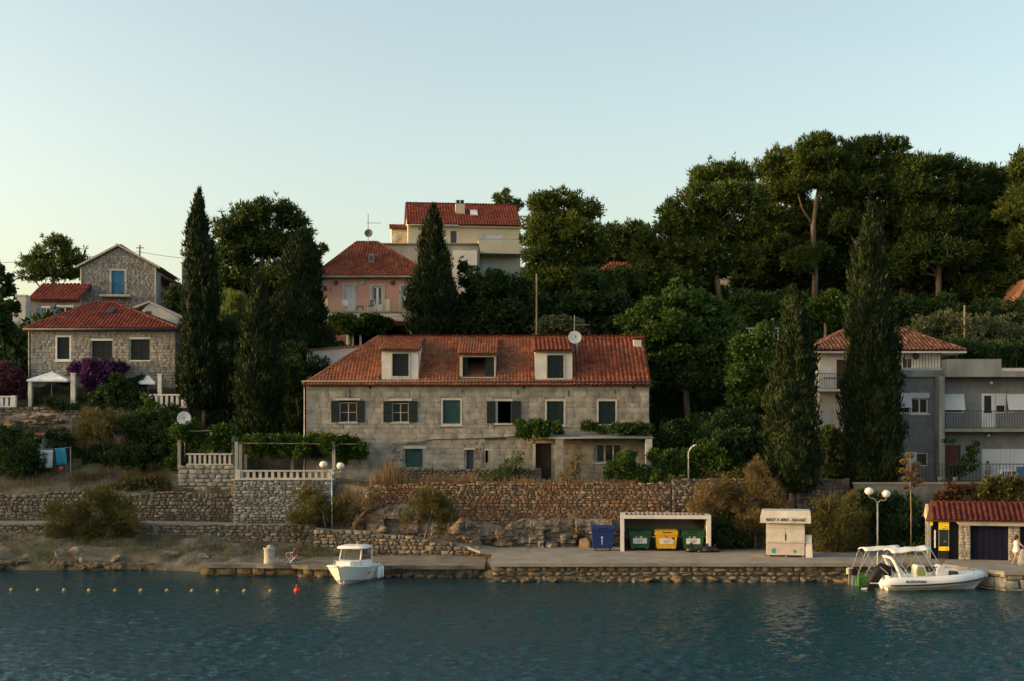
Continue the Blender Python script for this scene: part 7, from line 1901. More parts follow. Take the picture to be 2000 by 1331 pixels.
bd = MB().prism([(PX(1571.5, Y), Y - 0.35, QZ), (PX(1584, Y), Y - 0.42, QZ), (PX(1584, Y), Y - 0.12, PZ(1045, Y)), (PX(1572.5, Y), Y - 0.05, PZ(1045, Y))], (0, 0.05, 0)).build("leaning_board", M_kiosk, None)
tag(bd, "tall narrow white board leaning against the kiosk's right side", "board")

for i in range(1, 9):
    xx = kx0 + (kx1 - kx0) * i / 9
    MB().box(xx - 0.006, xx + 0.006, Y - 0.004, Y + 0.001, z0 + 0.02, zc - 0.05).build("panel_seam", M_stonetrim, K)
K.rotation_euler.z = R(-11)
# ---- tiled hut at the right
Y = 76.8
HT = thing("quay_hut", "small hut with dark red tiled roof and navy doors on the quay", "hut", (PX(1900, Y), Y, QZ))
zq = QZ
ztop = PZ(1018, Y)
x0, x1 = PX(1818, Y), PX(2030, Y)
MB().box(x0 + 0.1, PX(1873, Y), Y + 0.3, Y + 0.35, zq, ztop).build("dark_panel", M_black, HT)
MB().box(x0, x0 + 0.1, Y + 0.02, Y + 3.4, zq, ztop).box(x0, x1, Y + 3.4, Y + 3.5, zq, ztop).build("wall", M_greycon, HT)
mp = mat("mosaic_poster", [(0.02, 0.1, 0.16), (0.35, 0.2, 0.1), (0.1, 0.25, 0.3), (0.4, 0.35, 0.25)], 0.6, 9, 2, 0.3, 0.7)
MB().box(x0 - 0.06, x0 + 0.12, Y - 0.02, Y + 0.01, zq, ztop - 0.05).build("side_poster", mp, HT)
for (p, q, sd) in ((1874.5, 1896, 1), (1966, 1987, 2)):
    pl = MB().box(PX(p, Y), PX(q, Y), Y + 0.06, Y + 0.4, zq, ztop - 0.02).build("pillar", M_mortar, HT)
    masonry(pl, PX(p, Y), PX(q, Y), zq, ztop - 0.3, Y, (0.14, 0.2), (0.2, 0.36), 0.1, M_greystone, (), 0.02, 60, 0.05, 0.1, 0.02, 150 + sd)
dr = MB().box(PX(1896, Y), PX(1966, Y), Y + 0.2, Y + 0.26, zq, ztop - 0.25).build("double_door", M_navydoor, HT)
for i in range(1, 6):
    xx = PX(1896 + 70 * i / 6, Y)
    MB().box(xx - 0.015, xx + 0.015, Y + 0.185, Y + 0.2, zq + 0.05, ztop - 0.3).build("door_batten", M_navydoor, dr)
MB().box(PX(1988, Y), x1, Y + 0.5, Y + 0.55, zq, ztop).build("dark_panel", M_black, HT)
# concrete lintel canopy
MB().prism([(PX(1866, Y), Y - 0.1, PZ(1018.5, Y)), (x1, Y - 0.1, PZ(1018.5, Y)), (x1, Y - 0.45, PZ(1026, Y)), (PX(1875, Y), Y - 0.45, PZ(1026, Y))], (0, 0.06, 0.07)).build("canopy", M_concrete, HT)
# roof slope with its own tiles
oxy = (PX(1900, Y), Y, QZ)
l3 = lambda p: (p[0] - oxy[0], p[1] - oxy[1], p[2] - oxy[2])
e0, e1_ = (PX(1812, Y), Y - 0.25, PZ(1017, Y)), (PX(2030, Y), Y - 0.25, PZ(1017, Y))
t0, t1 = (PX(1806, Y + 1.8), Y + 1.8, PZ(982, Y + 1.8)), (PX(1989, Y + 1.8), Y + 1.8, PZ(982, Y + 1.8))
M_tile_hut = mat("hut_tile", [(0.06, 0.014, 0.012), (0.1, 0.022, 0.016), (0.08, 0.017, 0.014)], 0.85, 1.5, bump=0.3, bscale=30, pieces=True)
roof_plane(HT, l3(e0), l3(e1_), l3(t1), l3(t0), M_tile_hut, 0.3, 0.34, 0.1, 300, 141)
roof_plane(HT, l3((e1_[0], Y + 3.9, e1_[2])), l3((e0[0], Y + 3.9, e0[2])), l3(t0), l3(t1), M_tile_red, 0.3, 0.36, 0.1, 0, 142)
ridge_tiles(HT, l3(t0), l3(t1), M_tile_red, 0.12, 0.4)
MB().prism([(e0[0] + 0.1, Y + 0.02, e0[2] - 0.02), (e0[0] + 0.1, Y + 3.5, e0[2] - 0.02), (e0[0] + 0.1, Y + 1.8, t0[2] - 0.1)], (0.15, 0, 0)).build("gable", M_cream, HT)
vm = thing("ticket_machine", "tall machine with bright yellow top and bottom panels in the hut's dark bay", "machine", (PX(1846, Y), Y + 0.1, QZ))
a, b = PX(1836, Y), PX(1856, Y)
MB().bbox(a, b, Y - 0.02, Y + 0.28, QZ, PZ(1020, Y), 0.02).build("cabinet", M_black, vm)
up_ = MB().box(a + 0.01, b - 0.01, Y - 0.05, Y - 0.022, PZ(1036, Y), PZ(1021, Y)).build("top_panel", M_yellowpanel, vm)
for zz_, ww in ((1030, 0.2), (1034, 0.34)): MB().box(b - 0.05 - ww, b - 0.05, Y - 0.054, Y - 0.0505, PZ(zz_ + 0.9, Y), PZ(zz_ - 0.6, Y)).build("print", M_letters, up_)
lo_ = MB().box(a + 0.01, b - 0.01, Y - 0.05, Y - 0.022, PZ(1077, Y), PZ(1069, Y)).build("bottom_panel", M_yellowpanel, vm)
MB().box(b - 0.2, b - 0.08, Y - 0.054, Y - 0.0505, PZ(1074.5, Y), PZ(1073, Y)).build("print", M_letters, lo_)
MB().box(a + 0.05, b - 0.05, Y - 0.04, Y - 0.022, PZ(1066, Y), PZ(1039, Y)).build("screen", M_glass, vm)
for xx in (a + 0.01, b - 0.04): MB().box(xx, xx + 0.03, Y - 0.045, Y - 0.022, PZ(1068, Y), PZ(1037, Y)).build("screen_rail", M_metal, vm)
MB().box(PX(1846, Y), PX(1850, Y), Y - 0.043, Y - 0.0405, PZ(1059.5, Y), PZ(1058, Y)).build("green_mark", mat("green_mark", (0.1, 0.45, 0.1), 0.5), vm)
ys = MB().box(PX(1818, Y) + 0.06, PX(1822, Y) + 0.1, Y - 0.06, Y - 0.03, PZ(1028, Y), PZ(1019, Y)).box(PX(1819, Y) + 0.06, PX(1820, Y) + 0.08, Y - 0.03, Y + 0.05, PZ(1022, Y), PZ(1020, Y)).build("yellow_sign", M_yellowpanel, None)
tag(ys, "small yellow sign at the left corner under the hut's roof", "sign")
MB().box(PX(1828, Y), PX(1831, Y), Y - 0.0, Y + 0.04, PZ(1072, Y), PZ(1037, Y)).build("notice_strip", M_sticker, HT)

HT.rotation_euler.z = R(-14)
for o_ in (vm, ys):
    v_ = Matrix.Rotation(R(-14), 4, 'Z') @ (o_.location - HT.location)
    o_.location = HT.location + v_; o_.rotation_euler.z = R(-14)
# ---- lamps
def globe_lamp(label, px, Y, ztop, zbase, sp, dz):
    x = PX(px, Y)
    t = thing("street_lamp", label, "street lamp", (x, Y, zbase), 0, "double globe lamps")
    zj = ztop - 0.75
    MB().tube([(x, Y, zbase - 0.1), (x, Y, zbase + 0.9), (x, Y, zj)], [0.07, 0.055, 0.045], 10).build("pole", M_metal, t, True)
    for s, k in ((-1, 0.0), (1, -dz)):
        gx = x + s * sp
        ar = MB().tube([(x + s * 0.04, Y, zj - 0.2), (x + s * 0.06, Y, zj + 0.02), (x + s * sp * 0.35, Y, zj + 0.2 + k * 0.6), (x + s * sp * 0.8, Y, zj + 0.25 + k), (gx, Y, zj + 0.3 + k), (gx, Y, zj + 0.45 + k)], 0.028, 8).build("arm", M_metal, t, True)
        MB().lathe([(0.06, 0), (0.1, 0.05), (0.05, 0.07)], (gx, Y, zj + 0.42 + k), 10).build("collar", M_metal, ar, True)
        MB().ball((gx, Y, zj + 0.66 + k), 0.27, 0.27, 0.235, 18, 12).build("globe", M_globe, t, True)
    return t
globe_lamp("double globe street lamp in front of the hedge left of the tiled hut", 1714, 79.5, PZ(957, 79.5), QZ, 0.52, 0.15)
globe_lamp("double globe street lamp beside the balustraded terrace wall", 648.5, 86.6, PZ(905, 86.6), 2.2, 0.56, 0.1)
x, Y = PX(1345, 88), 88.0
t = thing("bent_lamp", "short bent pipe lamp among the terrace bushes", "lamp", (x, Y, 5.2))
MB().tube([(x, Y, 5.0), (x, Y, PZ(885, Y)), (x + 0.1, Y, PZ(877, Y)), (x + 0.32, Y, PZ(871, Y))], 0.05, 8).build("pole", M_white, t, True)
MB().tube([(x + 0.3, Y, PZ(871.5, Y)), (x + 0.55, Y, PZ(869.5, Y))], [0.07, 0.05], 8).build("lamp_head", M_white, t, True)

# ---- utility poles and wires
def pole(label, px, ytop, ybase, Y, r, matl, extra=None):
    x = PX(px, Y); zb = min(PZ(ybase, Y), gz(x, Y)) - 0.2
    t = thing("utility_pole", label, "pole", (x, Y, zb), 0)
    MB().tube([(x, Y, zb), (x, Y, PZ(ytop, Y))], [r, r * 0.75], 8).build("shaft", matl, t, True)
    if extra: extra(t, x, Y, PZ(ytop, Y))
    return t
ins = lambda t, x, Y, z: MB().box(x - 0.35, x + 0.35, Y - 0.04, Y + 0.04, z - 0.3, z - 0.22).build("crossarm", M_wood, t)
pole("utility pole rising behind the gabled house roof", 273, 479, 620, 119, 0.1, M_wood, ins)
pole("slender wooden pole above the long house roof by the olive", 1048, 535, 700, 102, 0.08, M_wood)
pole("pale concrete pole right of the cream apartment house", 1031, 514, 600, 116, 0.14, M_stonetrim)
pole("short pale pole on the slope above the grey block", 1884, 597, 700, 103, 0.1, M_wood)
pole("thin white post on the bank right of the globe lamp", 716, 962, 1000, 87.4, 0.06, M_whitepaint)
def wire(label, a, b, sag, r=0.018):
    a, b = Vector(a), Vector(b)
    pts = [a.lerp(b, i / 14) - Vector((0, 0, sag * 4 * (i / 14) * (1 - i / 14))) for i in range(15)]
    tag(MB().tube(pts, r, 4).build("overhead_wire", M_iron, None), label, "wire")
wire("overhead wire from the gabled house pole towards the tall cypress", P(273, 492, 119), P(520, 500, 119), 0.5)
wire("overhead wire from the gabled house pole off the left edge", P(273, 492, 119), P(-120, 518, 119), 0.2)
wire("cable slanting from the pink balcony down to the vine hedge", P(806, 612, 107.6), P(744, 622, 106.6), 0.05)

# ---- dishes, parasols and laundry at the left
dish("satellite_dish", "white satellite dish on a post above the small vine shaded terrace", P(360, 818, 91.3), 13.5 / FP * 91.3, (0.18, -1, 0.2), M_dish, P(361, 905, 91.5))
def parasol(label, px0, px1, yt, yb, Y, ground, seed):
    cx = PX((px0 + px1) / 2, Y); r = (PX(px1, Y) - PX(px0, Y)) / 2; z1, z0 = PZ(yt, Y), PZ(yb, Y)
    t = thing("parasol", label, "parasol", (cx, Y, ground), 0, "white parasols")
    MB().tube([(cx, Y, ground), (cx, Y, z1)], 0.03, 8).build("pole", M_metal, t)
    q = [(cx - r, Y - r * 0.7, z0), (cx + r, Y - r * 0.7, z0), (cx + r, Y + r * 0.7, z0), (cx - r, Y + r * 0.7, z0)]
    m = MB().add(q + [(cx, Y, z1)], [(0, 1, 4), (1, 2, 4), (2, 3, 4), (3, 0, 4)])
    m.add(q + [(a, b, c - 0.14) for a, b, c in q], [(0, 4, 5, 1), (1, 5, 6, 2), (2, 6, 7, 3), (3, 7, 4, 0)])
    m.build("canopy", mat("parasol_cloth", (0.72, 0.74, 0.75), 0.9), t)
    for a, b, c in q: MB().tube([(cx, Y, z1 - 0.05), (a, b, c - 0.03)], 0.012, 4).build("rib", M_metal, t)
parasol("white peaked parasol on the left house's terrace", 62, 140, 726, 743, 99.4, 10.4, 1)
parasol("white parasol half hidden behind the dark terrace shrub", 272, 306, 733, 748, 99.6, 10.4, 2)
for i, (a, b, c, d, lab) in enumerate(((139, 148, 731, 793, "square white pergola pillar right of the peaked parasol"), (309, 317, 733, 772, "square white pergola pillar at the left house's right corner"), (56, 63, 745, 793, "square white pergola pillar left of the peaked parasol"))):
    t = thing("pergola_pillar", lab, "pillar", (PX((a + b) / 2, 98.6), 98.6, 10.3), 0, "white pergola pillars")
    MB().bbox(PX(a, 98.6), PX(b, 98.6), 98.45, 98.8, 10.2, PZ(c, 98.6), 0.02).build("shaft", M_white, t)
    MB().box(PX(a, 98.6) - 0.04, PX(b, 98.6) + 0.04, 98.41, 98.84, PZ(c, 98.6), PZ(c, 98.6) + 0.08).build("cap", M_white, t)
# garden wall box and laundry on the slope
gb = thing("garden_shed", "tiny plastered shed with tile top on the slope behind the laundry", "shed", (PX(75, 94.3), 94.3, 6.5))
MB().box(PX(64, 94.3), PX(85, 94.3), 94.3, 95.2, 5.5, PZ(853, 94.3)).build("wall", M_stonetrim, gb)
MB().prism([(PX(62, 94.3), 94.1, PZ(853, 94.3)), (PX(87, 94.3), 94.1, PZ(853, 94.3)), (PX(87, 94.3), 94.9, PZ(848, 94.3)), (PX(62, 94.3), 94.9, PZ(848, 94.3))], (0, 0, 0.1)).build("roof", M_tile_brown, gb)
Y = 91.6
ln = thing("washing_line", "washing line strung on the slope above the lane wall", "washing line", (PX(105, Y), Y, 4.6))
MB().tube([P(70, 876, Y), P(105, 877, Y), P(138, 874, Y)], 0.012, 4).build("line", M_metal, ln)
for a in (70, 138): MB().tube([(PX(a, Y), Y, gz(PX(a, Y), Y) - 0.1), (PX(a, Y), Y, PZ(873, Y))], 0.03, 6).build("pole", M_metal, ln)
def cloth(name, label, px0, px1, yt, yb, slant, matl, seed):
    rng = random.Random(seed)
    n, k = 9, 7
    V = []
    for j in range(k):
        for i in range(n):
            u, v = i / (n - 1), j / (k - 1)
            px = px0 + (px1 - px0) * u + slant * v
            V.append((PX(px, Y), Y - 0.03 + 0.06 * math.sin(u * 9 + seed) * (0.3 + v), PZ(yt + (yb - yt) * v, Y)))
    F = [(j * n + i, j * n + i + 1, (j + 1) * n + i + 1, (j + 1) * n + i) for j in range(k - 1) for i in range(n - 1)]
    o = MB().add(V, F).build(name, matl, None, True)
    so_ = o.modifiers.new("thickness", 'SOLIDIFY'); so_.thickness = 0.02
    tag(o, label, "laundry")
m, nt, b_, out_ = _nt("striped_towel")
g_ = nt.nodes.new("ShaderNodeNewGeometry"); w_ = nt.nodes.new("ShaderNodeTexWave"); w_.wave_type = 'BANDS'; w_.bands_direction = 'X'; w_.inputs["Scale"].default_value = 1.15
nt.links.new(g_.outputs["Position"], w_.inputs["Vector"])
r_ = _ramp(nt, [(0.02, 0.22, 0.36), (0.02, 0.22, 0.36), (0.45, 0.55, 0.55)], 'CONSTANT'); nt.links.new(w_.outputs["Fac"], r_.inputs[0]); nt.links.new(r_.outputs[0], b_.inputs["Base Color"]); b_.inputs["Roughness"].default_value = 0.95
cloth("towel", "blue and white striped towel on the washing line", 108, 129, 876, 908, 3, m, 3)
cloth("sheet", "white sheet hanging beside the striped towel", 79, 104, 879, 914, -2, mat("laundry_white", (0.5, 0.56, 0.6), 0.95), 5)
bl = MB().ball(P(120, 916, 91.2), 0.17, n=12, m=8).build("red_ball", M_chairred, None, True)
bl.location.z = gz(PX(120, 91.2), 91.2) + 0.3
bl.location.z = PZ(916, 91.2) - 0.17
tag(bl, "small red bundle under the striped towel", "bundle")

# ---- pergola of the balustraded terrace
Y = 89.0
pg = thing("pergola", "pergola of white posts carrying the grape vine over the terrace", "pergola", (PX(560, Y), Y, 5.4))
for i, (a, yt, yy) in enumerate(((462, 863, 88.8), (470, 868, 89.2), (652, 863, 88.7), (571, 875, 91.4), (480, 875, 91.4), (650, 875, 91.4))):
    MB().box(PX(a - 3, yy), PX(a + 3, yy), yy - 0.1, yy + 0.1, 5.0, PZ(yt, yy)).build("post", M_greycon, pg)
for yy in (88.9, 90.2, 91.4): MB().tube([(PX(460, 89), yy, PZ(866, 89)), (PX(712, 89), yy, PZ(868, 89))], 0.035, 6).build("beam", M_wood, pg)
for i in range(8):
    xx = PX(470 + i * 33, 89); MB().tube([(xx, 88.7, PZ(864, 89)), (xx, 91.6, PZ(864, 89))], 0.025, 5).build("lath", M_wood, pg)
pg2 = thing("pergola", "smaller pergola of grey posts behind the short balustrade", "pergola", (PX(400, 91), 91.0, 6.2))
for a, yt in ((413, 845), (350, 850), (455, 850)):
    MB().box(PX(a - 3, 91), PX(a + 3, 91), 90.95, 91.15, 6.0, PZ(yt, 91)).build("post", M_greycon, pg2)
MB().tube([(PX(345, 91), 91.0, PZ(843, 91)), (PX(462, 91), 91.0, PZ(841, 91))], 0.04, 6).build("beam", M_wood, pg2)

# ---- barrel and folding chair on the pier
Y = 78.35
x = PX(526, Y)
br = thing("stone_drum", "pale concrete drum standing on the low pier", "drum", (x, Y, 0.68))
MB().lathe([(0.33, 0), (0.32, 0.1), (0.32, 0.85), (0.36, 0.88), (0.36, 0.95), (0.3, 0.95), (0.3, 0.9)], (x, Y, 0.68), 18).build("shaft", M_stonetrim, br, True)
MB().lathe([(0.01, 0.95), (0.25, 0.95), (0.24, 1.0), (0.16, 1.12), (0.02, 1.16)], (x + 0.05, Y + 0.02, 0.66), 12).build("lid", M_greycon, br, True)
x = PX(569, 78.65)
fc = thing("folding_chair", "red webbed folding chair on the low pier", "chair", (x, 78.65, 0.68), R(-20), None, False)
for s in (-0.25, 0.25):
    MB().tube([(-0.25, s, 0), (0.22, s, 0.45), (0.36, s, 0.95)], 0.02, 6).build("leg", M_steel, fc)
    MB().tube([(0.28, s, 0), (-0.2, s, 0.42)], 0.02, 6).build("leg", M_steel, fc)
    MB().tube([(-0.22, s, 0.62), (0.24, s, 0.64)], 0.022, 6).build("armrest", M_steel, fc)
    MB().tube([(-0.2, s, 0.42), (-0.22, s, 0.62)], 0.018, 6).build("arm_post", M_steel, fc)
MB().box(-0.2, 0.22, -0.25, 0.25, 0.42, 0.44).build("seat", M_chairred, fc)
MB().prism([(0.23, -0.25, 0.5), (0.23, 0.25, 0.5), (0.36, 0.25, 0.95), (0.36, -0.25, 0.95)], (-0.02, 0, 0)).build("backrest", M_chairred, fc)

# ---- buoy line
xs_ = [22, 74, 125, 174, 225, 275, 326, 375, 425, 477, 528]
Yb = [70.6, 70.5, 70.6, 70.4, 70.35, 70.4, 70.3, 70.25, 70.2, 70.2, 70.15]
for i, (p, yy) in enumerate(zip(xs_, Yb)):
    o = MB().ball((PX(p, yy), yy, 0.02), 0.095, n=14, m=10).ball((PX(p, yy), yy, 0.115), 0.022, n=6, m=4).build("buoy", M_buoy, None, True)
    where = ["first", "second", "third", "fourth", "fifth", "sixth", "seventh", "eighth", "ninth", "tenth", "eleventh"][i]
    tag(o, "small yellow float on the line, " + where + " from the left edge", "buoy", "yellow floats on the line")
o = MB().ball((PX(580, 70.1), 70.1, 0.05), 0.17, 0.17, 0.17, 18, 12).lathe([(0.05, 0.2), (0.06, 0.3), (0.03, 0.32)], (PX(580, 70.1), 70.1, 0.04), 8).build("buoy", M_buoyred, None, True)
tag(o, "larger red ball buoy at the right end of the float line", "buoy")
pts = [(PX(-30 + i * 12.2, 70.4), 70.4, -0.02 + 0.015 * math.sin(i)) for i in range(51)]
tag(MB().tube(pts, 0.012, 4).build("float_rope", M_iron, None), "thin rope joining the yellow floats on the water", "rope")

# ---- people
def person(label, loc, rotz, joints, matl_body, clothes, hair, name="person"):
    """joints: {name: (x, y, z, radius, parent)}; one skinned surface"""
    t = thing(name, label, "person", loc, rotz, None, False)
    names = list(joints)
    V = [joints[n][:3] for n in names]
    E = [(names.index(joints[n][4]), i) for i, n in enumerate(names) if joints[n][4]]
    me = bpy.data.meshes.new("body"); me.from_pydata(V, E, []); me.update()
    o = link(me, "body", t)
    me.materials.append(matl_body)
    md = o.modifiers.new("skin", 'SKIN')
    md.use_smooth_shade = True
    for i, n in enumerate(names):
        r = joints[n][3]
        me.skin_vertices[0].data[i].radius = (r, r) if not isinstance(r, tuple) else r
        me.skin_vertices[0].data[i].use_root = (n == "pelvis")
    o.modifiers.new("smooth", 'SUBSURF').levels = 1
    o.modifiers["smooth"].render_levels = 2
    for nm, prof, c, m_, sx, sy in clothes:
        MB().lathe(prof, c, 18, sx, sy).build(nm, m_, t, True)
    for nm, c, r, m_ in hair:
        MB().ball(c, *r, n=14, m=10).build(nm, m_, t, True)
    return t
def standing(h=1.66, stride=0.18, arm=(0.25, 0.1), bend=0.0):
    k = h / 1.7
    J = {}
    def a(n, x, y, z, r, p): J[n] = (x * k, y * k, z * k, r * k, p)
    a("pelvis", 0, 0, 0.93, 0.13, None); a("waist", 0, 0, 1.08, 0.115, "pelvis"); a("chest", 0.02, 0, 1.28, 0.135, "waist"); a("neckbase", 0.02, 0, 1.43, 0.075, "chest"); a("neck", 0.03, 0, 1.49, 0.05, "neckbase")
    a("head", 0.05, 0, 1.585, 0.088, "neck"); a("crown", 0.04, 0, 1.66, 0.062, "head")
    for s, n in ((-1, "r"), (1, "l")):
        st = stride * s
        a("hip" + n, 0, 0.09 * s, 0.88, 0.09, "pelvis"); a("knee" + n, st * 0.55 + 0.03, 0.09 * s, 0.49, 0.058, "hip" + n); a("ankle" + n, st - 0.04, 0.09 * s, 0.085, 0.036, "knee" + n); a("toe" + n, st + 0.12, 0.1 * s, 0.035, 0.032, "ankle" + n)
        a("shoulder" + n, 0.02, 0.18 * s, 1.40, 0.055, "chest"); a("elbow" + n, 0.02 + arm[0] * (1 if s < 0 else -0.3), 0.24 * s, 1.14, 0.04, "shoulder" + n); a("wrist" + n, 0.1 + arm[0] * (1.6 if s < 0 else -0.1), 0.25 * s, 0.93, 0.028, "elbow" + n); a("palm" + n, 0.14 + arm[0] * (1.75 if s < 0 else -0.1), 0.25 * s, 0.86, 0.032, "wrist" + n)
        for i, (dx, dy, l) in enumerate(((0.03, -0.03, 0.075), (0.02, -0.01, 0.085), (0.01, 0.012, 0.08), (0.0, 0.032, 0.065))):
            px_, py_, pz_ = [q / k for q in J["palm" + n][:3]]
            a("finger%d%s" % (i, n), px_ + dx, py_ + dy, pz_ - l * 0.6, 0.011, "palm" + n); a("tip%d%s" % (i, n), px_ + dx * 1.2 - 0.01, py_ + dy, pz_ - l, 0.009, "finger%d%s" % (i, n))
        a("thumb" + n, J["palm" + n][0] / k + 0.05, J["palm" + n][1] / k - 0.02 * s, J["palm" + n][2] / k - 0.01, 0.012, "palm" + n)
    return J
Yp = 73.6
Pn = person("person in a short white dress walking past the hut beside a pale wrap", (PX(1985, Yp), Yp, QZ + 0.002), R(-10), standing(1.68, 0.2, (0.26, 0.1)), M_skin,
       [("dress", [(0.23, 0.74), (0.215, 0.86), (0.185, 0.98), (0.15, 1.08), (0.165, 1.2), (0.17, 1.32), (0.1, 1.4), (0.07, 1.41)], (0.01, 0, 0), M_dress, 0.95, 1.15)],
       [("hair", (0.015, 0, 1.6), (0.105, 0.1, 0.125), M_hair), ("hair_tail", (-0.07, 0, 1.47), (0.05, 0.06, 0.14), M_hair)])
# pale wrap or bag carried at the picture's edge
sc_ = []
n = 16
wr = MB().lathe([(0.34, 0.02), (0.36, 0.2), (0.31, 0.5), (0.25, 0.75), (0.16, 0.95), (0.05, 0.98)], (PX(2000, Yp - 0.5), Yp - 0.5, QZ), 18, 1.0, 0.6).build("pale_wrap", M_grey_cloth, None, True)
tag(wr, "pale grey draped bundle beside the walking person at the right edge", "bundle")
Yq = 87.2
J = standing(1.62, 0.0, (0.3, 0.1))
person("person with dark hair standing behind the terrace railing of the grey block", (PX(1929, Yq), Yq, 5.0), R(-90), J, M_skin,
       [("shirt", [(0.17, 0.85), (0.165, 1.0), (0.14, 1.1), (0.16, 1.25), (0.17, 1.34), (0.08, 1.42)], (0.01, 0, 0), M_grey_cloth, 0.9, 1.15)],
       [("hair", (0.02, 0, 1.56), (0.1, 0.1, 0.125), M_hair)])
tb = thing("terrace_table", "white slatted bench table behind the terrace railing of the grey block", "table", (PX(1968, 86.6), 86.6, 5.3))
a, b = PX(1950, 86.6), PX(1985, 86.6)
MB().box(a, b, 86.3, 86.9, PZ(921, 86.6), PZ(918, 86.6)).build("top", M_whitepaint, tb)
MB().box(a, b, 86.32, 86.36, PZ(933, 86.6), PZ(931, 86.6)).build("shelf", M_whitepaint, tb)
for xx in (a, b - 0.1): MB().box(xx, xx + 0.1, 86.3, 86.9, 5.2, PZ(921, 86.6)).build("leg", M_whitepaint, tb)
for i in range(5): MB().box(a + 0.2 + i * 0.16, a + 0.28 + i * 0.16, 86.34, 86.38, PZ(931, 86.6), PZ(921, 86.6)).build("slat", M_chairred if i % 2 else M_blackwood, tb)
Y = 85.4
cl_o = MB().box(PX(1984, Y), PX(2012, Y), 85.24, 85.3, PZ(938, Y), PZ(912, Y)).build("blue_towel", mat("blue_towel", [(0.02, 0.07, 0.16), (0.04, 0.11, 0.22)], 0.95, 5), None)
tag(cl_o, "blue towel hung over the terrace railing at the right edge", "towel")
for i, (px, c) in enumerate(((1838, M_stonetrim), (1853, M_bingreen), (1866, M_stonetrim))):
    o = MB().lathe([(0.14, 0), (0.2, 0.3), (0.22, 0.32), (0.2, 0.34), (0.05, 0.33)], (PX(px, 85.7), 85.8, 5.28), 12).build("plant_pot", c, None, True)
    tag(o, ["pale plant pot left of the green one on the right terrace", "green plant pot on the right terrace", "pale plant pot right of the green one on the right terrace"][i], "pot", "pots on the right terrace")

# ---- furniture on the pink balcony
Y = 108.7; zb = PZ(612, 110.0)
def bchair(label, px, matl, frame, rotz):
    t = thing("garden_chair", label, "chair", (PX(px, Y), Y, zb), rotz, None, False)
    for sx in (-0.24, 0.24):
        for sy in (-0.22, 0.22):
            MB().box(sx - 0.02, sx + 0.02, sy - 0.02, sy + 0.02, 0, 0.44 if sy < 0 else 0.9).build("leg", frame, t)
        MB().box(sx - 0.03, sx + 0.03, -0.24, 0.24, 0.62, 0.66).build("armrest", frame, t)
    MB().box(-0.22, 0.22, -0.22, 0.22, 0.42, 0.46).build("seat", matl, t)
    MB().prism([(-0.22, 0.22, 0.48), (0.22, 0.22, 0.48), (0.22, 0.28, 0.98), (-0.22, 0.28, 0.98)], (0, 0.04, 0)).build("backrest", matl, t)
bchair("white plastic chair on the pink house balcony", 674, M_whitepaint, M_whitepaint, 0.2)
bchair("green and white striped chair on the pink house balcony", 725, M_bingreen, M_whitepaint, -0.2)
bchair("dark blue chair behind the yellow lounger on the pink balcony", 793, M_navy, M_iron, 0.3)
lt = thing("side_table", "low dark red table between the chairs on the pink balcony", "table", (PX(703, Y), Y, zb), 0, None, False)
MB().box(-0.3, 0.3, -0.25, 0.25, 0.4, 0.46).build("top", mat("red_wood", (0.12, 0.02, 0.02), 0.6), lt)
for sx in (-0.25, 0.25):
    for sy in (-0.2, 0.2): MB().box(sx - 0.02, sx + 0.02, sy - 0.02, sy + 0.02, 0, 0.4).build("leg", M_blackwood, lt)
yl = thing("sun_lounger", "bright yellow folding lounger at the right end of the pink balcony", "lounger", (PX(801, Y - 0.3), Y - 0.3, zb), 0.1, None, False)
MB().prism([(-0.05, -0.28, 0.2), (-0.05, 0.28, 0.2), (0.35, 0.28, 1.05), (0.35, -0.28, 1.05)], (-0.1, 0, 0.04)).build("backrest", M_yellow, yl)
MB().prism([(-0.7, -0.28, 0.22), (-0.7, 0.28, 0.22), (-0.05, 0.28, 0.16), (-0.05, -0.28, 0.16)], (0, 0, 0.08)).build("seat", M_yellow, yl)
for sx in (-0.6, 0.15):
    for sy in (-0.27, 0.27): MB().tube([(sx, sy, 0), (sx + 0.06, sy, 0.25)], 0.015, 5).build("leg", M_steel, yl)
# white frames under the vine hedge
for i, (a, b, c, d) in enumerate(((688, 691, 652, 680), (702, 706, 655, 680))):
    o = MB().box(PX(a, 107), PX(b, 107), 107, 107.15, PZ(d, 107) - 0.5, PZ(c, 107)).box(PX(a, 107) - 0.03, PX(b, 107) + 0.03, 106.97, 107.18, PZ(c, 107), PZ(c, 107) + 0.06).build("trellis_post", M_white, None)
    tag(o, ["white post under the vine hedge below the pink house, farther from the column", "white post under the vine hedge below the pink house, nearer the column"][i], "post")
# fence bits on the dark slope at right
fe = thing("garden_fence", "pale post and rail fence on the dark slope right of the big green tree", "fence", (PX(1480, 104), 104, 13))
for a in range(1455, 1521, 8): MB().box(PX(a, 104), PX(a + 1.4, 104), 104, 104.06, PZ(662, 104) - 0.5, PZ(641, 104)).build("post", M_stonetrim, fe)
MB().box(PX(1452, 104), PX(1522, 104), 104.0, 104.05, PZ(642.5, 104), PZ(640.5, 104)).build("rail", M_stonetrim, fe)

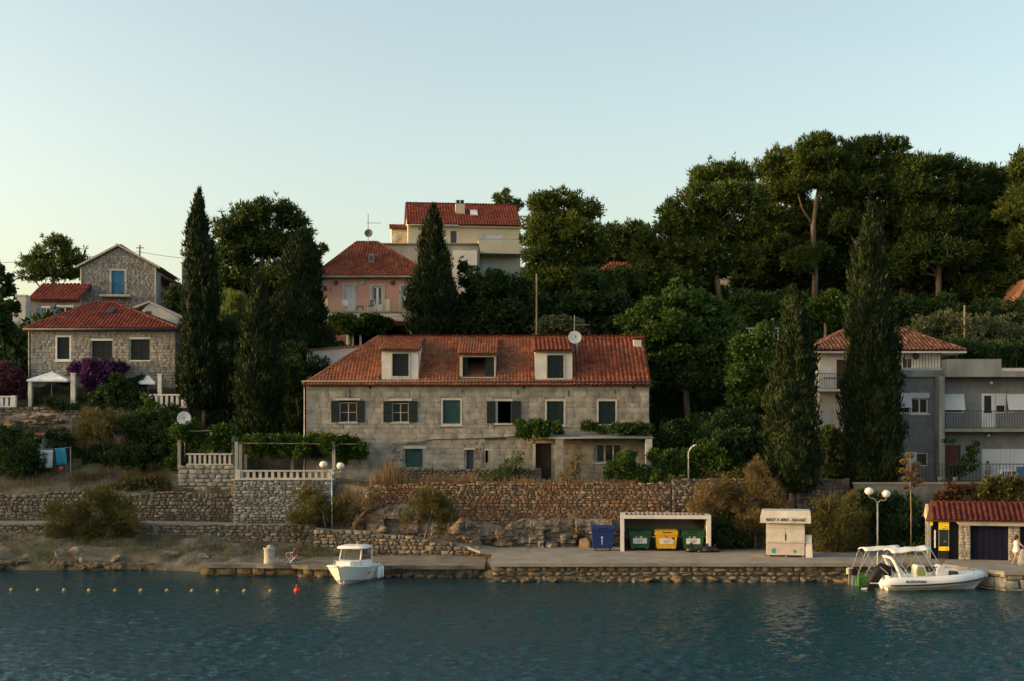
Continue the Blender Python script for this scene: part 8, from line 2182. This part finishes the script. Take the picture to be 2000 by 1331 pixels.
# ---- agave flower stalk by the hut
Y = 80.5
ax_ = PX(1779, Y)
ag = thing("agave_stalk", "tall agave flower stalk with tan tufts left of the tiled hut", "plant", (ax_, Y, QZ))
MB().tube([(ax_, Y, QZ), (ax_ + 0.02, Y, PZ(1000, Y)), (ax_ - 0.03, Y, PZ(940, Y)), (ax_ - 0.02, Y, PZ(886, Y))], [0.05, 0.045, 0.035, 0.02], 8).build("stalk", M_wood, ag, True)
L_tan = leafmat("agave_tufts", [(0.13, 0.095, 0.035), (0.22, 0.155, 0.06), (0.28, 0.2, 0.085)])
rng = np.random.default_rng(5)
for i, (a, b, r) in enumerate(((1777, 890, 9), (1765, 902, 8), (1790, 908, 9), (1780, 915, 9), (1763, 920, 7), (1793, 928, 8), (1770, 936, 7), (1797, 940, 7), (1786, 947, 8), (1768, 953, 6), (1777, 927, 7))):
    c = np.array(P(a, b, Y + rng.uniform(-.3, .3)))
    rr = r / FP * Y
    d = sphere_dirs(420, rng)
    V, F = leaf_quads(c + d * rr * np.array([1, 1, 0.6]) * (0.4 + 0.6 * rng.random((420, 1))) - np.array(org(ag)), d + np.array([0, 0, .6]), (0.12, 0.045), rng)
    tf = link(np_mesh("flower_tuft", V, F, L_tan), "flower_tuft", ag)
    MB().tube([(ax_ - 0.02, Y, c[2] - 0.18), tuple(c)], 0.015, 5).build("branch", M_wood, tf)
V, F = [], []
for i in range(16):
    a = i * 2.4; l = 0.9 + 0.3 * math.sin(i * 5)
    b0 = Vector((ax_, Y, QZ)); d = Vector((math.cos(a), math.sin(a), 0)); s = Vector((-d.y, d.x, 0)) * 0.08
    lf = MB()
    p1, p2 = b0 + d * l * 0.5 + Vector((0, 0, l * 0.6)), b0 + d * l + Vector((0, 0, l * 0.75))
    lf.add([b0 - s, b0 + s, p1 + s * 0.9, p1 - s * 0.9, p2, b0 - Vector((0, 0, .05)), p1 - Vector((0, 0, .05)) - d * .03], [(0, 1, 2, 3), (3, 2, 4), (0, 3, 6, 5), (1, 5, 6, 2), (3, 4, 6), (2, 6, 4)])
    lf.build("leaf", L_dark, ag)

# ---- boats
def hull_mesh(L, beam, zs, n=14, bow_rake=0.5, bow_h=0.25, free=0.85, draft=0.3, tr=0.9, bw=2.4):
    """rows of (keel, chine, gunwale, deck edge) from stern x = 0 to bow x = L"""
    V = []
    for i in range(n + 1):
        t = i / n
        w = beam / 2 * (tr + (1 - tr) * min(1, t * 3)) * (1 - max(0, (t - 0.45) / 0.55) ** bw)
        w = max(w, 0.02)
        zg = free + bow_h * t ** 2
        xk = L * t * (1 - bow_rake / L * max(0, t - 0.7) / 0.3)
        xg = L * t
        wk = w * (0.8 - 0.35 * t)
        zk = -draft + (free * 0.5) * max(0, (t - 0.8) / 0.2) ** 2
        zc = -0.02 + 0.28 * t ** 2
        row = [(xk, 0.0, zk), ((xk + xg) / 2 - 0.0, wk, zc), (xg, w, zg - 0.1), (xg, w + 0.04 * (w > .05), zg - 0.06), (xg, w, zg)]
        V += row + [(x, -y, z) for x, y, z in row[1:]]
    m = 9
    F = []
    for i in range(n):
        a, b = i * m, (i + 1) * m
        for j in range(4): F.append((a + j, a + j + 1, b + j + 1, b + j))
        F.append((a, b, b + 5, a + 5))
        for j in (5, 6, 7): F.append((a + j, b + j, b + j + 1, a + j + 1))
        F.append((a + 4, a + 8, b + 8, b + 4))           # deck
    F.append((0, 5, 6, 7, 8, 4, 3, 2, 1))
    return V, F
# cabin boat moored bow-on
cb = thing("cabin_boat", "white cabin motorboat moored by the low quay with its lit bow", "boat", (PX(716, 75.9), 76.4, 0.0), R(180 + 77), None, False)
L = 4.2
V, F = hull_mesh(L, 2.35, 0, 20, 0.75, 0.22, 0.88, 0.32, 0.92, 3.6)
cb.location = (PX(706, 76), 77.0, 0)
hl = fix_normals(MB().add(V, F).build("hull", M_gel, cb))
import bmesh as _bm
V2 = []
for s in (-1, 1):
    pts = [(L * t, s * (1.15 * (0.92 + .08 * min(1, t * 3)) * (1 - max(0, (t - 0.45) / 0.55) ** 3.6) + 0.03), 0.83 + 0.22 * t * t) for t in [i / 14 for i in range(15)]]
    MB().tube(pts, 0.055, 8).build("rub_rail", M_gel, cb, True)
    wl_ = [(L * t * 0.97, s * (1.15 * (0.92 + .08 * min(1, t * 3)) * (1 - max(0, (t - 0.45) / 0.55) ** 3.6) * (0.88 - 0.3 * t) + 0.02), 0.06 + 0.2 * t * t) for t in [i / 14 for i in range(14)]]
    MB().tube(wl_, 0.018, 5).build("waterline_stripe", M_navy, cb)
# cabin: foredeck trunk, windscreen, roof
MB().prism([(2.0, -0.75, 0.88), (2.0, 0.75, 0.88), (3.4, 0.42, 1.0), (3.4, -0.42, 1.0)], (0, 0, 0.28)).build("cabin_trunk", M_gel, cb)
wsv = [(1.0, -0.86, 0.9), (1.0, 0.86, 0.9), (2.35, 0.62, 1.16), (2.35, -0.62, 1.16), (1.05, -0.8, 1.85), (1.05, 0.8, 1.85), (2.0, 0.58, 1.88), (2.0, -0.58, 1.88)]
lowc = MB().add([(0.9, -0.88, 0.86), (0.9, 0.88, 0.86), (2.4, 0.66, 0.9), (2.4, -0.66, 0.9), (0.92, -0.86, 1.2), (0.92, 0.86, 1.2), (2.32, 0.63, 1.24), (2.32, -0.63, 1.24)], [(0, 3, 2, 1), (4, 5, 6, 7), (0, 1, 5, 4), (1, 2, 6, 5), (2, 3, 7, 6), (3, 0, 4, 7)]).build("cabin_side", M_gel, cb)
gm, nt, b_, out_ = _nt("boat_windscreen")
tr_ = nt.nodes.new("ShaderNodeBsdfTransparent"); tr_.inputs[0].default_value = (0.75, 0.72, 0.68, 1)
b_.inputs["Base Color"].default_value = (0.1, 0.1, 0.09, 1); b_.inputs["Roughness"].default_value = 0.08
mx_ = nt.nodes.new("ShaderNodeMixShader"); mx_.inputs[0].default_value = 0.45
nt.links.new(b_.outputs[0], mx_.inputs[1]); nt.links.new(tr_.outputs[0], mx_.inputs[2]); nt.links.new(mx_.outputs[0], out_.inputs["Surface"])
P4 = [((0.95, -0.85, 1.2), (0.95, -0.8, 1.85), (1.98, -0.58, 1.88), (2.3, -0.62, 1.24)), ((2.3, -0.62, 1.24), (1.98, -0.58, 1.88), (1.98, 0.58, 1.88), (2.3, 0.62, 1.24)), ((2.3, 0.62, 1.24), (1.98, 0.58, 1.88), (0.95, 0.8, 1.85), (0.95, 0.85, 1.2))]
for q in P4: MB().quad(*q).build("windscreen_pane", gm, cb)
for a, b in (((0.95, -0.86, 1.18), (0.95, -0.81, 1.88)), ((0.95, 0.86, 1.18), (0.95, 0.81, 1.88)), ((2.3, -0.63, 1.22), (1.98, -0.6, 1.9)), ((2.3, 0.63, 1.22), (1.98, 0.6, 1.9))): MB().tube([a, b], 0.04, 6).build("cabin_pillar", M_gel, cb, True)
rfv = []
for (z, k) in ((1.86, 1.0), (1.9, 1.06), (1.98, 1.0), (2.04, 0.75)):
    for i in range(20):
        w = 6.2832 * i / 20
        cx_, sy_ = math.cos(w), math.sin(w)
        rfv.append((1.45 + math.copysign(abs(cx_) ** 0.5, cx_) * 0.85 * k, math.copysign(abs(sy_) ** 0.5, sy_) * 0.9 * k, z))
MB().add(rfv, [(r * 20 + i, r * 20 + (i + 1) % 20, r * 20 + 20 + (i + 1) % 20, r * 20 + 20 + i) for r in range(3) for i in range(20)] + [tuple(range(19, -1, -1)), tuple(range(60, 80))]).build("cabin_roof", M_gel, cb, True)
MB().tube([(1.9, 0.3, 2.02), (1.9, 0.3, 2.14)], 0.03, 6).build("mast_light", M_gel, cb)
for s in (-1, 1):
    MB().tube([(2.5, s * 0.78, 0.95), (2.7, s * 0.74, 1.25), (3.6, s * 0.5, 1.35), (4.25, s * 0.06, 1.38)], 0.016, 6).build("bow_rail", M_steel, cb)
    MB().tube([(3.4, s * 0.58, 1.0), (3.4, s * 0.55, 1.33)], 0.014, 5).build("rail_post", M_steel, cb)
MB().tube([(4.25, -0.06, 1.38), (4.25, 0.06, 1.38)], 0.016, 5).build("bow_rail", M_steel, cb)
MB().box(0.05, 0.9, -0.8, 0.8, 0.86, 0.9).build("cockpit_floor", M_gel, cb)
MB().box(0.1, 0.6, -0.5, 0.4, 0.9, 1.25).build("stern_seat", mat("dark_red_canvas", (0.1, 0.03, 0.04), 0.8), cb)
for i, (x_, s_) in enumerate(((0.25, 1.22), (0.75, 1.2))):
    fd = MB().lathe([(0.03, 0), (0.1, 0.06), (0.13, 0.15), (0.13, 0.6), (0.1, 0.7), (0.03, 0.76)], (x_, s_, 0.02), 12).build("fender", M_gel, cb, True)
    MB().tube([(x_, s_, 0.76), (x_, 1.05, 0.95)], 0.012, 4).build("fender_line", M_metal, fd)
MB().box(1.5, 2.1, 1.03, 1.052, 0.46, 0.56).build("hull_mark", M_metal, cb)
wire("mooring line from the cabin boat's bow", tuple(cb.matrix_basis @ Vector((4.3, 0.0, 1.05))) if False else (PX(657, 74.2), 74.0, 1.0), (PX(650, 73.6), 73.6, 0.0), 0.02, 0.015)
wire("mooring line running from the cabin boat along the quay", (PX(742, 77), 76.9, 0.75), (PX(905, 77.3), 77.25, 0.72), 0.3, 0.015)

# rigid inflatable
rb = thing("inflatable_boat", "white rigid inflatable boat with arch, console and black covered outboard", "boat", (PX(1726, 71.2), 71.2, 0.0), R(2.0), None, False)
L = 5.5
def tube_path(s):
    pts = []
    for i in range(15):
        t = i / 14
        x = L * t
        y = s * (0.92 * (1 - max(0, (t - 0.6) / 0.4) ** 2.2))
        pts.append((x, y, 0.42 + 0.34 * t ** 2.2))
    return pts
pa = tube_path(-1)
rad = [0.1, 0.2] + [0.27] * 8 + [0.26, 0.25, 0.24, 0.23, 0.22]
pa0 = [(-0.55, -0.92, 0.4)] + pa
pb_ = [(-0.55, 0.92, 0.4)] + tube_path(1)
rad = [0.08, 0.28] + [0.31] * 9 + [0.3, 0.29, 0.28, 0.27, 0.26]
MB().tube(pa0, rad, 14).build("side_tube", M_hypalon, rb, True)
MB().tube(pb_, rad, 14).build("side_tube", M_hypalon, rb, True)
MB().ball((L - 0.02, 0, 0.75), 0.26, 0.3, 0.25, 14, 10).build("bow_cap", M_hypalon, rb, True)
for s in (-1, 1):
    MB().tube([(x, y + s * 0.3, z - 0.1) for x, y, z in tube_path(s)], 0.05, 6).build("rub_strake", M_navy, rb, True)
    lp = [(x, y + s * 0.17, z + 0.235 - 0.03 * (i % 2)) for i, (x, y, z) in enumerate(tube_path(s))][1:13]
    MB().tube(lp, 0.012, 5).build("grab_line", M_metal, rb)
V, F = hull_mesh(L + 0.05, 1.75, 0, 12, 0.6, 0.3, 0.42, 0.25, 0.95)
fix_normals(MB().add(V, F).build("hull", M_gel, rb))
MB().box(0.02, 0.12, -0.7, 0.7, 0.25, 0.78).build("transom", M_gel, rb)
text(rb, "BUZDOVAN", 0.2, Matrix.Translation((1.35, -1.245, 0.52)) @ FRONT, M_navy, shear=0.2)
# arch at the stern
MB().tube([(0.75, -0.78, 0.6), (0.55, -0.74, 1.1), (0.3, -0.7, 1.62), (0.2, -0.6, 1.75), (0.18, 0.6, 1.75), (0.3, 0.7, 1.62), (0.55, 0.74, 1.1), (0.75, 0.78, 0.6)], [0.1, 0.09, 0.08, 0.075, 0.075, 0.08, 0.09, 0.1], 10).build("arch", M_gel, rb, True)
MB().prism([(0.6, -0.82, 0.62), (1.15, -0.8, 0.62), (0.35, -0.72, 1.6), (0.3, -0.72, 1.62)], (0, 0.06, 0)).build("arch_web", M_gel, rb)
# outboard under a black cover, tilted
MB().tube([(0.35, 0, 0.72), (0.2, 0, 1.0), (-0.1, 0, 1.12), (-0.4, 0, 0.9), (-0.66, 0, 0.5), (-0.85, 0, 0.12)], [0.1, 0.3, 0.34, 0.3, 0.2, 0.12], 12).build("engine_cover", M_black, rb, True)
MB().prism([(-0.5, -0.12, 0.8), (-0.05, -0.12, 0.75), (-0.7, -0.12, -0.15), (-0.95, -0.12, 0.0)], (0, 0.24, 0)).build("engine_leg", M_black, rb)
MB().ball((-0.95, 0.0, -0.02), 0.3, 0.09, 0.1, 12, 8).build("gearcase", M_gel, rb, True)
for k in range(3):
    w = k * 2.094
    MB().prism([(-1.22, 0.0, -0.02), (-1.2, 0.16 * math.cos(w) - 0.05 * math.sin(w), -0.02 + 0.16 * math.sin(w) + 0.05 * math.cos(w)), (-1.24, 0.16 * math.cos(w) + 0.05 * math.sin(w), -0.02 + 0.16 * math.sin(w) - 0.05 * math.cos(w))], (0.02, 0, 0)).build("propeller_blade", M_steel, rb)
MB().box(-0.9, -0.2, -0.55, -0.48, 0.35, 0.4).build("boarding_plate", M_gel, rb)
MB().tube([(-0.3, -0.3, 1.25), (0.15, -0.34, 0.85)], 0.03, 6).build("tilt_strut", M_metal, rb)
# seat, console, cuddy
st_ = MB().prism([(1.65, -0.35, 0.55), (2.25, -0.35, 0.55), (2.25, -0.35, 0.95), (2.12, -0.35, 1.3), (1.75, -0.35, 1.32), (1.65, -0.35, 1.1)], (0, 0.75, 0)).build("helm_seat", M_gel, rb)
MB().prism([(1.73, -0.362, 0.75), (2.18, -0.362, 0.75), (2.16, -0.362, 0.98), (2.06, -0.362, 1.22), (1.8, -0.362, 1.24), (1.73, -0.362, 1.08)], (0, 0.01, 0)).build("cushion", M_seatgreen, st_)
MB().prism([(2.75, -0.45, 0.5), (3.2, -0.45, 0.5), (3.3, -0.45, 1.1), (3.1, -0.45, 1.35), (2.8, -0.45, 1.15)], (0, 0.9, 0)).build("console", M_gel, rb)
MB().lathe([(0.02, 0), (0.16, 0.0), (0.17, 0.02), (0.15, 0.03)], (0, 0, 0), 14).xf(Matrix.Translation((2.68, -0.1, 1.1)) @ Matrix.Rotation(R(-65), 4, 'Y')).build("steering_wheel", M_black, rb, True)
MB().quad((3.05, -0.45, 1.32), (3.32, -0.4, 1.68), (3.32, 0.4, 1.68), (3.05, 0.45, 1.32)).build("windscreen", gm, rb)
MB().prism([(3.3, -0.5, 0.55), (4.15, -0.42, 0.6), (4.0, -0.42, 1.02), (3.7, -0.44, 1.18), (3.3, -0.46, 1.2)], (0, 0.95, 0)).build("cuddy", M_gel, rb)
MB().prism([(3.38, -0.515, 0.78), (4.0, -0.47, 0.8), (3.9, -0.46, 1.0), (3.42, -0.475, 1.04)], (0, 0.02, 0)).build("cuddy_window", M_glass, rb)
MB().prism([(4.1, -0.5, 0.6), (5.2, -0.2, 0.75), (5.2, 0.2, 0.75), (4.1, 0.5, 0.6)], (0, 0, 0.06)).build("foredeck", M_gel, rb)
MB().box(4.9, 4.98, -0.05, 0.05, 0.95, 1.08).build("bow_cleat", M_steel, rb)
def bimini(p, x0, x1, yw, z, base, sag, name="sun_top", hz_=0.0):
    n = 9
    V = []
    for i in range(n):
        t = i / (n - 1)
        for j in range(7):
            s = -1 + 2 * j / 6
            V.append((x0 + (x1 - x0) * t, s * yw, z + hz_ * t + 0.14 * (1 - s * s) - sag * (0.5 - 0.5 * math.cos(4 * math.pi * t)) * 0.5))
    F = [(i * 7 + j, i * 7 + j + 1, (i + 1) * 7 + j + 1, (i + 1) * 7 + j) for i in range(n - 1) for j in range(6)]
    o = MB().add(V, F).build(name, M_canvas, p, True)
    o.modifiers.new("thickness", 'SOLIDIFY').thickness = 0.04
    for s in (-1, 1):
        for (u, v) in base:
            MB().tube([(v, s * yw * 1.0, 0.6), (u, s * yw, z + hz_ * (u - x0) / (x1 - x0))], 0.017, 5).build("frame_tube", M_steel, p)
bimini(rb, 0.2, 2.35, 0.8, 2.02, [(0.25, 1.3), (1.2, 1.3), (2.3, 1.25), (1.0, 0.3), (1.8, 2.8), (2.3, 3.3)], 0.12, "sun_top", 0.2)
MB().tube([(-0.28, 0.35, 0.5), (-0.22, 0.35, 2.0)], 0.02, 6).build("stern_pole", M_steel, rb)

# small green boat behind it with its own sun top
gb_ = thing("green_boat", "small green boat with sun top and outboards behind the inflatable", "boat", (PX(1672, 73.0), 73.0, 0.0), R(3), None, False)
V, F = hull_mesh(3.4, 1.35, 0, 12, 0.4, 0.2, 0.6, 0.2, 0.9)
fix_normals(MB().add(V, F).build("hull", M_boatgreen, gb_))
MB().box(-0.05, 0.0, -0.6, 0.6, 0.1, 0.72).build("transom", M_boatgreen, gb_)
for y_ in (-0.3, 0.35):
    e = MB().bbox(-0.42, -0.05, y_ - 0.14, y_ + 0.14, 0.6, 0.95, 0.05).build("engine_cowl", M_black if y_ < 0 else M_stonetrim, gb_)
    MB().prism([(-0.3, y_ - 0.06, 0.6), (-0.12, y_ - 0.06, 0.6), (-0.2, y_ - 0.06, -0.3), (-0.36, y_ - 0.06, -0.3)], (0, 0.12, 0)).build("engine_leg", M_metal, e)
bimini(gb_, 0.3, 2.35, 0.62, 1.95, [(0.35, -0.1), (0.35, 1.1), (1.1, 0.3), (2.2, 1.2)], 0.05, "sun_top", 0.12)
MB().box(1.0, 1.3, -0.55, 0.55, 0.45, 0.5).build("thwart", M_wood, gb_)
